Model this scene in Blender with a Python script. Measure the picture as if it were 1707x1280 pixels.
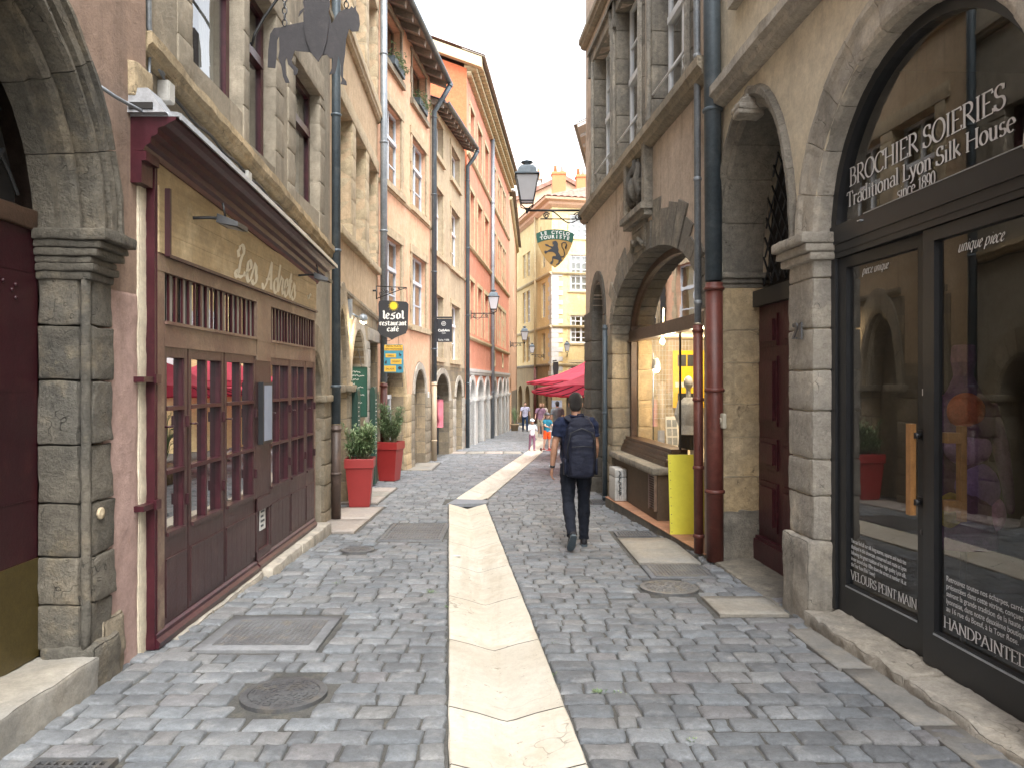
import bpy, bmesh, math, random
from mathutils import Vector, Matrix, noise
from mathutils.geometry import delaunay_2d_cdt
R = math.radians
random.seed(7)
for _o in list(bpy.data.objects):
    bpy.data.objects.remove(_o)
S = bpy.context.scene
COL = S.collection

# ------------------------------------------------------------------ camera
cd = bpy.data.cameras.new('camera')
cam = bpy.data.objects.new('camera', cd)
COL.objects.link(cam)
cam.location = (0, 0, 1.6)
cam.rotation_euler = (R(90), 0, 0)
cd.sensor_width = 36
cd.lens = 36 * 1240 / 1707
cd.shift_x = 13.5 / 1707
cd.shift_y = -3.0 / 1707
cd.clip_start = 0.05
cd.clip_end = 2000
S.camera = cam

# ------------------------------------------------------------------ light: bright overcast
SUN_EL, SUN_AZ = 58, 160        # the veiled sun: elevation, compass-like azimuth round z
W = bpy.data.worlds.new('World')
S.world = W
W.use_nodes = True
wn, wl = W.node_tree.nodes, W.node_tree.links
wn.clear()
sky = wn.new('ShaderNodeTexSky')
sky.sky_type = 'NISHITA'
sky.sun_disc = False
sky.sun_elevation = R(SUN_EL)
sky.sun_rotation = R(SUN_AZ)
sky.dust_density = 2
sky.air_density = 1.2
hs = wn.new('ShaderNodeHueSaturation')      # cloud cover: the sky loses nearly all its blue
hs.inputs['Saturation'].default_value = 0.22
hs.inputs['Value'].default_value = 1.0
bg = wn.new('ShaderNodeBackground')
bg.inputs['Strength'].default_value = 0.15
wo = wn.new('ShaderNodeOutputWorld')
wl.new(sky.outputs[0], hs.inputs['Color'])
wl.new(hs.outputs[0], bg.inputs['Color'])
wl.new(bg.outputs[0], wo.inputs['Surface'])
sd = bpy.data.lights.new('sun', 'SUN')
sd.energy = 1.1
sd.angle = R(40)
sd.color = (1.0, 0.96, 0.9)
sun = bpy.data.objects.new('sun', sd)
COL.objects.link(sun)
# sun_rotation turns clockwise from +Y seen from above
_sv = Vector((math.sin(R(SUN_AZ)) * math.cos(R(SUN_EL)), math.cos(R(SUN_AZ)) * math.cos(R(SUN_EL)), math.sin(R(SUN_EL))))
sun.rotation_euler = (-_sv).to_track_quat('-Z', 'Y').to_euler()
sun.location = (0, 0, 30)
S.view_settings.view_transform = 'Standard'
S.view_settings.look = 'None'
S.view_settings.gamma = 1
S.view_settings.exposure = 2.42
S.cycles.max_bounces = 8
S.cycles.diffuse_bounces = 4
S.cycles.glossy_bounces = 4
S.cycles.transparent_max_bounces = 12
S.cycles.use_denoising = True

# ------------------------------------------------------------------ helpers: objects
def tag(o, label=None, cat=None, group=None, kind=None):
    if label: o['label'] = label
    if cat: o['category'] = cat
    if group: o['group'] = group
    if kind: o['kind'] = kind
    return o

def thing(name, label, cat, loc=(0, 0, 0), rz=0, group=None):
    o = bpy.data.objects.new(name, None)
    COL.objects.link(o)
    o.empty_display_size = 0.2
    o.location = loc
    o.rotation_euler = (0, 0, rz)
    return tag(o, label, cat, group)

class MB:
    """collects faces and links them as one mesh object"""
    def __init__(self):
        self.v, self.f, self.m, self.s, self.uv = [], [], [], [], {}
    def vert(self, p, uv=None):
        self.v.append((p[0], p[1], p[2]))
        if uv is not None: self.uv[len(self.v) - 1] = uv
        return len(self.v) - 1
    def face(self, idx, mi=0, sm=False):
        self.f.append(tuple(idx)); self.m.append(mi); self.s.append(sm)
    def poly(self, pts, mi=0, sm=False):
        self.face([self.vert(p) for p in pts], mi, sm)
    def hexa(self, p, mi=0):
        i = [self.vert(q) for q in p]
        for q in ((0, 3, 2, 1), (4, 5, 6, 7), (0, 1, 5, 4), (1, 2, 6, 5), (2, 3, 7, 6), (3, 0, 4, 7)):
            self.face([i[k] for k in q], mi)
    def box(self, x0, x1, y0, y1, z0, z1, mi=0):
        self.hexa([(x0, y0, z0), (x1, y0, z0), (x1, y1, z0), (x0, y1, z0), (x0, y0, z1), (x1, y0, z1), (x1, y1, z1), (x0, y1, z1)], mi)
    def fbox(self, F, s0, s1, z0, z1, o0, o1, mi=0):
        P = F.p
        self.hexa([P(s0, z0, o0), P(s1, z0, o0), P(s1, z0, o1), P(s0, z0, o1), P(s0, z1, o0), P(s1, z1, o0), P(s1, z1, o1), P(s0, z1, o1)], mi)
    def tube(self, pts, r, n=8, mi=0, caps=True, closed=False, flat=1.0, up=None):
        pts = [Vector(p) for p in pts]
        k = len(pts)
        rs = r if isinstance(r, (list, tuple)) else [r] * k
        t0 = (pts[1] - pts[0]).normalized()
        ref = Vector(up) if up else (Vector((0, 0, 1)) if abs(t0.z) < 0.9 else Vector((1, 0, 0)))
        rings = []
        u = None
        for i, p in enumerate(pts):
            a = pts[i - 1] if (i > 0 or closed) else pts[i]
            b = pts[(i + 1) % k] if (i < k - 1 or closed) else pts[i]
            t = (b - a)
            t = t.normalized() if t.length > 1e-9 else t0
            if u is None:
                u = (ref - t * ref.dot(t)).normalized()
            else:
                u = u - t * u.dot(t)
                u = u.normalized() if u.length > 1e-6 else ref
            w = t.cross(u)
            ring = []
            for j in range(n):
                a_ = 2 * math.pi * (j + 0.5) / n
                ring.append(self.vert(p + u * (math.cos(a_) * rs[i]) + w * (math.sin(a_) * rs[i] * flat)))
            rings.append(ring)
        m = k if closed else k - 1
        for i in range(m):
            A, B = rings[i], rings[(i + 1) % k]
            for j in range(n):
                self.face((A[j], A[(j + 1) % n], B[(j + 1) % n], B[j]), mi, n > 5)
        if caps and not closed:
            self.face(rings[0][::-1], mi); self.face(rings[-1], mi)
    def rings(self, rs, n=16, mi=0, sm=True, caps=True):
        """rs: list of (x, y, z, rx, ry) horizontal ellipses"""
        out = []
        for (x, y, z, rx, ry) in rs:
            out.append([self.vert((x + rx * math.cos(2 * math.pi * j / n), y + ry * math.sin(2 * math.pi * j / n), z)) for j in range(n)])
        for A, B in zip(out, out[1:]):
            for j in range(n):
                self.face((A[j], A[(j + 1) % n], B[(j + 1) % n], B[j]), mi, sm)
        if caps:
            self.face(out[0][::-1], mi); self.face(out[-1], mi)
    def lathe(self, prof, c=(0, 0, 0), n=16, mi=0, sm=True, a0=0.0, rot=None):
        c = Vector(c)
        rs = []
        for (r, z) in prof:
            ring = []
            for j in range(n):
                a = a0 + 2 * math.pi * j / n
                p = Vector((r * math.cos(a), r * math.sin(a), z))
                if rot: p = rot @ p
                ring.append(self.vert(c + p))
            rs.append(ring)
        for A, B in zip(rs, rs[1:]):
            for j in range(n):
                self.face((A[j], A[(j + 1) % n], B[(j + 1) % n], B[j]), mi, sm)
        self.face(rs[0][::-1], mi); self.face(rs[-1], mi)
    def prism(self, pts, d, mi=0):
        """pts: 3-D outline, d: extrusion vector"""
        d = Vector(d)
        a = [self.vert(p) for p in pts]
        b = [self.vert(Vector(p) + d) for p in pts]
        self.face(a[::-1], mi); self.face(b, mi)
        n = len(a)
        for i in range(n):
            self.face((a[i], a[(i + 1) % n], b[(i + 1) % n], b[i]), mi)
    def ball(self, c, rx, ry=None, rz=None, n=12, m=8, mi=0, rot=None):
        ry = ry or rx; rz = rz or rx
        c = Vector(c)
        rows = []
        for i in range(1, m):
            th = math.pi * i / m
            row = []
            for j in range(n):
                a = 2 * math.pi * j / n
                p = Vector((rx * math.sin(th) * math.cos(a), ry * math.sin(th) * math.sin(a), rz * math.cos(th)))
                if rot: p = rot @ p
                row.append(self.vert(c + p))
            rows.append(row)
        pt = Vector((0, 0, rz)); pb = Vector((0, 0, -rz))
        if rot: pt = rot @ pt; pb = rot @ pb
        t = self.vert(c + pt); b = self.vert(c + pb)
        for j in range(n):
            self.face((t, rows[0][j], rows[0][(j + 1) % n]), mi, True)
            self.face((b, rows[-1][(j + 1) % n], rows[-1][j]), mi, True)
        for A, B in zip(rows, rows[1:]):
            for j in range(n):
                self.face((A[j], B[j], B[(j + 1) % n], A[(j + 1) % n]), mi, True)
    def stone(self, F, s0, s1, z0, z1, o0, o1, step=0.06, amp=0.006, bev=0.012, mi=0, seed=0.0, nz=7.0):
        """a dressed block with worn arrises and an uneven face"""
        L = (s1 - s0, z1 - z0, o1 - o0)
        def ax(l):
            bv = min(bev, l * 0.3)
            k = max(1, int(round((l - 2 * bv) / step)))
            return [0, bv * .35] + [bv + (l - 2 * bv) * i / k for i in range(k + 1)] + [l - bv * .35, l]
        A = [ax(l) for l in L]
        N = [len(a) for a in A]
        key = {}
        def vid(i, j, k):
            q = (i, j, k)
            if q in key: return key[q]
            p = Vector((A[0][i], A[1][j], A[2][k]))
            b = min(bev, min(L) * .3)
            c = Vector([min(max(p[a], b), L[a] - b) for a in range(3)])
            d = p - c
            if d.length > 1e-9: p = c + d.normalized() * b
            w = F.p(s0 + p[0], z0 + p[1], o0 + p[2])
            nn = noise.noise_vector(w * nz + Vector((seed, seed * 1.7, 0)))
            n2 = noise.noise_vector(w * nz * 3.3 + Vector((seed, 9, 3)))
            w = w + nn * amp + n2 * amp * .5
            key[q] = self.vert(w)
            return key[q]
        for (a, b_, c_, val) in ((0, 1, 2, 0), (0, 1, 2, 1), (0, 2, 1, 0), (0, 2, 1, 1), (1, 2, 0, 0), (1, 2, 0, 1)):
            for i in range(N[a] - 1):
                for j in range(N[b_] - 1):
                    q = []
                    for (di, dj) in ((0, 0), (1, 0), (1, 1), (0, 1)):
                        t = [0, 0, 0]
                        t[a] = i + di; t[b_] = j + dj; t[c_] = 0 if val == 0 else N[c_] - 1
                        q.append(vid(*t))
                    self.face(q, mi, True)
    def voussoirs(self, F, sc, zc, prof, a0, a1, nv, m=4, kx=1.0, kz=1.0, gap=0.006, jit=0.006, mi=0, rough=0.0):
        """prof: closed outline of the moulding in (radius, out); angles in degrees from the +s side"""
        cuts = [a0 + (a1 - a0) * i / nv for i in range(nv + 1)]
        for i in range(1, nv): cuts[i] += random.uniform(-.12, .12) * (a1 - a0) / nv
        rm = max(r for r, _ in prof)
        g = math.degrees(gap / rm) * .5
        for v in range(nv):
            do = random.uniform(-jit, jit); dr = random.uniform(-jit, jit)
            b0, b1 = cuts[v] + g, cuts[v + 1] - g
            rows = []
            for i in range(m + 1):
                a = R(b0 + (b1 - b0) * i / m)
                row = []
                for (r, o) in prof:
                    rr = r + dr
                    p = F.p(sc + rr * kx * math.cos(a), zc + rr * kz * math.sin(a), o + do)
                    if rough: p = p + noise.noise_vector(p * 9) * rough
                    row.append(self.vert(p))
                rows.append(row)
            n = len(prof)
            for A, B in zip(rows, rows[1:]):
                for j in range(n):
                    self.face((A[j], A[(j + 1) % n], B[(j + 1) % n], B[j]), mi)
            self.face(rows[0][::-1], mi); self.face(rows[-1], mi)
    def sheet(self, F, outline, holes=(), o=0.0, mi=0):
        """flat wall face in the facade plane with holes; each hole = (outline, reveal depth)"""
        vs, es, fs = [], [], []
        loops = [outline] + [h[0] for h in holes]
        ids = []
        for lp in loops:
            st = len(vs)
            vs += [Vector(q) for q in lp]
            n = len(lp)
            ids.append(list(range(st, st + n)))
        for l in ids:
            for i in range(len(l)): es.append((l[i], l[(i + 1) % len(l)]))
        ov, oe, of, a_, b_, c_ = delaunay_2d_cdt(vs, es, [], 0, 1e-5)
        def inside(pt, poly):
            x, y = pt; c = False; n = len(poly); j = n - 1
            for i in range(n):
                xi, yi = poly[i]; xj, yj = poly[j]
                if (yi > y) != (yj > y) and x < (xj - xi) * (y - yi) / (yj - yi) + xi: c = not c
                j = i
            return c
        base = {}
        for t in of:
            cx = sum(ov[i][0] for i in t) / 3; cy = sum(ov[i][1] for i in t) / 3
            if not inside((cx, cy), outline): continue
            if any(inside((cx, cy), h[0]) for h in holes): continue
            idx = []
            for i in t:
                if i not in base:
                    q = ov[i]; base[i] = self.vert(F.p(q[0], q[1], o), (q[0], q[1]))
                idx.append(base[i])
            self.face(idx, mi)
        for h in holes:
            lp, d = h[0], h[1]
            hm = h[2] if len(h) > 2 else mi
            n = len(lp)
            A = [self.vert(F.p(q[0], q[1], o), (q[0], q[1])) for q in lp]
            B = [self.vert(F.p(q[0], q[1], o - d), (q[0] + d * (1 if q[0] < lp[0][0] + .01 else -1), q[1])) for q in lp]
            for i in range(n):
                self.face((A[i], A[(i + 1) % n], B[(i + 1) % n], B[i]), hm)
    def build(self, name, mat, parent=None, loc=None, local=True):
        me = bpy.data.meshes.new(name)
        vs = self.v
        off = None
        if parent is not None and local:
            M = Matrix.Translation(parent_loc(parent)) @ Matrix.Rotation(parent_rz(parent), 4, 'Z')
            Mi = M.inverted()
            vs = [tuple(Mi @ Vector(p)) for p in vs]
        elif parent is None and loc is not None:
            off = Vector(loc)
            vs = [tuple(Vector(p) - off) for p in vs]
        me.from_pydata(vs, [], self.f)
        mats = mat if isinstance(mat, (list, tuple)) else [mat]
        for m in mats: me.materials.append(m)
        me.polygons.foreach_set('material_index', self.m)
        me.polygons.foreach_set('use_smooth', self.s)
        if self.uv:
            ul = me.uv_layers.new(name='UVMap')
            buf = []
            for l in me.loops: buf += self.uv.get(l.vertex_index, (0, 0))
            ul.data.foreach_set('uv', buf)
        me.update()
        o = bpy.data.objects.new(name, me)
        COL.objects.link(o)
        if off is not None: o.location = off
        if parent is not None: o.parent = parent
        return o

def parent_loc(p):
    v = Vector(p.location)
    while p.parent is not None:
        p = p.parent; v = v + Vector(p.location)
    return v
def parent_rz(p):
    z = p.rotation_euler.z
    while p.parent is not None:
        p = p.parent; z += p.rotation_euler.z
    return z

class Facade:
    """a wall line: s runs along it away from the camera, out points to the street"""
    def __init__(self, ax, ay, bx, by, side):
        self.a = Vector((ax, ay, 0)); d = Vector((bx - ax, by - ay, 0))
        self.L = d.length; self.d = d.normalized()
        self.n = Vector((self.d.y, -self.d.x, 0)) * side
        self.side = side
    def p(self, s, z, o=0.0):
        q = self.a + self.d * s + self.n * o
        return Vector((q.x, q.y, z))
    def s_of_y(self, y):
        return (y - self.a.y) / self.d.y

def gz(y):
    return -0.03 * y

def arch_poly(s0, s1, z0, zs, rise, n=18, pointed=0.0):
    c, a = (s0 + s1) / 2, (s1 - s0) / 2
    pts = [(s0, z0), (s1, z0)]
    for i in range(n + 1):
        t = math.pi * i / n
        w = 1 - pointed * (1 - abs(math.cos(t))) * 0
        pts.append((c + a * math.cos(t) * w, zs + rise * math.sin(t)))
    out = []
    for q in pts:
        if not out or (abs(out[-1][0] - q[0]) + abs(out[-1][1] - q[1])) > 1e-4: out.append(q)
    return out

def rect(s0, s1, z0, z1):
    return [(s0, z0), (s1, z0), (s1, z1), (s0, z1)]
# ------------------------------------------------------------------ helpers: materials
def new_mat(name):
    m = bpy.data.materials.new(name)
    m.use_nodes = True
    nt = m.node_tree
    nt.nodes.clear()
    out = nt.nodes.new('ShaderNodeOutputMaterial')
    return m, nt, out

class NT:
    def __init__(self, nt): self.nt = nt
    def n(self, t, **kw):
        x = self.nt.nodes.new(t)
        for k, v in kw.items(): setattr(x, k, v)
        return x
    def l(self, a, b): self.nt.links.new(a, b)
    def put(self, sock, v):
        if hasattr(v, 'links'): self.l(v, sock)
        else: sock.default_value = v
    def mix(self, f, a, b, mode='MIX'):
        x = self.n('ShaderNodeMix', data_type='RGBA', blend_type=mode)
        self.put(x.inputs[0], f); self.put(x.inputs[6], a); self.put(x.inputs[7], b)
        return x.outputs[2]
    def math(self, op, a, b=0.0, c=None, clamp=False):
        x = self.n('ShaderNodeMath', operation=op, use_clamp=clamp)
        self.put(x.inputs[0], a); self.put(x.inputs[1], b)
        if c is not None: self.put(x.inputs[2], c)
        return x.outputs[0]
    def ramp(self, f, lo, hi):
        x = self.n('ShaderNodeMapRange', clamp=True, interpolation_type='SMOOTHSTEP')
        self.l(f, x.inputs[0]); x.inputs[1].default_value = lo; x.inputs[2].default_value = hi
        return x.outputs[0]
    def noise(self, co, scale, detail=4, rough=.55, vec=None, dist=0.0):
        if vec:
            mp = self.n('ShaderNodeMapping'); self.l(co, mp.inputs[0]); mp.inputs['Scale'].default_value = vec
            co = mp.outputs[0]
        x = self.n('ShaderNodeTexNoise'); self.l(co, x.inputs['Vector'])
        x.inputs['Scale'].default_value = scale; x.inputs['Detail'].default_value = detail
        x.inputs['Roughness'].default_value = rough; x.inputs['Distortion'].default_value = dist
        return x.outputs[0]

def c4(c): return (c[0], c[1], c[2], 1)

def surf(name, c1, c2=None, c3=None, scale=.9, fine=18, finek=.18, rough=.85, rvar=.1, bump=.3, bscale=45, island=0.0, ihue=None,
         streak=None, sk=.5, sth=(.52, .72), svec=(5, 5, .35), spots=None, spk=.5, spscale=6, spth=(.62, .72), pits=0.0, pscale=60,
         cracks=None, crscale=2.0, metal=0.0, spec=.5, grain=None, grain_vec=(1, 1, 1), ashlar=None, mortar=(.3, .27, .22), coat=0.0, obj_co=False):
    """weathered surface: three tones, fine mottling, streaks, spots, cracks, pits, per-block tint"""
    m, nt, out = new_mat(name)
    N = NT(nt)
    if obj_co: co = N.n('ShaderNodeTexCoord').outputs['Object']
    else: co = N.n('ShaderNodeNewGeometry').outputs['Position']
    c2 = c2 or tuple(x * .8 for x in c1)
    big = N.noise(co, scale, 6, .6)
    col = N.mix(N.ramp(big, .38, .62), c4(c1), c4(c2))
    if c3:
        b2 = N.noise(co, scale * 2.7, 5, .65, vec=(1, 1.1, .9))
        col = N.mix(N.ramp(b2, .5, .7), col, c4(c3))
    if island:
        geo = N.n('ShaderNodeNewGeometry')
        rnd = geo.outputs['Random Per Island']
        h = N.n('ShaderNodeHueSaturation')
        N.l(N.math('MULTIPLY_ADD', rnd, island * 2, 1 - island), h.inputs['Value'])
        N.l(col, h.inputs['Color'])
        col = h.outputs[0]
        if ihue:
            wn_ = N.n('ShaderNodeTexWhiteNoise', noise_dimensions='1D'); N.l(N.math('MULTIPLY', rnd, 37.3), wn_.inputs['W'])
            for k, (th, cc, amt) in enumerate(ihue):
                lo, hi = th
                a = N.math('GREATER_THAN', wn_.outputs[0], lo); b = N.math('LESS_THAN', wn_.outputs[0], hi)
                col = N.mix(N.math('MULTIPLY', N.math('MULTIPLY', a, b), amt), col, c4(cc))
    if streak:
        st = N.noise(co, 1.0, 5, .65, vec=svec)
        col = N.mix(N.math('MULTIPLY', N.ramp(st, *sth), sk), col, c4(streak))
    if spots:
        sp = N.noise(co, spscale, 6, .7)
        col = N.mix(N.math('MULTIPLY', N.ramp(sp, *spth), spk), col, c4(spots))
    height = None
    if grain:
        gr = N.noise(co, grain, 5, .6, vec=grain_vec)
        g = N.math('MULTIPLY_ADD', gr, .7, .65)
        col = N.mix(1.0, col, N.n('ShaderNodeCombineColor').outputs[0], 'MIX') if False else col
        hsv = N.n('ShaderNodeHueSaturation'); N.l(g, hsv.inputs['Value']); N.l(col, hsv.inputs['Color']); col = hsv.outputs[0]
        height = gr
    fn = N.noise(co, fine, 8, .72)
    fr_ = N.math('ADD', N.math('MULTIPLY', N.ramp(fn, .28, .72), .65), N.math('MULTIPLY', N.ramp(N.noise(co, fine * 4.3, 5, .7), .3, .7), .35))
    hv = N.n('ShaderNodeHueSaturation'); N.l(N.math('MULTIPLY_ADD', fr_, finek * 2.6, 1 - finek * 1.3), hv.inputs['Value']); N.l(col, hv.inputs['Color'])
    col = hv.outputs[0]
    bn = N.noise(co, bscale, 8, .7)
    h = N.math('ADD', N.math('MULTIPLY', fn, 1.2), N.math('MULTIPLY', bn, .6))
    if height is not None: h = N.math('ADD', h, N.math('MULTIPLY', height, .6))
    if pits:
        vo = N.noise(co, pscale, 3, .8)
        pt = N.ramp(vo, .66, .74)
        col = N.mix(N.math('MULTIPLY', pt, pits), col, c4(tuple(x * .25 for x in c1)))
        h = N.math('SUBTRACT', h, N.math('MULTIPLY', pt, pits * 1.5))
    if cracks:
        vv = N.n('ShaderNodeTexVoronoi', feature='DISTANCE_TO_EDGE')
        dn = N.n('ShaderNodeTexNoise'); dn.inputs['Scale'].default_value = crscale * 2.5; N.l(co, dn.inputs['Vector'])
        va = N.n('ShaderNodeVectorMath', operation='ADD'); N.l(co, va.inputs[0]); N.l(dn.outputs[1], va.inputs[1])
        N.l(va.outputs[0], vv.inputs['Vector']); vv.inputs['Scale'].default_value = crscale
        ce = N.math('SUBTRACT', 1.0, N.ramp(vv.outputs['Distance'], .0, .014))
        ce = N.math('MULTIPLY', ce, N.ramp(N.noise(co, crscale * 1.5, 3), .52, .62))
        col = N.mix(N.math('MULTIPLY', ce, .75), col, c4(cracks))
        h = N.math('SUBTRACT', h, N.math('MULTIPLY', ce, .8))
    if ashlar:
        uv = N.n('ShaderNodeTexCoord').outputs['UV']
        dn = N.n('ShaderNodeTexNoise'); dn.inputs['Scale'].default_value = 3.0; N.l(co, dn.inputs['Vector'])
        ds = N.n('ShaderNodeVectorMath', operation='SCALE'); N.l(dn.outputs[1], ds.inputs[0]); ds.inputs['Scale'].default_value = .05
        va = N.n('ShaderNodeVectorMath', operation='ADD'); N.l(uv, va.inputs[0]); N.l(ds.outputs[0], va.inputs[1])
        bk = N.n('ShaderNodeTexBrick'); N.l(va.outputs[0], bk.inputs['Vector'])
        bk.inputs['Scale'].default_value = 1.0; bk.inputs['Brick Width'].default_value = ashlar[0]; bk.inputs['Row Height'].default_value = ashlar[1]
        bk.inputs['Mortar Size'].default_value = .012; bk.inputs['Mortar Smooth'].default_value = .4; bk.inputs['Bias'].default_value = 0
        bk.inputs['Color1'].default_value = (.62, .62, .62, 1); bk.inputs['Color2'].default_value = (1.15, 1.1, 1.0, 1); bk.inputs['Mortar'].default_value = (.8, .8, .8, 1)
        col = N.mix(1.0, col, bk.outputs[0], 'MULTIPLY')
        col = N.mix(N.math('MULTIPLY', bk.outputs['Fac'], .7), col, c4(mortar))
        h = N.math('SUBTRACT', h, N.math('MULTIPLY', bk.outputs['Fac'], 1.2))
    b = N.n('ShaderNodeBsdfPrincipled')
    N.l(col, b.inputs['Base Color'])
    N.l(N.math('MULTIPLY_ADD', fn, rvar * 2, rough - rvar, clamp=True), b.inputs['Roughness'])
    b.inputs['Metallic'].default_value = metal
    b.inputs['Specular IOR Level'].default_value = spec
    if coat: b.inputs['Coat Weight'].default_value = coat; b.inputs['Coat Roughness'].default_value = .25
    bp = N.n('ShaderNodeBump'); bp.inputs['Strength'].default_value = bump; bp.inputs['Distance'].default_value = .03
    N.l(h, bp.inputs['Height']); N.l(bp.outputs[0], b.inputs['Normal'])
    N.l(b.outputs[0], out.inputs['Surface'])
    return m

def plain(name, c, rough=.5, metal=0.0, spec=.5, emit=None, es=0.0, transl=None):
    m, nt, out = new_mat(name)
    N = NT(nt)
    b = N.n('ShaderNodeBsdfPrincipled')
    geo = N.n('ShaderNodeTexCoord').outputs['Object']
    fn = N.noise(geo, 9, 5)
    hv = N.n('ShaderNodeHueSaturation'); N.l(N.math('MULTIPLY_ADD', fn, .3, .85), hv.inputs['Value']); hv.inputs['Color'].default_value = c4(c)
    N.l(hv.outputs[0], b.inputs['Base Color'])
    b.inputs['Roughness'].default_value = rough; b.inputs['Metallic'].default_value = metal; b.inputs['Specular IOR Level'].default_value = spec
    if emit: b.inputs['Emission Color'].default_value = c4(emit); b.inputs['Emission Strength'].default_value = es
    sh = b.outputs[0]
    if transl:
        t = N.n('ShaderNodeBsdfTranslucent'); t.inputs[0].default_value = c4(c)
        x = N.n('ShaderNodeMixShader'); x.inputs[0].default_value = transl
        N.l(sh, x.inputs[1]); N.l(t.outputs[0], x.inputs[2]); sh = x.outputs[0]
    N.l(sh, out.inputs['Surface'])
    return m

def glass(name, f0=.06, tint=(1, 1, 1), rough=.0, wavy=0.0):
    """thin window glass: mostly clear, reflecting more at grazing angles"""
    m, nt, out = new_mat(name)
    N = NT(nt)
    lw = N.n('ShaderNodeLayerWeight'); lw.inputs[0].default_value = .5
    f5 = N.math('POWER', lw.outputs['Facing'], 4.0)
    fr = N.math('MULTIPLY_ADD', f5, 1 - f0, f0)
    tr = N.n('ShaderNodeBsdfTransparent'); tr.inputs[0].default_value = c4(tint)
    gl = N.n('ShaderNodeBsdfGlossy'); gl.inputs['Roughness'].default_value = rough; gl.inputs[0].default_value = (.95, .95, .95, 1)
    if wavy:
        co = N.n('ShaderNodeNewGeometry').outputs['Position']
        bp = N.n('ShaderNodeBump'); bp.inputs['Strength'].default_value = wavy; bp.inputs['Distance'].default_value = .02
        N.l(N.noise(co, 3, 2), bp.inputs['Height']); N.l(bp.outputs[0], gl.inputs['Normal'])
    x = N.n('ShaderNodeMixShader')
    N.l(fr, x.inputs[0]); N.l(tr.outputs[0], x.inputs[1]); N.l(gl.outputs[0], x.inputs[2])
    N.l(x.outputs[0], out.inputs['Surface'])
    return m

def leaf_mat(name, c1, c2, c3):
    m, nt, out = new_mat(name)
    N = NT(nt)
    rnd = N.n('ShaderNodeNewGeometry').outputs['Random Per Island']
    cr = N.n('ShaderNodeValToRGB'); N.l(rnd, cr.inputs[0])
    e = cr.color_ramp.elements
    e[0].color = c4(c1); e[1].color = c4(c3); e.new(.5).color = c4(c2)
    b = N.n('ShaderNodeBsdfPrincipled'); N.l(cr.outputs[0], b.inputs['Base Color']); b.inputs['Roughness'].default_value = .45
    t = N.n('ShaderNodeBsdfTranslucent'); N.l(cr.outputs[0], t.inputs[0])
    x = N.n('ShaderNodeMixShader'); x.inputs[0].default_value = .25
    N.l(b.outputs[0], x.inputs[1]); N.l(t.outputs[0], x.inputs[2]); N.l(x.outputs[0], out.inputs['Surface'])
    return m

M = {}
# setting
M['sett'] = surf('sett_stone', (.195, .208, .22), (.145, .156, .168), (.24, .246, .25), scale=2.6, fine=30, finek=.24, rough=.58, rvar=.14, bump=.6, bscale=90, island=.2,
                 ihue=[((.0, .08), (.24, .228, .218), .4), ((.08, .12), (.21, .19, .19), .35), ((.17, .3), (.17, .193, .215), .4), ((.3, .36), (.265, .262, .25), .4)], pits=.25, pscale=70)
M['joint'] = surf('joint_sand', (.10, .098, .09), (.07, .07, .066), (.125, .12, .10), scale=3, fine=60, finek=.35, bump=.6, spots=(.05, .10, .03), spk=.5, spscale=3, spth=(.66, .74))
M['gutter'] = surf('pale_limestone', (.52, .475, .395), (.57, .535, .46), (.47, .415, .33), scale=.9, fine=14, finek=.1, rough=.75, bump=.3, island=.07,
                   spots=(.25, .215, .17), spk=.75, spscale=13, spth=(.63, .67), streak=(.40, .345, .26), sk=.4, svec=(6, .5, 6), sth=(.5, .68), cracks=(.25, .22, .17), crscale=1.5, pits=.5, pscale=22)
M['bendslab'] = surf('grey_slab', (.2, .215, .24), (.25, .26, .275), rough=.7, bump=.2)
M['slab_tan'] = surf('tan_slab', (.30, .275, .23), (.26, .25, .225), (.33, .305, .26), scale=1.5, rough=.75, bump=.25, island=.12, pits=.3, pscale=40, spots=(.2, .19, .17), spk=.5, spscale=4)
M['slab_pink'] = surf('pinkish_slab', (.33, .285, .25), (.29, .26, .235), (.36, .32, .28), scale=1.5, rough=.75, bump=.25, island=.15, spots=(.22, .2, .19), spk=.5, spscale=3)
M['concrete'] = surf('grey_concrete', (.20, .205, .21), (.165, .17, .18), scale=2, bump=.3)
M['iron'] = surf('cast_iron', (.125, .13, .135), (.095, .095, .10), (.15, .14, .125), scale=3, rough=.5, bump=.3, metal=.4)
M['iron_worn'] = surf('worn_iron_cover', (.17, .175, .18), (.13, .13, .135), (.2, .185, .16), scale=3, rough=.5, bump=.3, metal=.3)
# stone and plaster
M['stone_grey'] = surf('grey_weathered_stone', (.25, .225, .182), (.175, .162, .138), (.32, .285, .225), scale=1.1, fine=16, finek=.3, bump=.7, bscale=60, island=.16, streak=(.085, .08, .07), sk=.55, pits=.6, pscale=34, cracks=(.07, .065, .05), crscale=2.2)
M['stone_left'] = surf('shade_darkened_brown_grey_stone', (.135, .12, .094), (.092, .086, .072), (.185, .155, .11), scale=1.3, fine=16, finek=.32, bump=.8, bscale=60, island=.2, streak=(.06, .056, .048), sk=.55, pits=.6, pscale=34, cracks=(.05, .046, .038), crscale=2.2, spots=(.27, .23, .15), spk=.4, spscale=3.5, spth=(.58, .68))  # darker copy of the grey stone, doorway shade put into the colour
M['stone_dark'] = surf('dark_weathered_stone', (.13, .115, .095), (.095, .088, .076), (.17, .15, .115), scale=1.3, fine=16, finek=.28, bump=.6, island=.18, streak=(.055, .05, .045), sk=.5, pits=.5, pscale=34, cracks=(.05, .045, .035), crscale=2.4)
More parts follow.
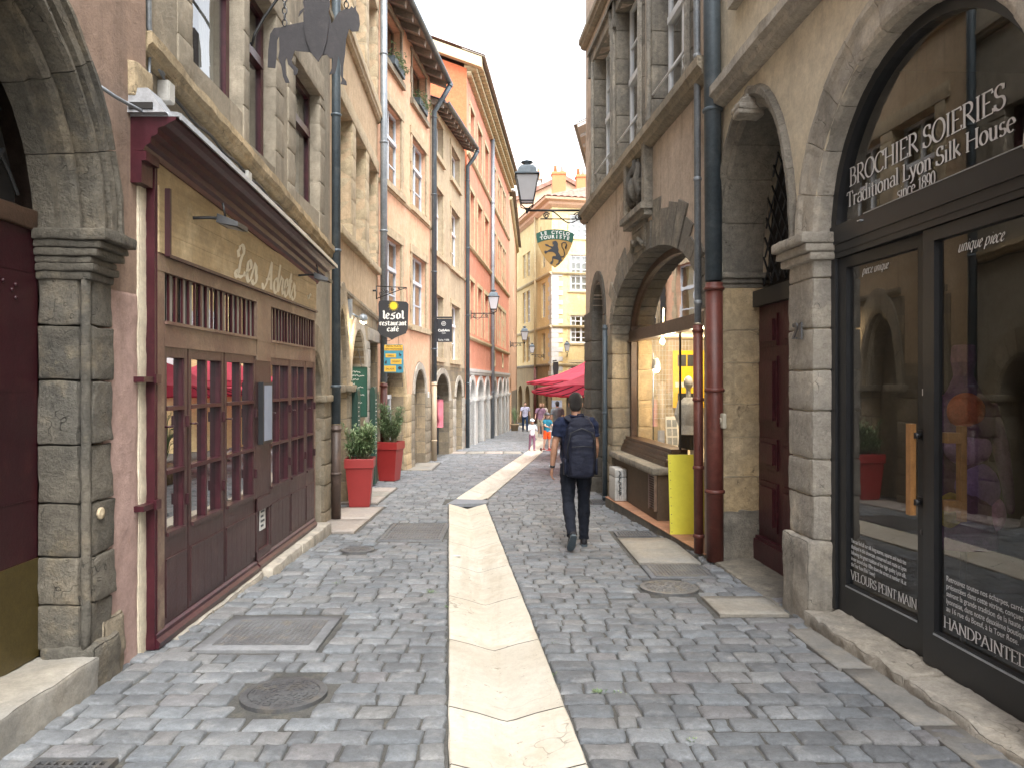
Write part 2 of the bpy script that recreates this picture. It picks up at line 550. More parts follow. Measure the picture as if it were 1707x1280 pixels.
M['stone_gold'] = surf('golden_stone', (.48, .36, .205), (.36, .285, .18), (.54, .42, .26), scale=1.2, fine=14, finek=.25, bump=.6, island=.16, streak=(.13, .105, .07), sk=.5, pits=.6, pscale=30, cracks=(.10, .08, .05), crscale=2.2)
M['stone_brown'] = surf('brown_stone', (.29, .24, .17), (.22, .19, .14), (.34, .285, .205), scale=1.2, fine=15, finek=.25, bump=.6, island=.18, streak=(.085, .07, .05), sk=.5, pits=.5, pscale=34)
M['stone_pale'] = surf('pale_grey_stone', (.42, .38, .315), (.31, .285, .245), (.48, .43, .35), scale=1.2, fine=14, finek=.22, bump=.55, island=.13, streak=(.15, .14, .12), sk=.5, pits=.5, pscale=30, cracks=(.12, .11, .09), crscale=1.8)
M['trim_gold'] = surf('ochre_stone_trim', (.44, .355, .23), (.37, .30, .20), (.49, .41, .28), scale=1.6, fine=14, finek=.2, bump=.5, streak=(.15, .12, .08), sk=.45, pits=.3)
M['trim_cream'] = surf('cream_trim', (.52, .43, .26), (.46, .38, .23), rough=.8, bump=.2)
M['trim_white'] = surf('pale_arcade_stone', (.52, .51, .48), (.46, .46, .45), (.56, .54, .5), scale=1, bump=.3, island=.08)
def plaster(name, a, b, c, st, sk=.45, **kw):
    d = dict(scale=.7, fine=9, finek=.16, rough=.92, rvar=.04, bump=.4, bscale=70, streak=st, sk=sk, svec=(4, 4, .3), spec=.25)
    d.update(kw)
    return surf(name, a, b, c, **d)
M['pl_pinkbrown'] = plaster('pinkish_brown_plaster', (.32, .23, .18), (.27, .20, .16), (.24, .18, .145), (.13, .10, .08))
M['pl_pink'] = plaster('pale_pink_plaster', (.48, .34, .30), (.43, .30, .265), (.38, .265, .225), (.17, .12, .09), sk=.35, spots=(.2, .13, .09), spk=.5, spscale=5, spth=(.62, .7))
M['pl_greybrown'] = plaster('grey_brown_render', (.34, .30, .235), (.27, .24, .19), (.39, .34, .265), (.11, .095, .075), sk=.6)
M['pl_tan'] = plaster('tan_plaster', (.52, .395, .26), (.46, .345, .225), (.55, .43, .295), (.24, .165, .10), sk=.5, svec=(7, 7, .35))
M['pl_orange'] = plaster('faded_orange_plaster', (.66, .41, .27), (.60, .365, .24), (.69, .46, .32), (.40, .26, .17), sk=.35, spots=(.52, .42, .33), spk=.6, spscale=.8, spth=(.63, .68))
M['pl_greytan'] = plaster('grey_tan_plaster', (.42, .345, .24), (.37, .305, .215), (.46, .385, .275), (.22, .18, .13), sk=.5, svec=(6, 6, .4))
M['pl_red'] = plaster('orange_red_plaster', (.64, .285, .19), (.59, .26, .175), (.67, .33, .23), (.44, .16, .10), sk=.35)
M['pl_bright'] = plaster('bright_orange_plaster', (.56, .165, .075), (.53, .15, .07), (.58, .18, .085), (.45, .14, .07), sk=.2)
M['pl_yellow'] = plaster('yellow_plaster', (.66, .52, .27), (.61, .475, .24), (.69, .56, .32), (.42, .33, .18), sk=.4)
M['pl_ochre'] = plaster('dull_ochre_plaster', (.33, .25, .14), (.28, .215, .125), (.37, .28, .16), (.16, .13, .09), sk=.5)
M['pl_peach'] = plaster('peach_plaster', (.60, .39, .26), (.55, .35, .235), (.52, .34, .24), (.35, .22, .14), sk=.35)
M['pl_beige'] = plaster('beige_plaster', (.66, .585, .45), (.60, .53, .405), (.68, .61, .475), (.42, .37, .28), sk=.35, spots=(.42, .385, .32), spk=.45, spscale=1.4, spth=(.64, .68))
M['pl_brown'] = plaster('stained_brown_plaster', (.56, .465, .38), (.49, .405, .33), (.60, .50, .42), (.26, .21, .165), sk=.55, svec=(5, 5, .28), spots=(.17, .13, .10), spk=.5, spscale=1.1, spth=(.55, .66))
M['pl_inside'] = plaster('warm_inner_plaster', (.55, .46, .33), (.5, .42, .3), (.58, .49, .36), (.4, .3, .2), sk=.2)
M['st_ground'] = surf('worn_stone_courses', (.36, .29, .20), (.28, .235, .17), (.41, .335, .24), scale=1.1, bump=.5, ashlar=(.62, .34), streak=(.11, .09, .07), sk=.5, mortar=(.2, .17, .13), pits=.3)
M['st_ground_grey'] = surf('grey_stone_courses', (.26, .215, .15), (.20, .17, .125), (.30, .25, .18), scale=1.1, bump=.5, ashlar=(.6, .33), streak=(.10, .085, .07), sk=.5, mortar=(.17, .15, .12), pits=.3)
# paint, metal, wood
M['maroon'] = surf('maroon_paint', (.048, .007, .013), (.038, .006, .011), (.06, .012, .018), scale=2.5, fine=12, finek=.2, rough=.36, rvar=.1, bump=.1, bscale=30, spec=.5, streak=(.16, .06, .06), sk=.25, svec=(14, 14, .5))
M['maroon_dk'] = surf('dark_maroon_paint', (.036, .007, .011), (.027, .006, .009), (.045, .011, .013), scale=2, rough=.42, bump=.12, spots=(.3, .24, .22), spk=.5, spscale=11, spth=(.735, .76))
M['maroon_panel'] = surf('dusty_maroon_board', (.052, .022, .023), (.04, .016, .018), (.072, .037, .036), scale=2, fine=16, finek=.2, rough=.38, rvar=.1, bump=.15, grain=3, grain_vec=(14, 14, .8))
M['maroon_door'] = surf('plum_door_paint', (.072, .016, .022), (.056, .013, .018), (.085, .025, .028), scale=2, rough=.4, bump=.15, grain=3, grain_vec=(14, 14, .8))
M['signwood'] = surf('faded_ochre_signboard', (.46, .35, .195), (.38, .28, .15), (.54, .43, .26), scale=1.1, fine=12, finek=.16, rough=.5, bump=.2, spots=(.13, .07, .05), spk=.65, spscale=1.7, spth=(.57, .72), grain=2, grain_vec=(18, 1.0, 18))
M['framewood'] = surf('worn_tan_brown_paint', (.20, .138, .098), (.14, .08, .062), (.26, .19, .135), scale=1.4, fine=14, finek=.2, rough=.42, bump=.18, spots=(.10, .035, .035), spk=.6, spscale=3.0, spth=(.55, .68), grain=2.5, grain_vec=(10, 2, 4))
M['brownwood'] = surf('brown_varnished_wood', (.085, .05, .033), (.065, .038, .026), (.11, .066, .042), scale=2, rough=.4, bump=.2, grain=3, grain_vec=(12, 2, 12))
M['oldwood'] = surf('old_grey_brown_wood', (.27, .23, .195), (.22, .185, .155), (.31, .265, .225), scale=2, rough=.8, bump=.3, grain=4, grain_vec=(3, 12, 12))
M['handlewood'] = surf('oiled_handle_wood', (.34, .17, .06), (.28, .135, .05), rough=.4, bump=.1, grain=4, grain_vec=(12, 12, 1))
M['zinc'] = surf('grey_zinc', (.25, .275, .3), (.21, .235, .26), (.3, .32, .335), scale=1.6, rough=.5, bump=.1, metal=.35, streak=(.13, .14, .15), sk=.4)
M['zinc_dk'] = surf('dark_zinc', (.09, .115, .135), (.07, .09, .105), (.12, .14, .155), scale=1.6, rough=.5, bump=.1, metal=.3, streak=(.05, .06, .07), sk=.4)
M['zinc_lt'] = surf('light_zinc_sheet', (.45, .47, .5), (.39, .41, .44), rough=.35, bump=.1, metal=.6)
M['rustpipe'] = surf('brown_red_pipe_paint', (.13, .035, .025), (.10, .03, .022), (.15, .05, .035), scale=2, rough=.45, bump=.15, spots=(.45, .36, .26), spk=.6, spscale=4, spth=(.70, .74))
M['ironpipe'] = surf('dark_brown_pipe_paint', (.075, .05, .04), (.06, .042, .035), (.10, .065, .05), scale=2, rough=.5, bump=.2, spots=(.5, .47, .4), spk=.7, spscale=3, spth=(.72, .75))
M['creampipe'] = plain('cream_pipe_paint', (.42, .33, .23), .55)
M['black'] = plain('black_paint', (.02, .021, .023), .45)
M['blackmetal'] = surf('anthracite_frame', (.019, .020, .022), (.016, .017, .019), rough=.38, bump=.03, fine=40, finek=.08)
M['signiron'] = surf('dark_sheet_iron', (.03, .027, .03), (.024, .022, .025), (.037, .032, .034), scale=4, rough=.55, bump=.1, metal=.2)
M['white_frame'] = plain('white_window_paint', (.66, .68, .7), .5)
M['bluegrey_frame'] = plain('pale_blue_grey_window_paint', (.5, .545, .6), .5)
M['cream_frame'] = plain('cream_window_paint', (.56, .5, .38), .5)
M['brown_frame'] = plain('brown_window_paint', (.14, .10, .07), .5)
M['shutter_white'] = plain('white_shutter_paint', (.6, .61, .62), .6)
M['pane'] = glass('window_glass', .09, (.72, .75, .76))
M['pane_old'] = glass('old_window_glass', .16, (.62, .65, .65), wavy=.06)
M['pane_mirror'] = glass('reflecting_old_glass', .40, (.35, .35, .35), wavy=.03)
M['pane_shop'] = glass('shop_glass', .10, (.84, .86, .86))
M['pane_display'] = glass('display_glass', .035, (.93, .94, .93))
M['blind'] = plain('grey_blind', (.36, .35, .32), .8)
M['curtain'] = plain('pale_curtain', (.55, .53, .47), .9, transl=.2)
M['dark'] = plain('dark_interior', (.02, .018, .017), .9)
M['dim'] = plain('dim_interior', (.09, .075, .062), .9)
M['tile_floor'] = surf('terracotta_step_tile', (.42, .215, .12), (.37, .185, .11), (.46, .27, .17), scale=3, rough=.6, bump=.15, island=.12)
M['roof'] = surf('clay_roof_tile', (.28, .17, .13), (.2, .10, .075), (.3, .17, .12), scale=2, rough=.85, bump=.4, island=.15)
M['chimney'] = surf('orange_brick_render', (.66, .2, .085), (.6, .18, .08), rough=.9, bump=.3)
M['redpot'] = surf('red_planter_plastic', (.29, .026, .024), (.26, .023, .022), rough=.42, bump=.03, fine=8, finek=.06, spots=(.3, .05, .04), spk=.4, spscale=6)
M['claypot'] = surf('tan_clay_pot', (.40, .30, .19), (.36, .27, .17), rough=.85, bump=.2)
M['soil'] = surf('dark_soil', (.05, .038, .028), (.035, .027, .02), bump=.6, fine=40, finek=.4)
M['leaf'] = leaf_mat('oleander_leaf', (.085, .16, .065), (.17, .25, .115), (.34, .41, .24))
M['leaf_pale'] = leaf_mat('pale_blade_leaf', (.16, .24, .12), (.25, .34, .19), (.36, .43, .27))
M['stem'] = plain('plant_stem', (.14, .13, .07), .8)
M['umbrella'] = plain('pink_red_canvas', (.58, .065, .105), .85, transl=.3)
M['greenboard'] = surf('green_slate', (.011, .066, .046), (.009, .056, .04), rough=.6, bump=.05)
M['green_paint'] = plain('dark_green_paint', (.013, .045, .033), .5)
M['white_paint'] = plain('white_lettering', (.78, .78, .75), .6)
M['offwhite_let'] = plain('ivory_lettering', (.82, .76, .60), .6)
M['vinyl'] = plain('pale_grey_vinyl', (.62, .62, .62), .5)
M['sun_yellow'] = plain('yellow_sun_paint', (.75, .53, .02), .5)
M['sign_green'] = plain('sign_green', (.01, .10, .065), .45)
M['sign_gold'] = plain('sign_gold', (.44, .255, .06), .45)
M['sign_black'] = plain('sign_black', (.022, .024, .03), .4)
M['poster_blue'] = plain('poster_teal_blue', (.05, .24, .33), .6)
M['poster_yellow'] = plain('poster_yellow', (.66, .40, .05), .6)
M['yellow_board'] = surf('bright_yellow_board', (.66, .62, .06), (.61, .575, .055), rough=.5, bump=.05, fine=6, finek=.06)
M['yellow_poster'] = plain('display_yellow', (.78, .50, .02), .7)
M['paper'] = plain('paper', (.66, .66, .64), .8)
M['paper_blue'] = plain('pale_blue_paper', (.30, .34, .43), .8)
M['white_box'] = surf('dirty_white_plastic', (.5, .49, .46), (.43, .42, .39), rough=.5, bump=.05, spots=(.25, .23, .2), spk=.5, spscale=8)
M['lamp_on'] = plain('lit_lamp', (1, .8, .5), .5, emit=(1, .72, .36), es=14)
M['lantern_glass'] = plain('milky_lantern_glass', (.62, .63, .66), .3, transl=.4)
M['bone'] = plain('buzzer_plastic', (.46, .42, .33), .5)
# ------------------------------------------------------------------ ground, setts, gutter
def lerp_tab(tab, y):
    if y <= tab[0][0]: return tab[0][1]
    for (a, b), (c, d) in zip(tab, tab[1:]):
        if y <= c: return b + (d - b) * (y - a) / (c - a)
    return tab[-1][1]
XL = [(-6, -2.4), (10.4, -2.45), (10.6, -2.58), (16, -2.74), (21.3, -2.12), (27.8, -1.47), (45.3, .28), (47, .34), (66, 1.1)]
XR = [(-6, 2.6), (3, 2.42), (7.4, 2.3), (7.6, 2.16), (14.4, 1.62), (14.6, 2.6), (20, 3.2), (60, 8.2)]
GL = [(-6, .444), (12.0, -.888)]
GR = [(-6, 1.083), (12.2, -.308)]
GL2 = [(12.62, -.82), (25.5, .80), (35, 1.56), (44, 1.55), (60, 1.0)]
GR2 = [(12.5, -.30), (25.5, 1.33), (35, 2.02), (44, 2.0), (60, 1.5)]

mb = MB()       # one sheet under everything, out to the horizon
g = []
for y in (-80, -10, 5, 20, 40, 70, 140, 400):
    g.append([mb.vert((x, y, gz(min(max(y, -80), 140)) - .11)) for x in (-300, -40, -4, 0, 4, 40, 300)])
for A, B in zip(g, g[1:]):
    for j in range(6): mb.face((A[j], A[j + 1], B[j + 1], B[j]))
tag(mb.build('ground', M['joint']), kind='structure')
mb = MB()       # sand bed under the setts, either side of the gutter
for side in (0, 1):
    prev = None
    for k in range(170):
        y = -3 + k * .4
        gl = lerp_tab(GL, y) if y < 12.1 else lerp_tab(GL2, y)
        gr = lerp_tab(GR, y) if y < 12.1 else lerp_tab(GR2, y)
        a, b = ((lerp_tab(XL, y) - .6, gl - .002) if side == 0 else (gr + .002, lerp_tab(XR, y) + .8))
        cur = []
        for i in range(9):
            x = a + (b - a) * i / 8
            cur.append(mb.vert((x, y, gz(y) - .013 - .006 + .004 * noise.noise(Vector((x * 2, y * 2, 5))))))
        if prev:
            for i in range(8): mb.face((prev[i], prev[i + 1], cur[i + 1], cur[i]), 0, True)
        prev = cur
tag(mb.build('sand_bed', M['joint']), kind='structure')

# rectangles kept free of setts: (x0, x1, y0, y1)
PATCH = [(-2.06, -1.20, 4.82, 5.66), (-2.12, -1.72, 2.9, 3.38), (-1.50, -.73, 8.78, 10.07), (1.34, 2.02, 7.50, 8.97), (1.38, 1.97, 6.90, 7.47),
         (1.62, 2.20, 5.64, 6.23), (1.42, 1.75, 12.05, 12.6), (1.35, 1.9, 9.02, 9.4), (-2.6, -1.86, 9.3, 11.7), (-2.7, -2.05, 12.1, 14.4), (-2.45, -1.75, 18.2, 20.6),
         (-1.9, .62, 24.4, 25.6), (-.98, -.27, 11.98, 12.62)]
ROUND = [(-1.22, 4.13, .265), (1.45, 6.53, .27), (-1.62, 8.24, .20)]

def setts(mb, y0, y1, pitch, U, V, wmin, wmax):
    y = y0
    row = 0
    while y < y1:
        d = pitch * random.uniform(.9, 1.12)
        yc = y + d / 2
        if yc < 12.2: gl, gr = lerp_tab(GL, yc), lerp_tab(GR, yc)
        elif yc < 12.6: gl, gr = -.93, -.28
        else: gl, gr = lerp_tab(GL2, yc), lerp_tab(GR2, yc)
        iv = [(lerp_tab(XL, yc) - .04, gl - .012), (gr + .012, lerp_tab(XR, yc) + .03)]
        for (a, b, c, e) in PATCH:
            if c - .06 < yc < e + .06:
                nv = []
                for (p, q) in iv:
                    if b <= p or a >= q: nv.append((p, q)); continue
                    if a > p: nv.append((p, a - .012))
                    if b < q: nv.append((b + .012, q))
                iv = nv
        for (cx, cy, r) in ROUND:
            if abs(yc - cy) < r + .05:
                h = math.sqrt(max(0, r * r - max(0, abs(yc - cy) - .05) ** 2)) + .005
                nv = []
                for (p, q) in iv:
                    if cx + h <= p or cx - h >= q: nv.append((p, q)); continue
                    nv.append((p, cx - h)); nv.append((cx + h, q))
                iv = nv
        for (p, q) in iv:
            if q - p < .04: continue
            cuts = [p]
            x = p
            while True:
                w = random.uniform(wmin, wmax)
                if random.random() < .1: w *= .62
                if q - x - w < wmin * .65:
                    cuts.append(q); break
                x += w; cuts.append(x)
            for a, b in zip(cuts, cuts[1:]):
                gx = random.uniform(.003, .009); gy = random.uniform(.003, .010)
                x0, x1 = a + gx, b - gx
                wob = .022 * noise.noise(Vector((a * .9, y * .5, 3)))
                ya, yb = y + gy + random.uniform(-.006, .006) + wob, y + d - gy * .6 + random.uniform(-.006, .006) + wob
                if x1 - x0 < .03: continue
                dz = random.uniform(-.006, .008) + .008 * noise.noise(Vector((a * 1.3, y * 1.1, 0)))
                tx, ty = random.uniform(-.02, .02), random.uniform(-.03, .03)
                sk = random.uniform(-.012, .012)
                sd_ = random.uniform(0, 90)
                ids = []
                w_, d_ = x1 - x0, yb - ya
                cr = random.uniform(.010, .022)
                for j, v in enumerate(V):
                    line = []
                    for i, u in enumerate(U):
                        px, py = x0 + w_ * u, ya + d_ * v
                        eu, ev = min(u, 1 - u) * w_, min(v, 1 - v) * d_
                        # rounded corners in plan
                        du, dv = max(0, cr - eu), max(0, cr - ev)
                        if du > 0 and dv > 0:
                            L = math.hypot(du, dv)
                            if L > cr:
                                k = (L - cr) * .75
                                px += (1 if u < .5 else -1) * k * du / L
                                py += (1 if v < .5 else -1) * k * dv / L
                        e = min(eu, ev)
                        z = dz + tx * (px - (x0 + x1) / 2) + ty * (py - (ya + yb) / 2)
                        if e < .02: z -= .013 * (1 - e / .02) ** 1.6
                        nn = noise.noise_vector(Vector((px * 14 + sd_, py * 14, sd_)))
                        z += nn.z * .005
                        px += nn.x * .009 + sk * (v - .5); py += nn.y * .009
                        line.append(mb.vert((px, py, gz(py) + z)))
                    ids.append(line)
                for A, B in zip(ids, ids[1:]):
                    for i in range(len(A) - 1): mb.face((A[i], A[i + 1], B[i + 1], B[i]), 0, True)
                rim = ids[0] + [l[-1] for l in ids[1:]] + ids[-1][-2::-1] + [l[0] for l in ids[-2:0:-1]]
                low = []
                for k in rim:
                    q = mb.v[k]; low.append(mb.vert((q[0], q[1], q[2] - .03)))
                n = len(rim)
                for k in range(n): mb.face((rim[k], low[k], low[(k + 1) % n], rim[(k + 1) % n]), 0, True)
        y += d
        row += 1

mb = MB()
setts(mb, 1.6, 8.0, .158, (0, .03, .1, .3, .5, .7, .9, .97, 1), (0, .05, .16, .5, .84, .95, 1), .12, .27)
setts(mb, 8.0, 15.0, .162, (0, .05, .2, .5, .8, .95, 1), (0, .08, .5, .92, 1), .12, .27)
setts(mb, 15.0, 28.0, .185, (0, .08, .5, .92, 1), (0, .12, .88, 1), .17, .32)
setts(mb, 28.0, 62.0, .27, (0, .1, .9, 1), (0, .15, .85, 1), .25, .45)
tag(mb.build('cobbled_street', M['sett']), kind='structure')

# pale limestone gutter of dished slabs
mb = MB()
def gut_slab(ya, yb, L, Rr, dip=.075):
    n = 6
    rows = []
    for k in range(n + 1):
        y = ya + (yb - ya) * k / n
        l, r = lerp_tab(L, y), lerp_tab(Rr, y)
        row = []
        for t, dz in ((0, -.10), (0, -.002), (.012, .004), (.25, -dip * .42), (.44, -dip * .9), (.5, -dip), (.56, -dip * .9), (.75, -dip * .42), (.988, .004), (1, -.002), (1, -.10)):
            x = l + (r - l) * t
            e = .006 * noise.noise(Vector((x * 9, y * 9, 2))) if t in (0, .012, .988, 1) else 0
            row.append(mb.vert((x + e, y, gz(y) + dz + .004 + .0015 * noise.noise(Vector((x * 4, y * .7, 7))))))
        rows.append(row)
    for A, B in zip(rows, rows[1:]):
        for i in range(len(A) - 1): mb.face((A[i], A[i + 1], B[i + 1], B[i]), 0, False)
y = -1.6
for w in (1.3, 1.25, 1.2, 1.15, .63, 1.13, 1.15, 1.2, 1.25, 1.3, 1.2, 1.2, 1.15):
    if y + w > 11.96: w = 11.96 - y
    gut_slab(y + .005, y + w - .005, GL, GR); y += w
    if y > 11.9: break
y = 12.66
while y < 58:
    w = 1.25 if y < 26 else 2.0
    gut_slab(y + .005, y + w - .005, GL2, GR2); y += w
tag(mb.build('limestone_gutter', M['gutter']), kind='structure')
mb = MB()
mb.hexa([(-.93, 11.98, gz(12) - .05), (-.285, 12.06, gz(12) - .05), (-.25, 12.5, gz(12.5) - .05), (-.82, 12.62, gz(12.6) - .05),
         (-.93, 11.98, gz(12) + .003), (-.285, 12.06, gz(12) + .003), (-.25, 12.5, gz(12.5) + .003), (-.82, 12.62, gz(12.6) + .003)])
tag(mb.build('gutter_bend_slab', M['bendslab']), kind='structure')

# flagstones let into the setts
def slab(mb, x0, x1, y0, y1, up=.004, skew=0.0, gap=.006, mi=0):
    n = 5
    rows = []
    for j in range(n + 1):
        y = y0 + gap + (y1 - y0 - 2 * gap) * j / n
        rows.append([mb.vert((x0 + gap + (x1 - x0 - 2 * gap) * i / n + skew * j / n, y, gz(y) + up + .003 * noise.noise(Vector((x0 + i, y0 + j, 1))))) for i in range(n + 1)])
    for A, B in zip(rows, rows[1:]):
        for i in range(n): mb.face((A[i], A[i + 1], B[i + 1], B[i]), mi, True)
    rim = rows[0] + [r[-1] for r in rows[1:]] + rows[-1][-2::-1] + [r[0] for r in rows[-2:0:-1]]
    low = [mb.vert((mb.v[k][0], mb.v[k][1], mb.v[k][2] - .04)) for k in rim]
    for k in range(len(rim)): mb.face((rim[k], low[k], low[(k + 1) % len(rim)], rim[(k + 1) % len(rim)]), mi)
mb = MB()
slab(mb, 1.36, 2.0, 7.52, 8.95)
slab(mb, 1.64, 2.18, 5.66, 6.21, up=.006, mi=1)
slab(mb, -2.58, -1.88, 9.35, 10.4, mi=2); slab(mb, -2.58, -1.88, 10.4, 11.68, mi=2)
slab(mb, -2.7, -2.06, 12.12, 13.0, mi=2); slab(mb, -2.7, -2.06, 13.0, 13.7, mi=1); slab(mb, -2.7, -2.06, 13.7, 14.4, mi=2)
slab(mb, -2.45, -1.77, 18.2, 19.4, mi=1); slab(mb, -2.4, -1.77, 19.4, 20.6, mi=1)
for i in range(4): slab(mb, -1.88 + .62 * i, -1.27 + .62 * i, 24.42, 25.58, mi=(2, 1, 2, 1)[i])
for (ya, yb) in ((2.6, 3.7), (3.7, 4.5), (4.5, 5.4)): slab(mb, lerp_tab(XR, ya) - .36, lerp_tab(XR, ya) - .05, ya, yb, up=.006, mi=3, gap=.002)
tag(mb.build('flagstones', [M['slab_tan'], M['slab_tan'], M['slab_pink'], surf('worn_grey_flag', (.225, .215, .195), (.18, .178, .17), (.26, .24, .205), scale=2.2, rough=.75, bump=.4, pits=.3, pscale=40, cracks=(.09, .085, .075), crscale=2.5)]), kind='structure')
mb = MB()
slab(mb, -2.04, -1.22, 4.84, 5.64, up=.002); slab(mb, 1.36, 1.98, 6.9, 7.46, up=-.001); slab(mb, -1.5, -.73, 8.79, 10.06, up=-.004)
tag(mb.build('cover_surrounds', M['concrete']), kind='structure')

def cover_round(x, y, r, label, mat='iron'):
    t = thing('manhole_cover', label, 'manhole cover', (x, y, gz(y)))
    z = gz(y)
    mb = MB()
    n = 40
    def disc(r0, r1, z0, z1):
        A = [mb.vert((x + r0 * math.cos(2 * math.pi * j / n), y + r0 * math.sin(2 * math.pi * j / n), gz(y + r0 * math.sin(2 * math.pi * j / n)) + z0)) for j in range(n)]
        B = [mb.vert((x + r1 * math.cos(2 * math.pi * j / n), y + r1 * math.sin(2 * math.pi * j / n), gz(y + r1 * math.sin(2 * math.pi * j / n)) + z1)) for j in range(n)]
        for j in range(n): mb.face((A[j], A[(j + 1) % n], B[(j + 1) % n], B[j]))
    disc(r * 1.12, r * 1.12, -.03, .004); disc(r * 1.12, r * .93, .004, .006); disc(r * .93, r * .92, .006, -.004)
    mb.build('frame', M[mat], t)
    mb = MB()
    disc(0.001, r * .915, .002, .002)
    for q in (.2, .34, .48, .62, .76, .86):
        k = max(6, int(q * 22)); k -= k % 2
        for i in range(k):
            a0, a1 = 2 * math.pi * i / k + q, 2 * math.pi * (i + .62) / k + q
            pts = [(rr * r, a) for rr, a in ((q - .035, a0), (q + .035, a0), (q + .035, (a0 + a1) / 2), (q + .035, a1), (q - .035, a1), (q - .035, (a0 + a1) / 2))]
            mb.prism([(x + p * math.cos(a), y + p * math.sin(a), gz(y + p * math.sin(a)) + .002) for p, a in pts], (0, 0, .0045))
    mb.build('lid', M[mat], t)
cover_round(-1.22, 4.13, .21, 'round dark iron manhole cover with ring pattern in the left foreground setts')
cover_round(1.45, 6.53, .225, 'round worn manhole cover beside the tan flagstone on the right', 'iron_worn')
cover_round(-1.62, 8.24, .16, 'small round plate set flush in the setts in front of the square grate', 'iron_worn')

def cover_square(x0, x1, y0, y1, label, mat):
    t = thing('access_cover', label, 'access cover', ((x0 + x1) / 2, (y0 + y1) / 2, gz(y0)))
    mb = MB()
    def bx(a, b, c, d, z0, z1):
        mb.hexa([(a, c, gz(c) + z0), (b, c, gz(c) + z0), (b, d, gz(d) + z0), (a, d, gz(d) + z0), (a, c, gz(c) + z1), (b, c, gz(c) + z1), (b, d, gz(d) + z1), (a, d, gz(d) + z1)])
    bx(x0, x1, y0, y1, -.02, .007)
    mb.build('plate', M[mat], t)
    mb = MB()
    nx, ny = int((x1 - x0) / .035), int((y1 - y0) / .035)
    for i in range(nx):
        for j in range(ny):
            if abs(i - nx / 2) < 1 and abs(j - ny / 2) < 1: continue
            cx, cy = x0 + .02 + (x1 - x0 - .04) * (i + .5) / nx, y0 + .02 + (y1 - y0 - .04) * (j + .5) / ny
            a = .009; z = gz(cy) + .007
            q = [(cx - a, cy, z), (cx, cy - a, z), (cx + a, cy, z), (cx, cy + a, z)]
            tp = [(cx + (p[0] - cx) * .6, cy + (p[1] - cy) * .6, z + .005) for p in q]
            b = [mb.vert(p) for p in q]; c = [mb.vert(p) for p in tp]
            mb.face(c)
            for k in range(4): mb.face((b[k], b[(k + 1) % 4], c[(k + 1) % 4], c[k]))
    mb.build('stud_pattern', M[mat], t)
cover_square(-1.94, -1.30, 4.95, 5.52, 'square studded iron cover in a concrete border before the maroon shopfront', 'iron_worn')
cover_square(1.42, 1.95, 6.94, 7.44, 'square studded metal plate at the foot of the brown red pipe', 'iron_worn')

def grate(x0, x1, y0, y1, nx, ny, label, mat='iron', bw=.012):
    t = thing('drain_grate', label, 'drain grate', ((x0 + x1) / 2, (y0 + y1) / 2, gz(y0)))
    mb = MB()
    def bx(a, b, c, d, z0, z1):
        mb.hexa([(a, c, gz(c) + z0), (b, c, gz(c) + z0), (b, d, gz(d) + z0), (a, d, gz(d) + z0), (a, c, gz(c) + z1), (b, c, gz(c) + z1), (b, d, gz(d) + z1), (a, d, gz(d) + z1)])
    bx(x0 + .02, x1 - .02, y0 + .02, y1 - .02, -.015, -.008)
    mb.build('pit', M['dark'], t)  # black plate under the bars stands in for shade in the hole
    mb = MB()
    f = .03
    bx(x0, x1, y0, y0 + f, -.02, .008); bx(x0, x1, y1 - f, y1, -.02, .008)
    bx(x0, x0 + f, y0 + f, y1 - f, -.02, .008); bx(x1 - f, x1, y0 + f, y1 - f, -.02, .008)
    for i in range(1, nx):
        c = x0 + f + (x1 - x0 - 2 * f) * i / nx; bx(c - bw / 2, c + bw / 2, y0 + f, y1 - f, -.006, .004)
    for i in range(1, ny):
        c = y0 + f + (y1 - y0 - 2 * f) * i / ny; bx(x0 + f, x1 - f, c - bw / 2, c + bw / 2, -.006, .0055)
    mb.build('bars', M[mat], t)
grate(-1.47, -.76, 8.83, 10.02, 20, 9, 'large square drain grate beside the pale gutter', 'iron_worn', .022)
grate(-2.1, -1.74, 2.92, 3.36, 9, 9, 'small grid drain grate nearest the camera at left')
grate(1.44, 1.73, 12.08, 12.56, 8, 6, 'small dark drain grate at the far end of the tiled step')
grate(1.38, 1.86, 9.05, 9.37, 12, 4, 'narrow grey grate in the paving ahead of the pale flagstone', 'iron_worn')
# ------------------------------------------------------------------ building kit
def body(mb, F, s0, s1, z0, z1, depth, mi=0, o=0.0):
    """sides, back and top of a building behind its facade"""
    P = F.p
    q = [(s0, -depth), (s1, -depth)]
    mb.poly([P(s0, z0, o), P(s0, z1, o), P(s0, z1, -depth), P(s0, z0, -depth)], mi)
    mb.poly([P(s1, z0, o), P(s1, z0, -depth), P(s1, z1, -depth), P(s1, z1, o)], mi)
    mb.poly([P(s0, z0, -depth), P(s0, z1, -depth), P(s1, z1, -depth), P(s1, z0, -depth)], mi)
    mb.poly([P(s0, z1, o), P(s1, z1, o), P(s1, z1, -depth), P(s0, z1, -depth)], mi)

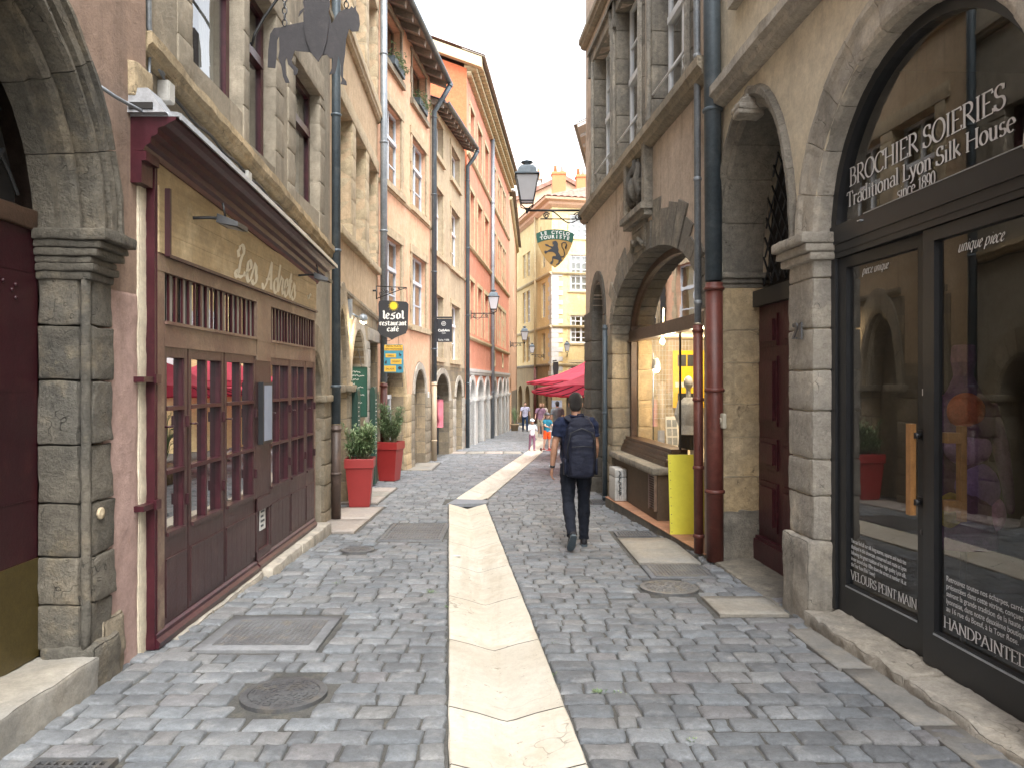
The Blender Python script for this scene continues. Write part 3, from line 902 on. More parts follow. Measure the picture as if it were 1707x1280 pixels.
def window(F, par, s0, s1, z0, z1, o=-.2, fm='white_frame', cols=2, rows=(.35,), bar=.035, fr=.055, pm='pane', curtain=None, surround=None, sm='trim_gold', sill=True, sw=.14, cross=None, proud=.03):
    """a window: frame with its bars, pane, surround stones and sill under it"""
    mb = MB()
    d = .05
    mb.fbox(F, s0, s0 + fr, z0, z1, o, o + d); mb.fbox(F, s1 - fr, s1, z0, z1, o, o + d)
    mb.fbox(F, s0 + fr, s1 - fr, z0, z0 + fr, o, o + d); mb.fbox(F, s0 + fr, s1 - fr, z1 - fr, z1, o, o + d)
    for i in range(1, cols):
        c = s0 + (s1 - s0) * i / cols
        w = fr * 1.25 if (cols == 2 or i * 2 == cols) else bar
        mb.fbox(F, c - w / 2, c + w / 2, z0 + fr, z1 - fr, o + .002, o + d + .008)
    for t in rows:
        zc = z1 - (z1 - z0) * t
        mb.fbox(F, s0 + fr, s1 - fr, zc - bar / 2, zc + bar / 2, o + .004, o + d - .006)
    if cross:
        zc = z1 - (z1 - z0) * cross
        mb.fbox(F, s0 + fr, s1 - fr, zc - .045, zc + .045, o - .004, o + d + .03)
    w = mb.build('window', M[fm], par)
    mb = MB(); mb.poly([F.p(s0 + fr * .5, z0 + fr * .5, o + .02), F.p(s1 - fr * .5, z0 + fr * .5, o + .02), F.p(s1 - fr * .5, z1 - fr * .5, o + .02), F.p(s0 + fr * .5, z1 - fr * .5, o + .02)])
    mb.build('pane', M[pm], w)
    if curtain:
        mb = MB()
        for (a, b) in curtain:
            n = 14
            A = []
            for i in range(n + 1):
                s = s0 + (s1 - s0) * (a + (b - a) * i / n)
                oo = o - .10 + .015 * math.sin(i * 2.1)
                A.append((mb.vert(F.p(s, z0, oo)), mb.vert(F.p(s, z1, oo))))
            for p_, q_ in zip(A, A[1:]): mb.face((p_[0], q_[0], q_[1], p_[1]), 0, True)
        mb.build('curtain', M['curtain'], w)
    if surround:
        mb = MB()
        rnd = random.uniform
        n = max(2, int((z1 - z0) / .36))
        for k in range(n):
            za, zb = z0 + (z1 - z0) * k / n, z0 + (z1 - z0) * (k + 1) / n
            e = surround + (.06 if k % 2 else 0) * 1.0
            mb.fbox(F, s0 - e, s0 + .0, za + .003, zb - .003, -.02, proud + rnd(-.004, .004)); mb.fbox(F, s1 - .0, s1 + e, za + .003, zb - .003, -.02, proud + rnd(-.004, .004))
        mb.fbox(F, s0 - surround - .05, s1 + surround + .05, z1, z1 + surround * 1.3, -.02, proud + .012)
        if sill: mb.fbox(F, s0 - surround - .08, s1 + surround + .08, z0 - sw, z0 - .001, o, proud + .06)
        mb.build('stone_surround', M[sm], w)
    return w

def band(F, par, pts, h, out, mat, name='string_course', rough=.0):
    """projecting string course through (s, z) points: chamfered top, thin underside"""
    mb = MB()
    prof = [(-.02, 0), (out, 0), (out, h * .45), (out * .75, h * .62), (out * .7, h * .85), (out * .3, h), (-.02, h)]
    prev = None
    fine = []
    for (a, b) in zip(pts, pts[1:]):
        n = max(1, int((b[0] - a[0]) / .15)) if rough else 1
        for i in range(n): fine.append((a[0] + (b[0] - a[0]) * i / n, a[1] + (b[1] - a[1]) * i / n))
    fine.append(pts[-1])
    for (s, z) in fine:
        row = []
        for (o, dz) in prof:
            p = F.p(s, z - dz, o)
            if rough and o > 0: p = p + noise.noise_vector(p * 6) * rough
            row.append(mb.vert(p))
        if prev:
            for j in range(len(prof)): mb.face((prev[j], prev[(j + 1) % len(prof)], row[(j + 1) % len(prof)], row[j]))
        else: mb.face(row[::-1])
        prev = row
    mb.face(prev)
    return mb.build(name, M[mat], par)

def drainpipe(label, pts, segs, group=None):
    """segs: list of (material, i0, i1, radius, collar spacing)"""
    p0 = Vector(pts[-1])
    t = thing('drainpipe', label, 'drainpipe', tuple(p0), group=group)
    for (mat, a, b, r, sp) in segs:
        mb = MB()
        q = [Vector(p) for p in pts[a:b + 1]]
        mb.tube(q, r, 14)
        o = mb.build('pipe_section', M[mat], t)
        tot = 0
        for u, v in zip(q, q[1:]):
            L = (v - u).length
            d = (v - u).normalized()
            x = sp * .5 - tot % sp if tot else .06
            while x < L - .03:
                c = u + d * x
                mb = MB(); mb.tube([c - d * .022, c - d * .012, c + d * .012, c + d * .022], [r * 1.02, r * 1.2, r * 1.2, r * 1.02], 14); mb.build('collar', M[mat], t)
                x += sp
            tot += L
    return t

def roof_eaves(F, par, s0, s1, z, out, depth, slope, mat='roof', rafters=None, gutter=None, board='oldwood', rw=.09, rh=.12, tile=.2, z2=None):
    """pitched roof rising away from the street with rafter tails and a gutter; tiles as real ridges"""
    mb = MB()
    n = max(2, int((s1 - s0) / tile))
    rows = max(2, int((depth + out) / .6))
    def Z(s): return z if z2 is None else z + (z2 - z) * (s - s0) / (s1 - s0)
    def P(s, t, dz):  # t: 0 at the eave edge
        return F.p(s, Z(s) + t * slope + dz, out - t)
    T = depth + out
    for i in range(n):
        a, b = s0 + (s1 - s0) * i / n, s0 + (s1 - s0) * (i + 1) / n
        prof = []
        for k in range(5):
            q = k / 4
            prof.append((a + (b - a) * q, .02 + .05 * math.sin(math.pi * q)))
        A = [mb.vert(P(s, 0, dz)) for s, dz in prof]; B = [mb.vert(P(s, T, dz)) for s, dz in prof]
        C = [mb.vert(P(s, 0, -.015)) for s, dz in prof]
        for k in range(4):
            mb.face((A[k], A[k + 1], B[k + 1], B[k]), 0, True); mb.face((C[k], C[k + 1], A[k + 1], A[k]))
    mb.poly([P(s0, T, 0), P(s1, T, 0), F.p(s1, z - .2, -depth), F.p(s0, z - .2, -depth)])
    rf = mb.build('roof', M[mat], par)
    mb = MB()
    mb.hexa([P(s0, 0, -.05), P(s1, 0, -.05), P(s1, out + .15, -.05), P(s0, out + .15, -.05), P(s0, 0, -.018), P(s1, 0, -.018), P(s1, out + .15, -.018), P(s0, out + .15, -.018)])
    mb.build('eaves_boarding', M[board], rf)
    if rafters:
        k = int((s1 - s0) / rafters)
        for i in range(k + 1):
            mb = MB()
            c = s0 + .08 + (s1 - s0 - .16) * i / k
            mb.hexa([P(c - rw / 2, .06, -.05 - rh), P(c + rw / 2, .06, -.05 - rh), P(c + rw / 2, out + .12, -.05 - rh), P(c - rw / 2, out + .12, -.05 - rh),
                     P(c - rw / 2, .03, -.052), P(c + rw / 2, .03, -.052), P(c + rw / 2, out + .12, -.052), P(c - rw / 2, out + .12, -.052)])
            mb.build('rafter_tail', M[board], rf)
    if gutter:
        mb = MB()
        r = .075
        A = []
        for s in (s0 - .05, s1 + .1):
            row = []
            for k in range(9):
                a = math.pi + math.pi * k / 8
                row.append(mb.vert(F.p(s, Z(s) + r * math.sin(a), out + r * .7 + r * math.cos(a))))
            for k in range(8, -1, -1):
                a = math.pi + math.pi * k / 8
                row.append(mb.vert(F.p(s, Z(s) + r * .85 * math.sin(a), out + r * .7 + r * .85 * math.cos(a))))
            A.append(row)
        m = len(A[0])
        for j in range(m): mb.face((A[0][j], A[0][(j + 1) % m], A[1][(j + 1) % m], A[1][j]), 0, True)
        mb.face(A[0]); mb.face(A[1])
        mb.build('roof_gutter', M[gutter], rf)
    return rf

def arch_ring(par, F, sc, zs, a, rise, w, mat, nv=9, o0=-.06, o1=.03, name='arch_stones', span=(0, 180), jit=.004, chamfer=.03):
    """voussoirs round an arch of half-width a and given rise"""
    mb = MB()
    k = rise / a
    prof = [(a, o0), (a, o1 - chamfer), (a + chamfer, o1), (a + w, o1), (a + w, o0)]
    mb.voussoirs(F, sc, zs, prof, span[0], span[1], nv, m=4, kz=k if k else 1, jit=jit)
    return mb.build(name, M[mat], par)

def pier(par, F, s0, s1, z0, z1, o0, o1, mat, h=.33, step=.5, amp=.004, bev=.012, name='stone_pier', vary=.25):
    mb = MB()
    z = z0
    sd_ = random.uniform(0, 50)
    while z < z1 - .05:
        hh = h * random.uniform(1 - vary, 1 + vary)
        zt = z1 if z + hh > z1 - .12 else z + hh
        d = random.uniform(-.006, .006)
        mb.stone(F, s0 + random.uniform(-.004, .004), s1 + random.uniform(-.004, .004), z + .004, zt - .004, o0, o1 + d, step, amp, bev, seed=sd_)
        z = zt
    return mb.build(name, M[mat], par)

# ------------------------------------------------------------------ left: arched doorway house
F0 = Facade(-2.36, -8, -2.36, 4.90, 1)
sy = F0.s_of_y
b0 = thing('arched_doorway_house', 'pinkish brown house with a deep grey stone arch over its plum door at left', 'house', (-2.36, -2, 0))
SC0, ZS0 = sy(3.05), 2.45
mb = MB()
mb.sheet(F0, [(0, -.6), (F0.L, -.6), (F0.L, 13), (0, 13)], [(arch_poly(SC0 - 1.285, SC0 + 1.285, -.05, ZS0, 1.285), .3)])
body(mb, F0, 0, F0.L, -.6, 13, 7)
mb.build('wall', M['pl_pinkbrown'], b0)
mb = MB()   # archivolt: hollow and roll mouldings, stepping out from the door plane to the street
prof = [(1.09, -.26), (1.10, -.15), (1.14, -.14), (1.145, -.07), (1.165, -.045), (1.19, -.045), (1.205, -.07), (1.21, -.115), (1.235, -.10), (1.25, .02), (1.27, .04), (1.295, .038), (1.31, .006), (1.335, .008), (1.345, .045), (1.395, .05), (1.41, .015), (1.43, .06), (1.46, .058), (1.47, -.02), (1.35, -.28)]
mb.voussoirs(F0, SC0, ZS0, prof, 0, 180, 9, m=6, jit=.003, gap=.007, rough=.007)
mb.build('arch_stones', M['stone_left'], b0)
for sg in (1, -1):
    c = SC0 + sg * 1.11
    mb = MB()
    z = .10
    for hh in (.25, .27, .30, .33, .36, .31, .30):
        zt = min(z + hh, 2.23)
        a, b = (c, c + .16) if sg > 0 else (c - .16, c)
        mb.stone(F0, a, b, z + .004, zt - .004, -.25, -.02 + random.uniform(-.004, .004), .05, .011, .009, seed=z)
        a, b = (c + .045, c + .27 + random.uniform(-.025, .025)) if sg > 0 else (c - .27, c - .045)
        mb.stone(F0, a, b, z + .005, zt - .005, -.24, .035 + random.uniform(-.008, .008), .05, .013, .009, seed=z + 3)
        z = zt
    mb.build('doorway_pier', M['stone_left'], b0)
    mb = MB()
    q = c + sg * .018
    mb.tube([F0.p(q, .1 + 2.1 * i / 24, .012) + noise.noise_vector(Vector((i * .7, sg, 0))) * .004 for i in range(25)], .026, 10)
    mb.build('corner_shaft', M['stone_left'], b0)
    mb = MB()
    for (za, zb, e) in ((2.17, 2.215, .02), (2.215, 2.26, .045), (2.26, 2.30, .03), (2.30, 2.345, .075), (2.345, 2.385, .10), (2.385, 2.45, .145)):
        a, b = (c - .01 - e * .35, c + .24 + e * .35) if sg > 0 else (c - .24 - e * .35, c + .01 + e * .35)
        mb.stone(F0, a, b, za, zb, -.25, .04 + e * .9, .04, .009, .012, seed=za)
    mb.build('capital', M['stone_left'], b0)
    mb = MB()
    a, b = (c - .02, c + .30) if sg > 0 else (c - .30, c + .02)
    mb.stone(F0, a, b, -.35, .12, -.24, .075, .05, .016, .03, seed=5)
    mb.build('plinth', M['stone_left'], b0)
mb = MB()   # carved keystone bracket leaning out over the street
for k in range(9):
    t = k / 8
    w = .13 + .05 * math.sin(t * 3.1)
    mb.stone(F0, SC0 - w, SC0 + w, ZS0 + .98 + t * .55, ZS0 + 1.06 + t * .55, -.2, .12 + .20 * t + .05 * math.sin(t * 9), .05, .016, .02, seed=k)
mb.lathe([(.0, -.2), (.07, -.18), (.075, .18), (0, .2)], F0.p(SC0, ZS0 + 1.02, .16), 10, rot=Matrix.Rotation(R(90), 3, 'X'))
mb.build('keystone', M['stone_left'], b0)
mb = MB()
mb.fbox(F0, SC0 - 1.12, SC0 + 1.12, .62, 2.44, -.32, -.255)
dr = mb.build('door', M['maroon_dk'], b0)
mb = MB(); mb.fbox(F0, SC0 - 1.12, SC0 + 1.12, .07, .62, -.318, -.248); mb.build('kick_plate', surf('dull_olive_brass', (.10, .075, .025), (.085, .062, .02), rough=.4, bump=.05, metal=.4), dr)
mb = MB()
for zz in (.95, 1.55, 2.2):
    mb.fbox(F0, SC0 - 1.1, SC0 + 1.1, zz, zz + .004, -.256, -.253)
for (yy, zz) in ((.83, 2.13), (.93, 2.12), (.90, 2.09), (.93, 2.05), (.72, 2.13), (.5, 2.13)): mb.ball(F0.p(SC0 + yy, zz, -.253), .012, n=8, m=6)
mb.build('rivets', M['maroon_dk'], dr)
mb = MB(); mb.stone(F0, SC0 - 1.1, SC0 + 1.1, 2.44, 2.55, -.32, -.235, .06, .008, .012); mb.build('transom', M['brownwood'], b0)
mb = MB()
lun = [(SC0 + 1.1 * math.cos(R(180 * i / 20)), ZS0 + 1.1 * math.sin(R(180 * i / 20))) for i in range(21)]
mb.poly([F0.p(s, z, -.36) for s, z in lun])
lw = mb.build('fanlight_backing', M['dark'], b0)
mb = MB()
for k in range(-12, 13):      # wrought lattice, wavy bars crossing
    for sg in (1, -1):
        pts = []
        for i in range(30):
            t = i / 29 * 2.4 - .6
            s, z = k * .2 + sg * t + .015 * math.sin(t * 40), t * 1.25
            if s * s + z * z < 1.07 ** 2 and z > .1: pts.append(F0.p(SC0 + s, ZS0 + z, -.31 + .008 * sg))
        if len(pts) > 1: mb.tube(pts, .011, 5)
mb.build('fanlight_lattice', M['black'], lw)
mb = MB(); mb.stone(F0, SC0 - 1.25, SC0 + 1.14, -.3, .07, -.5, .075, .05, .016, .02, seed=2, nz=5); mb.build('threshold', M['slab_tan'], b0)
mb = MB()
mb.stone(F0, sy(4.36), sy(4.78), -.3, 2.16, -.05, .012, .05, .008, .02, seed=8, nz=4); mb.build('pink_wall_strip', M['pl_pink'], b0)
mb = MB(); mb.stone(F0, sy(4.78), sy(4.905), -.3, 2.95, -.05, .018, .05, .006, .015, seed=9); mb.build('corner_strip', M['pl_beige'], b0)
mb = MB(); mb.stone(F0, sy(4.66), sy(4.90), 3.40, 3.62, -.1, .05, .05, .012, .012, seed=4); mb.build('corner_stone', M['stone_gold'], b0)
mb = MB(); mb.stone(F0, sy(4.32), sy(4.56), -.3, .22, -.05, .045, .04, .02, .04, seed=14); mb.build('mortar_foot', M['stone_brown'], b0)
mb = MB(); p = F0.p(sy(4.27), .85, .04); mb.lathe([(.0, 0), (.034, 0), (.034, .012), (.026, .016), (.0, .016)], p, 20, rot=Matrix.Rotation(R(90), 3, 'Y')); tag(mb.build('survey_disc', M['trim_gold'], b0))

# ------------------------------------------------------------------ left: house over the maroon shopfront
F1 = Facade(-2.45, 4.94, -2.47, 10.56, 1)
sy = F1.s_of_y
b1 = thing('stone_windowed_house', 'grey brown stone house with maroon windows above the maroon shopfront', 'house', (-2.45, 7.7, 0))
WN = [(sy(5.84), sy(7.0), 4.13, 5.75), (sy(7.15), sy(8.0), 3.9, 5.55), (sy(8.76), sy(9.93), 3.86, 5.42)]
W2_ = [(a, b, 7.2, 9.2) for (a, b, c, d) in WN]
ARC1 = (sy(9.35), sy(10.15))
mb = MB()
mb.sheet(F1, [(0, -.6), (F1.L, -.6), (F1.L, 13.5), (0, 13.5)], [(rect(a, b, c, d), .30) for (a, b, c, d) in WN + W2_] + [(arch_poly(sy(9.08), sy(10.05), -.5, 1.35, .62), .35), (rect(sy(5.1), sy(8.95), -.3, 2.4), .5)])
body(mb, F1, 0, F1.L, -.6, 13.5, 7)
mb.build('wall', M['pl_greybrown'], b1)
for i, (a, b, c, d) in enumerate(WN):
    window(F1, b1, a + .02, b - .02, c, d, o=-.17, fm='maroon', cols=1, rows=(), fr=.085, cross=.36 if i else .3, curtain=[(0, .25), (.7, 1)], pm='pane')
for (a, b, c, d) in W2_:
    window(F1, b1, a + .02, b - .02, c, d, o=-.17, fm='maroon', cols=2, rows=(), fr=.085, cross=.36)
mb = MB()   # dressed jamb stones between and round the windows
def jamb_col(s0, s1, z0, z1, o1=.014):
    z = z0; k = 0
    while z < z1 - .02:
        h = random.uniform(.26, .40); zt = z1 if z + h > z1 - .12 else z + h
        mb.stone(F1, s0, s1, z + .003, zt - .003, -.16, o1 + random.uniform(-.006, .006), .09, .006, .006, seed=z + s0)
        z = zt
jamb_col(WN[0][1] - .0, WN[1][0] + .0, 3.84, 5.8); jamb_col(WN[1][1], WN[1][1] + .3, 3.74, 5.7); jamb_col(WN[2][0] - .3, WN[2][0], 3.62, 5.5); jamb_col(WN[2][1], WN[2][1] + .26, 3.6, 5.5); jamb_col(WN[0][0] - .26, WN[0][0], 3.95, 5.85)
for (a, b, c, d) in WN: mb.stone(F1, a - .2, b + .2, d, d + .32, -.16, .025, .1, .006, .008, seed=a)
mb.build('window_jamb_stones', M['pl_greybrown'], b1)
band(F1, b1, [(0.0, 3.93), (sy(7.2), 3.76), (F1.L, 3.46)], .15, .11, 'stone_gold', rough=.018)
band(F1, b1, [(0.0, 6.9), (F1.L, 6.7)], .16, .10, 'stone_brown', rough=.012)
pier(b1, F1, sy(9.06), sy(9.12), -.5, 1.4, -.1, .03, 'stone_brown', .3, .1)
pier(b1, F1, sy(10.05), F1.L - .01, -.5, 1.35, -.3, .05, 'stone_brown', .3, .08, .008, .016)
arch_ring(b1, F1, sy(9.565), 1.35, .485, .62, .3, 'stone_brown', 9, -.3, .04)
mb = MB(); mb.fbox(F1, sy(9.08), sy(10.05), -.5, 2.0, -.42, -.34); mb.build('blind_arch_back', M['stone_brown'], b1)
mb = MB(); mb.stone(F1, sy(10.0), F1.L, 1.33, 1.42, -.3, .09, .06, .006, .015); mb.build('impost', M['stone_brown'], b1)
mb = MB()  # kerb and doorstep of the shop
mb.stone(F1, sy(4.98), sy(6.95), -.5, -.155, 0, .225, .06, .014, .03, seed=1); mb.stone(F1, sy(6.97), sy(8.0), -.5, -.143, 0, .30, .06, .012, .03, seed=2); mb.stone(F1, sy(8.01), sy(9.32), -.5, -.143, 0, .31, .06, .01, .03, seed=3)
mb.build('doorstep', M['stone_pale'], b1)

# ------------------------------------------------------------------ the maroon shopfront
FS = Facade(-2.31, 4.90, -2.31, 9.04, 1)
sy = FS.s_of_y
sh = thing('shopfront', 'maroon wooden shopfront with small panes, ochre signboard and grey topped cornice', 'shopfront', (-2.31, 6.9, -.15))
LEAVES = [(5.02, 5.40, 1), (5.42, 6.10, 2), (6.12, 6.88, 2), (7.29, 7.98, 2), (7.99, 8.60, 2), (8.61, 9.0, 1)]
mb = MB()       # posts and rails
mb.fbox(FS, 0, sy(5.02), -.15, 2.40, -.13, .02, 0)
mb.fbox(FS, sy(6.88), sy(7.29), 1.98, 2.36, -.07, .028, 0)
mb.fbox(FS, sy(9.0), sy(9.04), -.15, 2.40, -.13, .02, 0)
mb.fbox(FS, 0, FS.L, 2.34, 2.46, -.09, .024, 0)
mb.fbox(FS, sy(5.02), sy(6.88), 1.84, 1.995, -.09, .022, 0); mb.fbox(FS, sy(7.29), sy(9.0), 1.84, 1.995, -.09, .022, 0)
mb.fbox(FS, sy(5.02), sy(6.88), 1.99, 2.012, -.09, .04, 0); mb.fbox(FS, sy(7.29), sy(9.0), 1.99, 2.012, -.09, .04, 0)
mb.fbox(FS, sy(6.88), sy(7.29), 1.80, 1.98, -.07, .026, 0)
mb.build('frame', M['framewood'], sh)
mb = MB()
mb.fbox(FS, -.0, .055, -.15, 3.02, -.14, -.131); mb.poly([FS.p(-.002, -.15, -.13), FS.p(-.002, 3.02, -.13), FS.p(-.002, 3.02, .028), FS.p(-.002, -.15, .028)])
mb.fbox(FS, -.03, -.003, -.15, 3.02, -.10, .024)
mb.build('side_board', M['maroon'], sh)
for zz in (.78, 1.60):
    mb = MB(); mb.fbox(FS, -.19, -.02, zz, zz + .035, -.06, .03); mb.fbox(FS, -.05, .02, zz - .01, zz + .05, .024, .045); mb.build('wall_cramp', M['maroon'], sh)
mb = MB()       # pier with menu
mb.fbox(FS, sy(6.885), sy(7.285), .52, 1.80, -.07, .012); mb.fbox(FS, sy(6.90), sy(7.27), -.05, .50, -.07, .0)
mb.fbox(FS, sy(6.885), sy(7.285), .40, .52, -.07, .03)
for s in (6.885, 7.25): mb.fbox(FS, sy(s), sy(s + .04), -.05, .52, -.07, .02)
mb.fbox(FS, sy(6.885), sy(7.285), -.05, .03, -.06, .026)
mb.build('middle_pier', M['maroon_panel'], sh)
for (ya, yb, nc) in LEAVES:
    a, b = sy(ya), sy(yb)
    mb = MB()
    st = .05
    # stiles and rails
    mb.fbox(FS, a, a + st, -.04, 1.84, -.05, .012); mb.fbox(FS, b - st, b, -.04, 1.84, -.05, .012)
    mb.fbox(FS, a + st, b - st, 1.77, 1.84, -.05, .011); mb.fbox(FS, a + st, b - st, .40, .57, -.05, .011); mb.fbox(FS, a + st, b - st, -.04, .03, -.05, .011)
    mb.fbox(FS, a + st, b - st, .55, .575, -.05, .028)
    lf = mb.build('window_leaf', M['maroon_panel'], sh)
    mb = MB(); n = max(2, int((b - a - .06) / .11))
    for i in range(n):
        u0, u1 = a + st * .6 + (b - a - st * 1.2) * i / n, a + st * .6 + (b - a - st * 1.2) * (i + 1) / n
        mb.fbox(FS, u0 + .002, u1 - .002, -.0, .395, -.04, .019)
    mb.fbox(FS, a + st * .6, b - st * .6, .385, .40, -.04, .024)
    mb.build('kick_panel', M['maroon_panel'], lf)
    mb = MB()   # deep glazing bars: bright red sides
    for i in range(1, nc):
        c = a + (b - a) * i / nc; mb.fbox(FS, c - .016, c + .016, .575, 1.77, -.040, .006)
    for zz in (.985, 1.42):
        mb.fbox(FS, a + st, b - st, zz - .014, zz + .014, -.038, .016)
    mb.fbox(FS, a + st, a + st + .010, .575, 1.77, -.045, .004); mb.fbox(FS, b - st - .010, b - st, .575, 1.77, -.045, .004)
    mb.build('glazing_bars', M['maroon'], lf)
    mb = MB(); mb.poly([FS.p(a + .02, .56, -.020), FS.p(b - .02, .56, -.020 - .022 * (b - a)), FS.p(b - .02, 1.79, -.020 - .022 * (b - a)), FS.p(a + .02, 1.79, -.020)]); mb.build('pane', M['pane_mirror'], lf)
    for zz in (.72, 1.28):
        mb = MB(); mb.fbox(FS, b - .028, b - .008, zz, zz + .08, .012, .035); mb.build('hinge', M['maroon_dk'], lf)
    mb = MB(); mb.tube([FS.p(a + .02, 1.30, .01), FS.p(a + .02, 1.30, .05), FS.p(a + .05, 1.30, .055)], .008, 6); mb.build('shutter_catch', M['maroon_dk'], lf)
# louvred clerestory: upright slats before pale blinds
for (ya, yb) in ((5.02, 6.88), (7.29, 9.0)):
    mb = MB(); a, b = sy(ya), sy(yb)
    n = int((b - a) / .105)
    for i in range(n + 1):
        c = a + .01 + (b - a - .02) * i / n; w = .03 if i % 4 == 2 else .014
        mb.fbox(FS, c - w / 2, c + w / 2, 2.012, 2.34, -.016, .0)
    tr = mb.build('clerestory_slats', M['maroon'], sh)
    mb = MB(); mb.poly([FS.p(a, 2.0, -.028), FS.p(b, 2.0, -.028), FS.p(b, 2.36, -.028), FS.p(a, 2.36, -.028)]); mb.build('pane', M['pane_old'], tr)
    mb = MB()
    for i in range(n):
        if i % 3 == 2: continue
        u = a + (b - a) * (i + .12) / n; mb.fbox(FS, u, u + (b - a) / n * .72, 2.0, 2.36, -.024, -.019)
    mb.build('blind', M['blind'], tr)
mb = MB()       # signboard of three planks, its raised border
for (za, zb) in ((2.46, 2.60), (2.602, 2.765), (2.767, 2.90)): mb.fbox(FS, .02, FS.L - .0, za, zb, -.05, .03)
mb.fbox(FS, .02, FS.L, 2.90, 3.10, -.07, .015)
sg_ = mb.build('signboard', M['signwood'], sh)
mb = MB(); mb.fbox(FS, .10, .125, 2.445, 2.90, .03, .065); mb.fbox(FS, .125, FS.L - .01, 2.44, 2.462, .028, .055); mb.build('sign_border', M['maroon_dk'], sg_)
# cornice, settling towards its far end
mb = MB()
cp = [(-.10, -.22), (.03, -.21), (.045, -.18), (.075, -.165), (.08, -.125), (.12, -.11), (.125, -.07), (.17, -.055), (.20, -.035), (.235, -.02), (.24, .0), (-.12, .0)]
def cornice_rows(prof):
    rows = []
    ends = [(-.20, 3.275), (1.2, 3.20), (2.6, 3.115), (4.22, 3.01)]
    for (s, z) in ends: rows.append([FS.p(s, z + dz, o) for (o, dz) in prof])
    return rows
rows = cornice_rows(cp)
ids = [[mb.vert(p) for p in r] for r in rows]
n = len(cp)
for A, B in zip(ids, ids[1:]):
    for j in range(n): mb.face((A[j], A[(j + 1) % n], B[(j + 1) % n], B[j]))
mb.face(ids[0]); mb.face(ids[-1])
co = mb.build('cornice', M['maroon'], sh)
mb = MB()
for (pp, nm) in ((((-.14, .002), (.255, .002), (.262, -.02), (.275, -.02), (.272, .02), (.25, .03), (-.14, .06)), 0),):
    rows = cornice_rows(pp); ids = [[mb.vert(p) for p in r] for r in rows]; n = len(pp)
    for A, B in zip(ids, ids[1:]):
        for j in range(n): mb.face((A[j], A[(j + 1) % n], B[(j + 1) % n], B[j]))
    mb.face(ids[0]); mb.face(ids[-1])
mb.build('flashing', M['zinc_lt'], co)
mb = MB(); mb.fbox(FS, -.2, -.02, 3.0, 3.06, -.09, .05); mb.fbox(FS, -.2, -.05, 2.86, 3.0, -.09, .02); mb.build('cornice_bracket', M['maroon'], co)
mb = MB(); pp = [(-.02, -.15), (.045, -.15), (.055, -.11), (.03, -.085), (.03, -.06), (.012, -.045), (-.02, -.045)]
mb.prism([FS.p(-.02, z, o) for (o, z) in pp], FS.d * 2.0); mb.prism([FS.p(2.0, z + .01, o) for (o, z) in pp], FS.d * 2.1); mb.build('sill', M['maroon'], sh)
# interior behind the panes
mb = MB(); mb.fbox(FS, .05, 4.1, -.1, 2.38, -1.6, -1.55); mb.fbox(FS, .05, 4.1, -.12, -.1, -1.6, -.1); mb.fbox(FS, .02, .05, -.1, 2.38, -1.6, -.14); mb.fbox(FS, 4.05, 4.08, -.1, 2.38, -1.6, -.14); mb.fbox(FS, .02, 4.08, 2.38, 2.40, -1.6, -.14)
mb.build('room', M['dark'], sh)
# ------------------------------------------------------------------ left: tan house
F2 = Facade(-2.55, 10.57, -2.72, 16.0, 1)
b2 = thing('tan_house', 'tan plastered house with bare stone window groups and pointed ground arches', 'house', (-2.6, 13.2, -.4))
WA = [(.95, 2.15), (2.5, 3.68), (4.05, 5.22)]
holes = [(rect(a, b, 4.02, 6.05), .30) for a, b in WA] + [(rect(a, b, 7.5, 9.5), .30) for a, b in WA] + [(rect(a, b, 10.4, 12.1), .30) for a, b in WA]
mb = MB()
mb.sheet(F2, [(0, 1.9), (.62, 1.9), (.62, 2.99), (5.43, 2.99), (5.43, 13.2), (0, 13.2)], holes)
body(mb, F2, 0, F2.L, -.7, 13.2, 7)
mb.build('wall', M['pl_tan'], b2)
gh = [(arch_poly(.78, 1.72, -.6, 1.55, 1.22), .35), (arch_poly(2.08, 3.66, -.6, 1.62, .9), .55), (rect(4.2, 5.3, -.6, 2.42), .4)]
mb = MB()
mb.sheet(F2, [(0, -.7), (F2.L, -.7), (F2.L, 2.988), (.622, 2.988), (.622, 1.898), (0, 1.898)], gh, o=.004)
mb.build('ground_floor', M['st_ground'], b2)
for k, zz in enumerate(((4.02, 6.05), (7.5, 9.5), (10.4, 12.1))):
    for (a, b) in WA:
        window(F2, b2, a + .12, b - .02, zz[0], zz[1], o=-.24, fm='white_frame', cols=2, rows=(), cross=.35, curtain=[(.2, .5), (.6, .95)])
    mb = MB()
    for (s0, s1) in ((.7, .95), (2.15, 2.5), (3.68, 4.05), (5.22, 5.40)):
        z = zz[0] - .1
        while z < zz[1] - .02:
            h = random.uniform(.3, .42); zt = zz[1] if z + h > zz[1] - .14 else z + h
            mb.stone(F2, s0, s1, z + .003, zt - .003, -.20, .03 + random.uniform(-.005, .005), .15, .003, .006, seed=z + s0); z = zt
    mb.stone(F2, .6, 5.4, zz[1], zz[1] + .26, -.24, .04, .2, .004, .012, seed=3)
    mb.build('window_jamb_stones', M['trim_gold'], b2)
    mb = MB()
    for (a, b) in WA: mb.stone(F2, a - .14, b + .14, zz[0] - .14, zz[0], -.24, .10, .12, .006, .015, seed=a)
    mb.build('window_sills', M['trim_gold'], b2)
band(F2, b2, [(0, 7.42), (F2.L, 7.34)], .2, .12, 'trim_gold', rough=.008)
band(F2, b2, [(.7, 3.13), (F2.L, 2.98)], .10, .05, 'stone_brown', rough=.012)
band(F2, b2, [(0, 10.32), (F2.L, 10.3)], .16, .10, 'trim_gold')
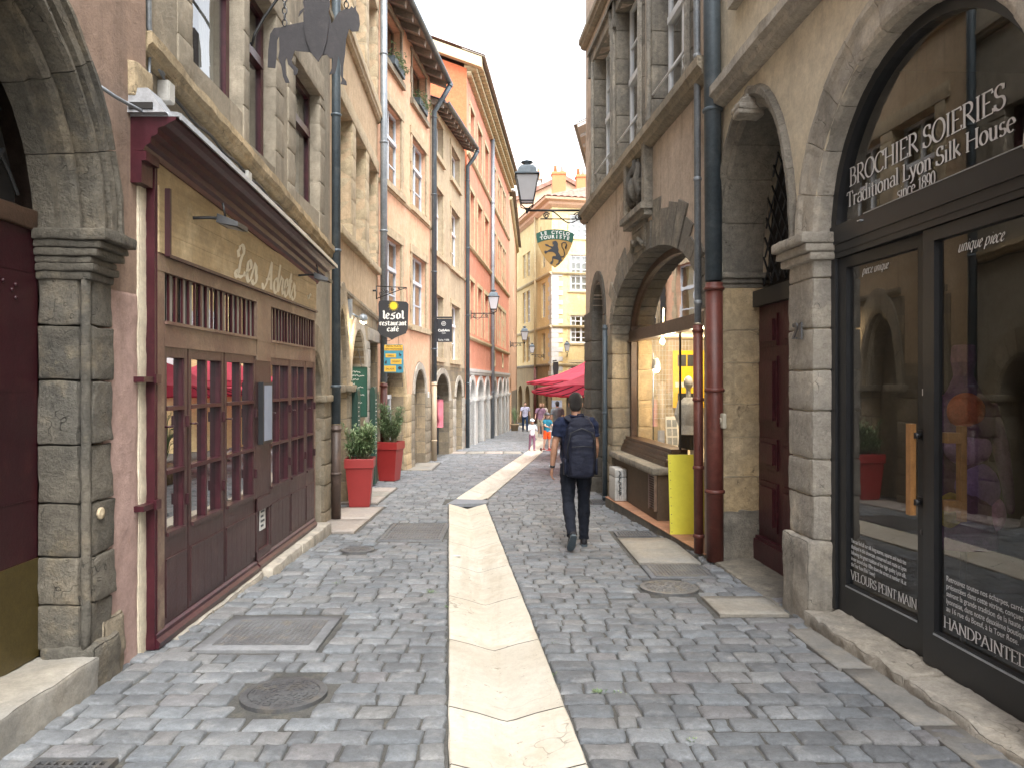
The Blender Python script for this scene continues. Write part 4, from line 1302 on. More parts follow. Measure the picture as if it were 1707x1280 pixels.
arch_ring(b2, F2, 1.25, 1.55, .47, 1.22, .16, 'stone_brown', 9, -.3, .05); arch_ring(b2, F2, 1.25, 1.55, .40, 1.12, .07, 'stone_brown', 7, -.34, -.06)
arch_ring(b2, F2, 2.87, 1.62, .79, .9, .24, 'stone_pale', 9, -.5, .04)
pier(b2, F2, 1.73, 2.07, -.6, 1.6, -.3, .05, 'stone_brown', .32, .12, .006); pier(b2, F2, 3.68, 4.18, -.6, 2.4, -.3, .035, 'stone_pale', .36, .15, .006); pier(b2, F2, .02, .77, -.6, 1.5, -.3, .03, 'stone_brown', .32, .12, .006)
mb = MB(); mb.stone(F2, 4.0, 5.43, 2.42, 2.66, -.3, .06, .1, .006, .012); mb.build('lintel', M['stone_pale'], b2)
mb = MB(); mb.stone(F2, .5, .98, 1.44, 1.56, -.3, .13, .07, .005, .012); mb.build('impost', M['stone_brown'], b2)
mb = MB(); mb.stone(F2, 1.6, 2.1, 1.44, 1.55, -.3, .12, .07, .005, .012); mb.build('impost', M['stone_brown'], b2)
mb = MB(); mb.fbox(F2, .7, 1.8, -.6, 2.9, -.5, -.36); mb.build('niche_back', M['stone_brown'], b2)
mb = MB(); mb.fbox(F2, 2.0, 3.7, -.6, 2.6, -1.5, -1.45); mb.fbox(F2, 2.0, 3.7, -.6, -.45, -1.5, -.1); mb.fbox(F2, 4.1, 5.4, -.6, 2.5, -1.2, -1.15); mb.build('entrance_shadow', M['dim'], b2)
mb = MB(); mb.fbox(F2, 2.15, 2.24, -.45, 1.62, -.45, -.38); mb.fbox(F2, 3.5, 3.6, -.45, 1.62, -.45, -.38); mb.fbox(F2, 2.24, 3.5, 1.54, 1.64, -.45, -.38); mb.fbox(F2, 2.84, 2.9, -.45, 1.54, -.44, -.39); mb.build('entrance_frame', M['green_paint'], b2)
mb = MB(); mb.fbox(F2, 4.22, 4.30, -.5, 2.42, -.3, -.22); mb.fbox(F2, 5.2, 5.28, -.5, 2.42, -.3, -.22); mb.fbox(F2, 4.30, 5.2, 1.7, 1.76, -.3, -.22); mb.fbox(F2, 4.3, 5.2, -.5, .3, -.29, -.24); mb.build('door', M['green_paint'], b2)
mb = MB(); mb.poly([F2.p(4.3, .3, -.26), F2.p(5.2, .3, -.26), F2.p(5.2, 2.4, -.26), F2.p(4.3, 2.4, -.26)]); mb.build('pane', M['pane'], b2)

# ------------------------------------------------------------------ left: orange house
F3 = Facade(-2.72, 16.02, -2.1, 21.28, 1)
b3 = thing('orange_house', 'faded orange house with pale blue windows under wide rafter eaves', 'house', (-2.4, 18.6, -.55))
W3 = [(.55, 1.95), (3.05, 4.66)]
holes = [(rect(a, b, 3.06, 4.9), .30) for a, b in W3] + [(rect(a, b, 6.1, 7.92), .30) for a, b in W3] + [(rect(a, b, 8.82, 10.02), .30) for a, b in W3]
gh = [(arch_poly(.35, 2.2, -.7, 1.25, .95), .45), (arch_poly(3.32, 4.56, -.7, 1.3, .62), .35)]
mb = MB()
arc_top = [(.0, 1.4), (.12, 1.4)] + [(1.275 - 1.16 * math.cos(R(180 * i / 14)), 1.25 + 1.2 * math.sin(R(180 * i / 14))) for i in range(15)] + [(2.6, 1.3), (3.1, 1.3)] + [(3.94 - .84 * math.cos(R(180 * i / 10)), 1.3 + .86 * math.sin(R(180 * i / 10))) for i in range(11)] + [(F3.L, 1.3)]
def dedupe(l):
    o = []
    for q in l:
        if not o or abs(o[-1][0] - q[0]) + abs(o[-1][1] - q[1]) > .004: o.append(q)
    return o
arc_top = dedupe(arc_top)
mb.sheet(F3, arc_top + [(F3.L, 10.25), (0, 10.25)], holes)
body(mb, F3, 0, F3.L, -.8, 10.25, 7)
mb.build('wall', M['pl_orange'], b3)
mb = MB()
mb.sheet(F3, [(0, -.8), (F3.L, -.8)] + [(s, z - .003) for s, z in arc_top[::-1]], gh, o=.004)
mb.build('ground_floor', M['st_ground'], b3)
for i, (a, b) in enumerate(W3):
    window(F3, b3, a, b, 3.06, 4.9, o=-.17, fm='bluegrey_frame', cols=2 if i == 0 else 2, rows=(.68,), cross=.36, surround=.16, sm='trim_gold', curtain=[(.1, .45), (.55, .9)])
    window(F3, b3, a, b, 6.1, 7.92, o=-.17, fm='bluegrey_frame', cols=2, rows=(.68,), cross=.36, surround=.15, sm='trim_gold', curtain=[(.05, .45), (.55, .95)])
    window(F3, b3, a, b, 8.82, 10.02, o=-.22, fm='brown_frame', cols=2, rows=(), surround=.09, sm='stone_brown')
band(F3, b3, [(0, 3.02), (F3.L, 3.02)], .10, .07, 'trim_gold')
band(F3, b3, [(0, 6.0), (F3.L, 6.02)], .09, .05, 'trim_gold')
arch_ring(b3, F3, 1.275, 1.25, .925, .95, .22, 'stone_gold', 11, -.4, .05); arch_ring(b3, F3, 3.94, 1.3, .62, .62, .2, 'stone_pale', 9, -.3, .04)
pier(b3, F3, 2.22, 2.85, -.75, 1.3, -.35, .05, 'stone_gold', .34, .15, .006); pier(b3, F3, 2.86, 3.31, -.75, 1.3, -.3, .03, 'stone_brown', .34, .15, .006); pier(b3, F3, 4.58, 5.22, -.75, 1.3, -.3, .03, 'stone_brown', .36, .15, .006)
mb = MB()
mb.fbox(F3, .36, .46, -.6, 1.25, -.36, -.30); mb.fbox(F3, 2.08, 2.18, -.6, 1.25, -.36, -.30); mb.fbox(F3, .36, 2.18, 1.2, 1.3, -.37, -.29); mb.fbox(F3, 1.22, 1.32, -.6, 1.2, -.355, -.295)
mb.fbox(F3, .46, 1.22, -.6, .0, -.35, -.31); mb.fbox(F3, 1.32, 2.08, -.6, .0, -.35, -.31)
for q in (.56, 1.42): mb.fbox(F3, q, q + .56, -.5, -.1, -.315, -.298)
wd = mb.build('door', M['white_frame'], b3)
mb = MB(); mb.poly([F3.p(.46, 0, -.33), F3.p(2.08, 0, -.33), F3.p(2.08, 1.2, -.33), F3.p(.46, 1.2, -.33)]); mb.poly([F3.p(s, z, -.33) for s, z in [(1.275 + .92 * math.cos(R(180 * i / 14)), 1.3 + .88 * math.sin(R(180 * i / 14))) for i in range(15)]])
mb.build('pane', M['pane'], wd)
mb = MB()
for i in range(1, 6): a = R(180 * i / 6); mb.tube([F3.p(1.275, 1.3, -.34), F3.p(1.275 + .9 * math.cos(a), 1.3 + .86 * math.sin(a), -.34)], .012, 5)
for q in (.3, .6): mb.tube([F3.p(1.275 + .9 * q * math.cos(R(180 * i / 12)), 1.3 + .86 * q * math.sin(R(180 * i / 12)), -.34) for i in range(13)], .012, 5)
mb.build('fanlight_ironwork', M['white_frame'], wd)
mb = MB()
for i in range(7): mb.fbox(F3, 3.34 + i * .173, 3.505 + i * .173, -.65, 1.15, -.33, -.28)
pd = mb.build('door', M['brown_frame'], b3)
mb = MB()
for i in range(1, 6): s = 3.32 + 1.24 * i / 6; mb.tube([F3.p(s, 1.15, -.26), F3.p(s, 1.3 + .6 * math.sqrt(max(0, 1 - ((s - 3.94) / .62) ** 2)), -.26)], .014, 5)
for z in (1.25, 1.45, 1.65): mb.tube([F3.p(3.36, z, -.26), F3.p(4.52, z, -.26)], .012, 5)
mb.build('fanlight_grille', M['black'], pd)
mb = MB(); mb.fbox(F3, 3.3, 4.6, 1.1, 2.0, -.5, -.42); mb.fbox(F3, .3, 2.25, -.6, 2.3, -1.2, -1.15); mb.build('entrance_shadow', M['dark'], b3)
roof_eaves(F3, b3, -.05, F3.L + .05, 10.16, .50, 5, .42, rafters=.62, gutter='zinc_dk', board='oldwood', rw=.14, rh=.16)

# ------------------------------------------------------------------ left: grey tan house
F4 = Facade(-2.1, 21.3, -1.45, 27.76, 1)
b4 = thing('grey_tan_house', 'narrow grey tan house with pale windows between the two orange houses', 'house', (-1.8, 24.5, -.73))
W4 = [(.55, 1.85), (3.4, 5.1)]
holes = [(rect(a, b, 2.34, 4.2), .30) for a, b in W4] + [(rect(a, b, 5.45, 7.4), .30) for a, b in W4] + [(rect(a, b, 8.38, 9.45), .30) for a, b in W4]
gh = [(arch_poly(.46, 3.0, -.9, 1.0, .85), .5), (arch_poly(4.3, 5.7, -.9, 1.1, .55), .35)]
mb = MB()
mb.sheet(F4, [(0, 2.1), (F4.L, 2.1), (F4.L, 10.2), (0, 9.6)], holes)
body(mb, F4, 0, F4.L, -1, 9.6, 7)
mb.build('wall', M['pl_greytan'], b4)
mb = MB(); mb.sheet(F4, [(0, -1), (F4.L, -1), (F4.L, 2.098), (0, 2.098)], gh, o=.004); mb.build('ground_floor', M['st_ground_grey'], b4)
for i, (a, b) in enumerate(W4):
    for (z0, z1, cr) in ((2.34, 4.2, .35), (5.45, 7.4, .35), (8.38, 9.45, None)):
        window(F4, b4, a, b, z0, z1, o=-.2, fm='white_frame', cols=2, rows=(.68,), cross=cr, surround=.13, sm='trim_gold', curtain=[(.05, .48), (.52, .95)])
band(F4, b4, [(0, 5.42), (F4.L, 5.42)], .09, .06, 'trim_gold')
arch_ring(b4, F4, 1.73, 1.0, 1.27, .85, .28, 'stone_pale', 11, -.45, .05); arch_ring(b4, F4, 5.0, 1.1, .7, .55, .22, 'stone_pale', 9, -.3, .05)
pier(b4, F4, 3.02, 3.6, -.9, 1.05, -.4, .04, 'stone_brown', .36, .2, .005); pier(b4, F4, 3.75, 4.28, -.9, 1.05, -.3, .04, 'stone_pale', .36, .2, .005); pier(b4, F4, 5.72, 6.3, -.9, 1.05, -.3, .04, 'stone_pale', .36, .2, .005)
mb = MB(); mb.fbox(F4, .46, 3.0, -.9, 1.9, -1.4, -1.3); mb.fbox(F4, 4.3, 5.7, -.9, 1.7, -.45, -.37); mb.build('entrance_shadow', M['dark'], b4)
mb = MB(); mb.fbox(F4, .9, 1.0, -.9, 1.2, -.4, -.32); mb.fbox(F4, 2.85, 2.95, -.9, 1.2, -.4, -.32); mb.fbox(F4, 1.0, 2.85, 1.1, 1.2, -.4, -.32); mb.fbox(F4, 1.86, 1.95, -.9, 1.1, -.4, -.33); mb.fbox(F4, 1.0, 2.85, -.9, -.45, -.39, -.34); mb.build('door', M['black'], b4)
mb = MB(); mb.poly([F4.p(1.0, -.5, -.37), F4.p(2.85, -.5, -.37), F4.p(2.85, 1.15, -.37), F4.p(1.0, 1.15, -.37)]); mb.build('pane', M['pane'], b4)
roof_eaves(F4, b4, 0.0, F4.L - .1, 9.62, .42, 3.4, .36, z2=10.28, rafters=.62, gutter='zinc_dk', board='oldwood', rw=.13, rh=.15)

# ------------------------------------------------------------------ left: long red house with a white arcade
F5 = Facade(-1.4, 28.0, .29, 45.3, 1)
b5 = thing('red_arcaded_house', 'long orange red house with cream window frames above a white ground floor arcade', 'house', (-.6, 36.5, -1.1))
WP = [(.85, 2.0), (3.1, 4.4), (5.5, 6.85), (8.55, 9.9), (11.1, 11.95), (12.1, 12.95), (13.6, 14.35), (14.5, 15.25)]
holes = []
for (a, b) in WP: holes += [(rect(a, b, 3.5, 5.55), .30), (rect(a, b, 6.95, 9.05), .30), (rect(a, b, 10.42, 12.3), .30)]
mb = MB()
mb.sheet(F5, [(0, 2.05), (F5.L, 2.05), (F5.L, 13.4), (0, 13.4)], holes)
body(mb, F5, 0, F5.L, -1.5, 13.4, 8)
mb.build('wall', M['pl_red'], b5)
mb = MB()
mb.poly([F5.p(-.012, 8.5, 0), F5.p(-.012, 13.4, 0), F5.p(-.012, 16.6, -8.0), F5.p(-.012, 8.5, -8.0)]); mb.build('gable_wall', M['pl_bright'], b5)
AR = [(1.05, 2.4), (3.1, 5.05), (5.9, 7.35), (8.55, 10.3), (11.35, 13.4), (14.1, 15.6)]
AR = [(.55, 2.1), (2.85, 4.75), (5.45, 7.0), (8.4, 10.2), (11.1, 12.9), (13.6, 15.0), (15.7, 16.8)]
mb = MB()
mb.sheet(F5, [(0, -1.5), (F5.L, -1.5), (F5.L, 2.048), (0, 2.048)], [(arch_poly(a, b, -1.4, .95, .72), .5, 1) for a, b in AR], o=.004)
mb.build('ground_floor', [M['pl_red'], M['trim_white']], b5)
for (a, b) in AR:
    c = (a + b) / 2; w = (b - a) / 2
    arch_ring(b5, F5, c, .95, w, .72, .26, 'trim_white', 9, -.4, .06)
    mb = MB(); mb.fbox(F5, a - .1, b + .1, -1.4, 1.75, -.62, -.52); mb.build('arch_infill', M['trim_white'] if a > .4 else M['dim'], b5)
    mb = MB(); mb.fbox(F5, a + .12, b - .12, -.5, .9, -.515, -.50); mb.build('arch_window', M['paper_blue'], b5)
ed = [0.0] + [q for ab in AR for q in ab] + [F5.L]
for a, b in zip(ed[0::2], ed[1::2]):
    mb = MB(); mb.fbox(F5, a + .0, b, -1.5, .86, -.4, .05); mb.build('arcade_pier', M['trim_white'], b5)
    mb = MB(); mb.fbox(F5, a - .04, b + .04, .86, .98, -.4, .13); mb.fbox(F5, a - .02, b + .02, .80, .86, -.4, .09); mb.build('capital', M['trim_white'], b5)
band(F5, b5, [(0, 2.12), (F5.L, 2.12)], .26, .10, 'trim_white')
for z in (3.36, 6.85, 10.3): band(F5, b5, [(0, z), (F5.L, z)], .14, .10, 'trim_cream')
for (a, b) in WP:
    for (z0, z1) in ((3.5, 5.55), (6.95, 9.05), (10.42, 12.3)):
        w = window(F5, b5, a, b, z0, z1, o=-.22, fm='cream_frame', cols=2 if b - a > .9 else 1, rows=(), cross=.33, curtain=[(.0, .45)], surround=.13, sm='trim_cream', sill=False, proud=.025)
mb = MB()
for lv in range(3):      # tiled corbel courses under the eaves
    n = 44
    for i in range(n):
        s = F5.L * (i + .5) / n
        w = F5.L / n * .46
        pts = [F5.p(s + w * math.cos(math.pi * k / 6), 13.12 + lv * .2 - .11 * math.sin(math.pi * k / 6) + .1, -.1) for k in range(7)]
        mb.prism(pts + [], F5.n * (.28 + .19 * lv))
    mb.fbox(F5, 0, F5.L, 13.22 + lv * .2, 13.30 + lv * .2, -.1, .17 + .19 * lv)
mb.build('eaves_corbels', M['trim_cream'], b5)
roof_eaves(F5, b5, -.25, F5.L + .2, 13.75, .72, 8, .40, tile=.26)
mb = MB(); mb.hexa([F5.p(-.30, 13.30, .6), F5.p(-.02, 13.30, .6), F5.p(-.02, 16.7, -8), F5.p(-.30, 16.7, -8), F5.p(-.30, 13.68, .6), F5.p(-.02, 13.68, .6), F5.p(-.02, 17.1, -8), F5.p(-.30, 17.1, -8)]); mb.build('bargeboard', M['trim_cream'], b5)
mb = MB()
for s in (9.2, 13.3):
    mb.tube([F5.p(s + .12 * math.sin(i * .62), 2.35 + .10 * i, .03) for i in range(9)], .05, 6)
mb.build('wall_anchors', M['trim_cream'], b5)

# ------------------------------------------------------------------ the end of the street
F6 = Facade(.34, 46.6, 1.15, 66, 1)
b6 = thing('peach_house', 'plain peach house with a dark doorway beyond the white arcade', 'house', (.7, 55, -1.6))
mb = MB(); mb.sheet(F6, [(0, -2.2), (F6.L, -2.2), (F6.L, 13.4), (0, 13.4)], [(arch_poly(1.2, 3.6, -2, .9, 1.0), .5), (rect(8, 9.2, 4, 5.6), .3), (rect(8, 9.2, 7.5, 9.2), .3), (rect(13, 14.2, 4, 5.6), .3), (rect(13, 14.2, 7.5, 9.2), .3)]); body(mb, F6, 0, F6.L, -2.2, 13.4, 8); mb.build('wall', M['pl_peach'], b6)
mb = MB(); mb.fbox(F6, 4.2, F6.L, -2.2, 1.0, -.2, .03); mb.build('stone_base', M['st_ground_grey'], b6)
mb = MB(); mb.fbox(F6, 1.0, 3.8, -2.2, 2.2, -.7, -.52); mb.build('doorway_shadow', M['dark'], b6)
for (a, b, c, d) in ((8, 9.2, 4, 5.6), (8, 9.2, 7.5, 9.2), (13, 14.2, 4, 5.6), (13, 14.2, 7.5, 9.2)): window(F6, b6, a, b, c, d, o=-.2, fm='white_frame', rows=(.5,))
band(F6, b6, [(0, 13.2), (F6.L, 13.2)], .2, .2, 'trim_cream')
roof_eaves(F6, b6, -.1, F6.L, 13.5, .4, 5, .35, tile=.5)

FYL = Facade(3.87, 60.0, 1.13, 72.7, 1)      # its left face runs on up the street
FYL.n = -Vector((FYL.d.y, -FYL.d.x, 0)); FYL.side = -1
FYR = Facade(3.87, 60.0, 15.0, 62.6, 1)
FYR.n = Vector((FYR.d.y, -FYR.d.x, 0))
b7 = thing('yellow_corner_house', 'tall yellow corner house with grey corner stones closing the street', 'house', (3.87, 60, -1.8))
HW = 16.2
wl_ = [(2.0, 3.2), (7.2, 8.5), (8.9, 10.0)]
wr_ = [(1.55, 3.45), (5.2, 7.1), (8.6, 10.2)]
zz_ = [(-.2, 2.5), (3.3, 5.7), (6.95, 9.6), (11.2, 13.8), (14.0, 15.5)]
zl_ = [(.5, 2.6), (3.3, 5.6), (6.95, 9.6), (11.0, 13.2)]
zr_ = [(1.0, 3.1), (4.7, 7.0), (8.95, 11.4), (13.0, 15.2)]
mb = MB()
mb.sheet(FYL, [(0, 1.6), (FYL.L, 1.6), (FYL.L, HW), (0, HW)], [(rect(a, b, c, d), .3) for a, b in wl_ for c, d in [(3.4, 5.7), (7.0, 9.9), (11.2, 13.4)]])
mb.sheet(FYR, [(0, 1.6), (FYR.L, 1.6), (FYR.L, HW), (0, HW)], [(rect(a, b, c, d), .3) for a, b in wr_ for c, d in [(4.75, 7.0), (9.0, 11.9), (13.3, 15.2)]] + [(rect(a, b, 1.7, 3.2), .3) for a, b in wr_])
mb.poly([FYL.p(FYL.L, -2.5), FYL.p(FYL.L, HW), FYR.p(FYR.L, HW), FYR.p(FYR.L, -2.5)])
mb.build('wall', M['pl_yellow'], b7)
mb = MB()
mb.sheet(FYL, [(0, -2.6), (FYL.L, -2.6), (FYL.L, 3.1), (0, 3.1)], [(arch_poly(a, a + 1.7, -2.6, .3, 1.0), .4) for a in (1.2, 4.2, 7.2, 10)] + [(rect(a, b, 1.75, 2.8), .3) for a, b in []], o=.03)
mb.sheet(FYR, [(0, -2.6), (FYR.L, -2.6), (FYR.L, 1.65), (0, 1.65)], [(arch_poly(a, a + 2.2, -2.6, .1, .9), .4) for a in (1.2, 5.0, 8.4)], o=.03)
mb.build('ground_floor', M['pl_ochre'], b7)
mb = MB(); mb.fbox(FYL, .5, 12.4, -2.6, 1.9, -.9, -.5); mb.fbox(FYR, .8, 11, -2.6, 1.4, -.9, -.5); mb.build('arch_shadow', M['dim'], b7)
for z in (3.1, 6.2, 10.5):
    band(FYL, b7, [(0, z), (FYL.L, z)], .22, .2, 'trim_cream' if z > 4 else 'stone_brown'); band(FYR, b7, [(0, z), (FYR.L, z)], .22, .2, 'trim_cream')
mb = MB()
z = 1.0; k = 0
while z < 10.4:
    e = .95 if k % 2 else .6
    mb.fbox(FYL, -.02, e, z, z + .36, -.05, .05); mb.fbox(FYR, -.02, 1.5 - e, z, z + .36, -.05, .05); z += .38; k += 1
mb.build('corner_quoins', M['trim_white'], b7)
for (a, b) in wl_:
    for c, d in [(3.4, 5.7), (7.0, 9.9), (11.2, 13.4)]:
        window(FYL, b7, a, b, c, d, o=-.2, fm='shutter_white' if d == 9.9 else 'cream_frame', cols=2, rows=(.25, .5, .75), curtain=[(0, .4)], bar=.07, fr=.1)
for (a, b) in wr_:
    for c, d in [(4.75, 7.0), (9.0, 11.9), (13.3, 15.2), (1.7, 3.2)]:
        window(FYR, b7, a, b, c, d, o=-.12, fm='white_frame', cols=4, rows=(.2, .4, .6, .8), bar=.07, fr=.13, surround=.16, sm='trim_cream', curtain=[(.0, .25), (.75, 1)] if d < 11 else [(0, 1)])
mb = MB()
def eave_pts(z, o): return [FYL.p(FYL.L, z, o), FYL.p(-o * .8, z, o) * .5 + FYR.p(-o * .8, z, o) * .5, FYR.p(FYR.L, z, o)]
ring = [eave_pts(HW - .5, .05), eave_pts(HW - .3, .35), eave_pts(HW - .1, .4), eave_pts(HW, .8), eave_pts(HW + .18, .85)]
for A, B in zip(ring, ring[1:]):
    for j in range(2): mb.poly([A[j], A[j + 1], B[j + 1], B[j]])
mb.build('cornice', M['pl_peach'], b7)
mb = MB()
E = eave_pts(HW + .2, .9); rid = [FYL.p(FYL.L, HW + 3.2, -5), Vector((9.0, 67.0, HW + 3.2)), FYR.p(FYR.L, HW + 3.2, -5)]
for j in range(2):
    n = 22
    for i in range(n):
        for k in range(3):
            t0, t1 = (i + k / 3) / n, (i + (k + 1) / 3) / n
            h0, h1 = .09 * math.sin(math.pi * k / 3), .09 * math.sin(math.pi * (k + 1) / 3)
            a, b = E[j].lerp(E[j + 1], t0), E[j].lerp(E[j + 1], t1); c, d = rid[j].lerp(rid[j + 1], t1), rid[j].lerp(rid[j + 1], t0)
            u = Vector((0, 0, 1)); mb.poly([a + u * h0, b + u * h1, c + u * h1, d + u * h0], 0, True)
rf = mb.build('roof', M['roof'], b7)
def chimney(par, x, y, z0, z1, w, d, pots, mat='chimney'):
    mb = MB(); mb.box(x - w / 2, x + w / 2, y - d / 2, y + d / 2, z0, z1); mb.box(x - w / 2 - .08, x + w / 2 + .08, y - d / 2 - .08, y + d / 2 + .08, z1 - .25, z1 - .1)
    c = mb.build('chimney', M[mat], par)
    for i in range(pots):
        mb = MB(); px = x - w / 2 + w * (i + .5) / pots
        mb.lathe([(.0, z1 - .05), (.16, z1 - .05), (.13, z1 + .5), (.15, z1 + .52), (.15, z1 + .58), (0, z1 + .58)], (px, y, 0), 10); mb.build('chimney_pot', M['trim_white'] if i % 2 else M['chimney'], c)
chimney(rf, 4.9, 66.5, 17.0, 20.3, 1.2, .9, 2)
chimney(rf, 7.0, 66, 17.0, 19.9, 1.2, .9, 3)
mb = MB(); mb.tube([(6.55, 66, 18), (6.55, 66, 22.2)], .03, 5); mb.tube([(6.0, 66, 21.6), (7.3, 66, 21.0)], .018, 4)
for i in range(5): mb.tube([(6.1 + i * .22, 65.8, 21.56 - i * .1), (6.1 + i * .22, 66.2, 21.56 - i * .1)], .012, 4)
mb.build('aerial', M['black'], rf)

b8 = thing('tan_gabled_house', 'tan house with a low gable showing above the yellow corner house', 'house', (4, 78, -2))
mb = MB(); mb.prism([(0, 78, -2.4), (12, 78, -2.4), (12, 78, 19.4), (6.2, 78, 22.8), (0, 78, 20)], (0, 10, 0)); mb.build('wall', M['pl_peach'], b8)
mb = MB(); mb.prism([(-.3, 77.6, 19.8), (6.2, 77.6, 22.85), (12.4, 77.6, 19.2), (12.4, 77.6, 19.6), (6.2, 77.6, 23.3), (-.3, 77.6, 20.2)], (0, 11, 0)); mb.build('roof', M['roof'], b8)
b9 = thing('grey_tower_house', 'pale grey house with a long row of chimney pots on its top', 'house', (2, 92, -2))
mb = MB(); mb.box(.6, 4.6, 92, 100, -3, 27); mb.build('wall', M['trim_white'], b9)
mb = MB(); mb.box(.4, 4.8, 91.8, 100.2, 26.6, 27.2); mb.build('cornice', M['pl_peach'], b9)
for i in range(8):
    mb = MB(); mb.lathe([(0, 27.2), (.2, 27.2), (.15, 28.1), (0, 28.1)], (.8 + i * .5, 92.5, 0), 8); mb.build('chimney_pot', M['chimney'] if i > 3 else M['zinc_lt'], b9)
mb = MB(); mb.fbox(Facade(.6, 92, 4.6, 92, 1), .5, 1.6, 20.3, 21.6, .02, .06); mb.build('blue_panel', M['paper_blue'], b9)
# ------------------------------------------------------------------ right: silk boutique and door 21
FB = Facade(2.685, -3, 2.208, 7.6, -1)      # one wall line for both
sy = FB.s_of_y
bb = thing('beige_stone_arched_house', 'beige house with a great stone arch round black glass doors beside a plum door', 'house', (2.4, 2, 0))
YC, ZC, RC = sy(4.41), 2.68, 1.09
A2 = (sy(5.92), sy(7.60))
AC2 = (A2[0] + A2[1]) / 2
def tall_arch(sc, hw, z0, zs, rise, n=20, st=.35):
    """stilted, slightly pointed arch outline"""
    pts = [(sc - hw, z0), (sc + hw, z0)]
    for i in range(n + 1):
        t = math.pi * i / n
        c = math.cos(t)
        pts.append((sc + hw * (abs(c) ** .92) * (1 if c > 0 else -1), zs + st + (rise - st) * math.sin(t) ** .95 if 0 < i < n else zs))
    pts.insert(2 + n + 1, pts[-1]) if False else None
    return dedupe(pts)
mb = MB()
h1 = arch_poly(YC - 1.13, YC + 1.12, -.12, ZC, 1.12)
h2 = arch_poly(A2[0] - .04, A2[1] + .04, -.3, 2.70, 1.41)
mb.sheet(FB, [(0, -.6), (FB.L, -.6), (FB.L, 13), (0, 13)], [(h1, .22), (h2, .55)] + [(rect(sy(a), sy(b), 5.3, 7.6), .3) for a, b in ((3.3, 4.5), (5.6, 6.9))])
body(mb, FB, 0, FB.L, -.6, 13, 7)
mb.build('wall', M['pl_beige'], bb)
for a, b in ((3.3, 4.5), (5.6, 6.9)): window(FB, bb, sy(a), sy(b), 5.3, 7.6, o=-.2, fm='cream_frame', cross=.4, rows=(), surround=.15, sm='stone_pale')
band(FB, bb, [(0, 4.62), (FB.L - .1, 4.55)], .20, .16, 'stone_pale', rough=.014)
# great arch stones
mb = MB()
prof = [(1.09, -.22), (1.095, -.03), (1.12, .004), (1.15, .012), (1.27, .016), (1.31, .036), (1.35, .036), (1.37, .0), (1.37, -.1), (1.19, -.23)]
mb.voussoirs(FB, YC, ZC, prof, 0, 180, 11, m=5, kz=1.0, jit=.006, gap=.007, rough=.008)
mb.build('arch_stones', M['stone_pale'], bb)
def dressed_pier(s0, s1, z0, z1, o0, o1, mat, name='stone_pier', hs=(.33, .27, .36, .30, .31, .37, .29, .34, .33), foot=None, step=.05):
    mb = MB(); z = z0
    if foot:
        mb.stone(FB, s0 - .015, s1 + .015, z0, z0 + foot, o0, o1 + .05, step, .012, .03, seed=s0); z = z0 + foot
    for h in hs:
        if z >= z1 - .03: break
        zt = min(z + h, z1)
        if z1 - zt < .12: zt = z1
        mid = s0 + (s1 - s0) * random.uniform(.4, .6)
        mb.stone(FB, s0 + random.uniform(-.004, .004), s1 + random.uniform(-.004, .004), z + .004, zt - .004, o0, o1 + random.uniform(-.006, .006), step, .008, .014, seed=z + s0)
        z = zt
    mb.build(name, M[mat], bb)
dressed_pier(YC + 1.09, A2[0] + .0, -.5, 2.56, -.24, .02, 'stone_pale', foot=.93)
dressed_pier(YC - 1.75, YC - 1.14, -.5, 2.56, -.24, .02, 'stone_pale', foot=.93)
for a, b in ((YC + 1.01, A2[0] + .10), (YC - 1.85, YC - 1.12)):
    mb = MB()
    for (za, zb, e) in ((2.50, 2.56, .03), (2.56, 2.62, .065), (2.62, 2.70, .10)): mb.stone(FB, a - e * .3 + .05, b + e * .3 - .05, za, zb, -.24, .03 + e, .05, .006, .014, seed=za)
    mb.build('capital', M['stone_pale'], bb)
dressed_pier(A2[1], FB.L - .02, .28, 2.56, -.58, .02, 'stone_gold', hs=(.36, .40, .34, .42, .33, .44, .35))
mb = MB(); mb.stone(FB, A2[1] - .02, FB.L - .0, -.5, .30, -.58, .06, .05, .022, .04, seed=3); mb.build('pier_foot', M['stone_grey'], bb)
mb = MB()
for (za, zb, e) in ((2.56, 2.60, .02), (2.60, 2.65, .05), (2.65, 2.71, .075)): mb.stone(FB, A2[1] - e, FB.L, za, zb, -.58, .02 + e, .05, .005, .014, seed=za)
mb.build('impost', M['stone_grey'], bb)
# door arch: thin moulded hood and deep soffit stones
mb = MB()
hw = (A2[1] - A2[0]) / 2
prof = [(hw, -.45), (hw, -.03), (hw + .02, .005), (hw + .05, .005), (hw + .075, .05), (hw + .11, .05), (hw + .125, .0), (hw + .125, -.1), (hw + .04, -.45)]
mb.voussoirs(FB, AC2, 2.70, prof, 0, 180, 9, m=5, kz=1.36 / hw, jit=.004, gap=.006, rough=.006)
mb.build('arch_stones', M['stone_grey'], bb)
mb = MB()
for k in range(6):
    t = k / 5
    w = .10 - .03 * t + .02 * math.sin(t * 5)
    mb.stone(FB, AC2 - w, AC2 + w, 4.0 + t * .22, 4.06 + t * .22, -.1, .10 + .05 * math.sin(1 + t * 4), .04, .014, .02, seed=k)
mb.build('keystone', M['stone_pale'], bb)
mb = MB()      # plum panelled door
mb.fbox(FB, A2[0] - .01, A2[1] + .01, -.22, 2.36, -.46, -.40)
dr = mb.build('door', M['maroon_door'], bb)
mb = MB()
mb.fbox(FB, A2[0], A2[1], -.22, .02, -.40, -.34); mb.fbox(FB, A2[0], A2[1], .02, .05, -.40, -.36)
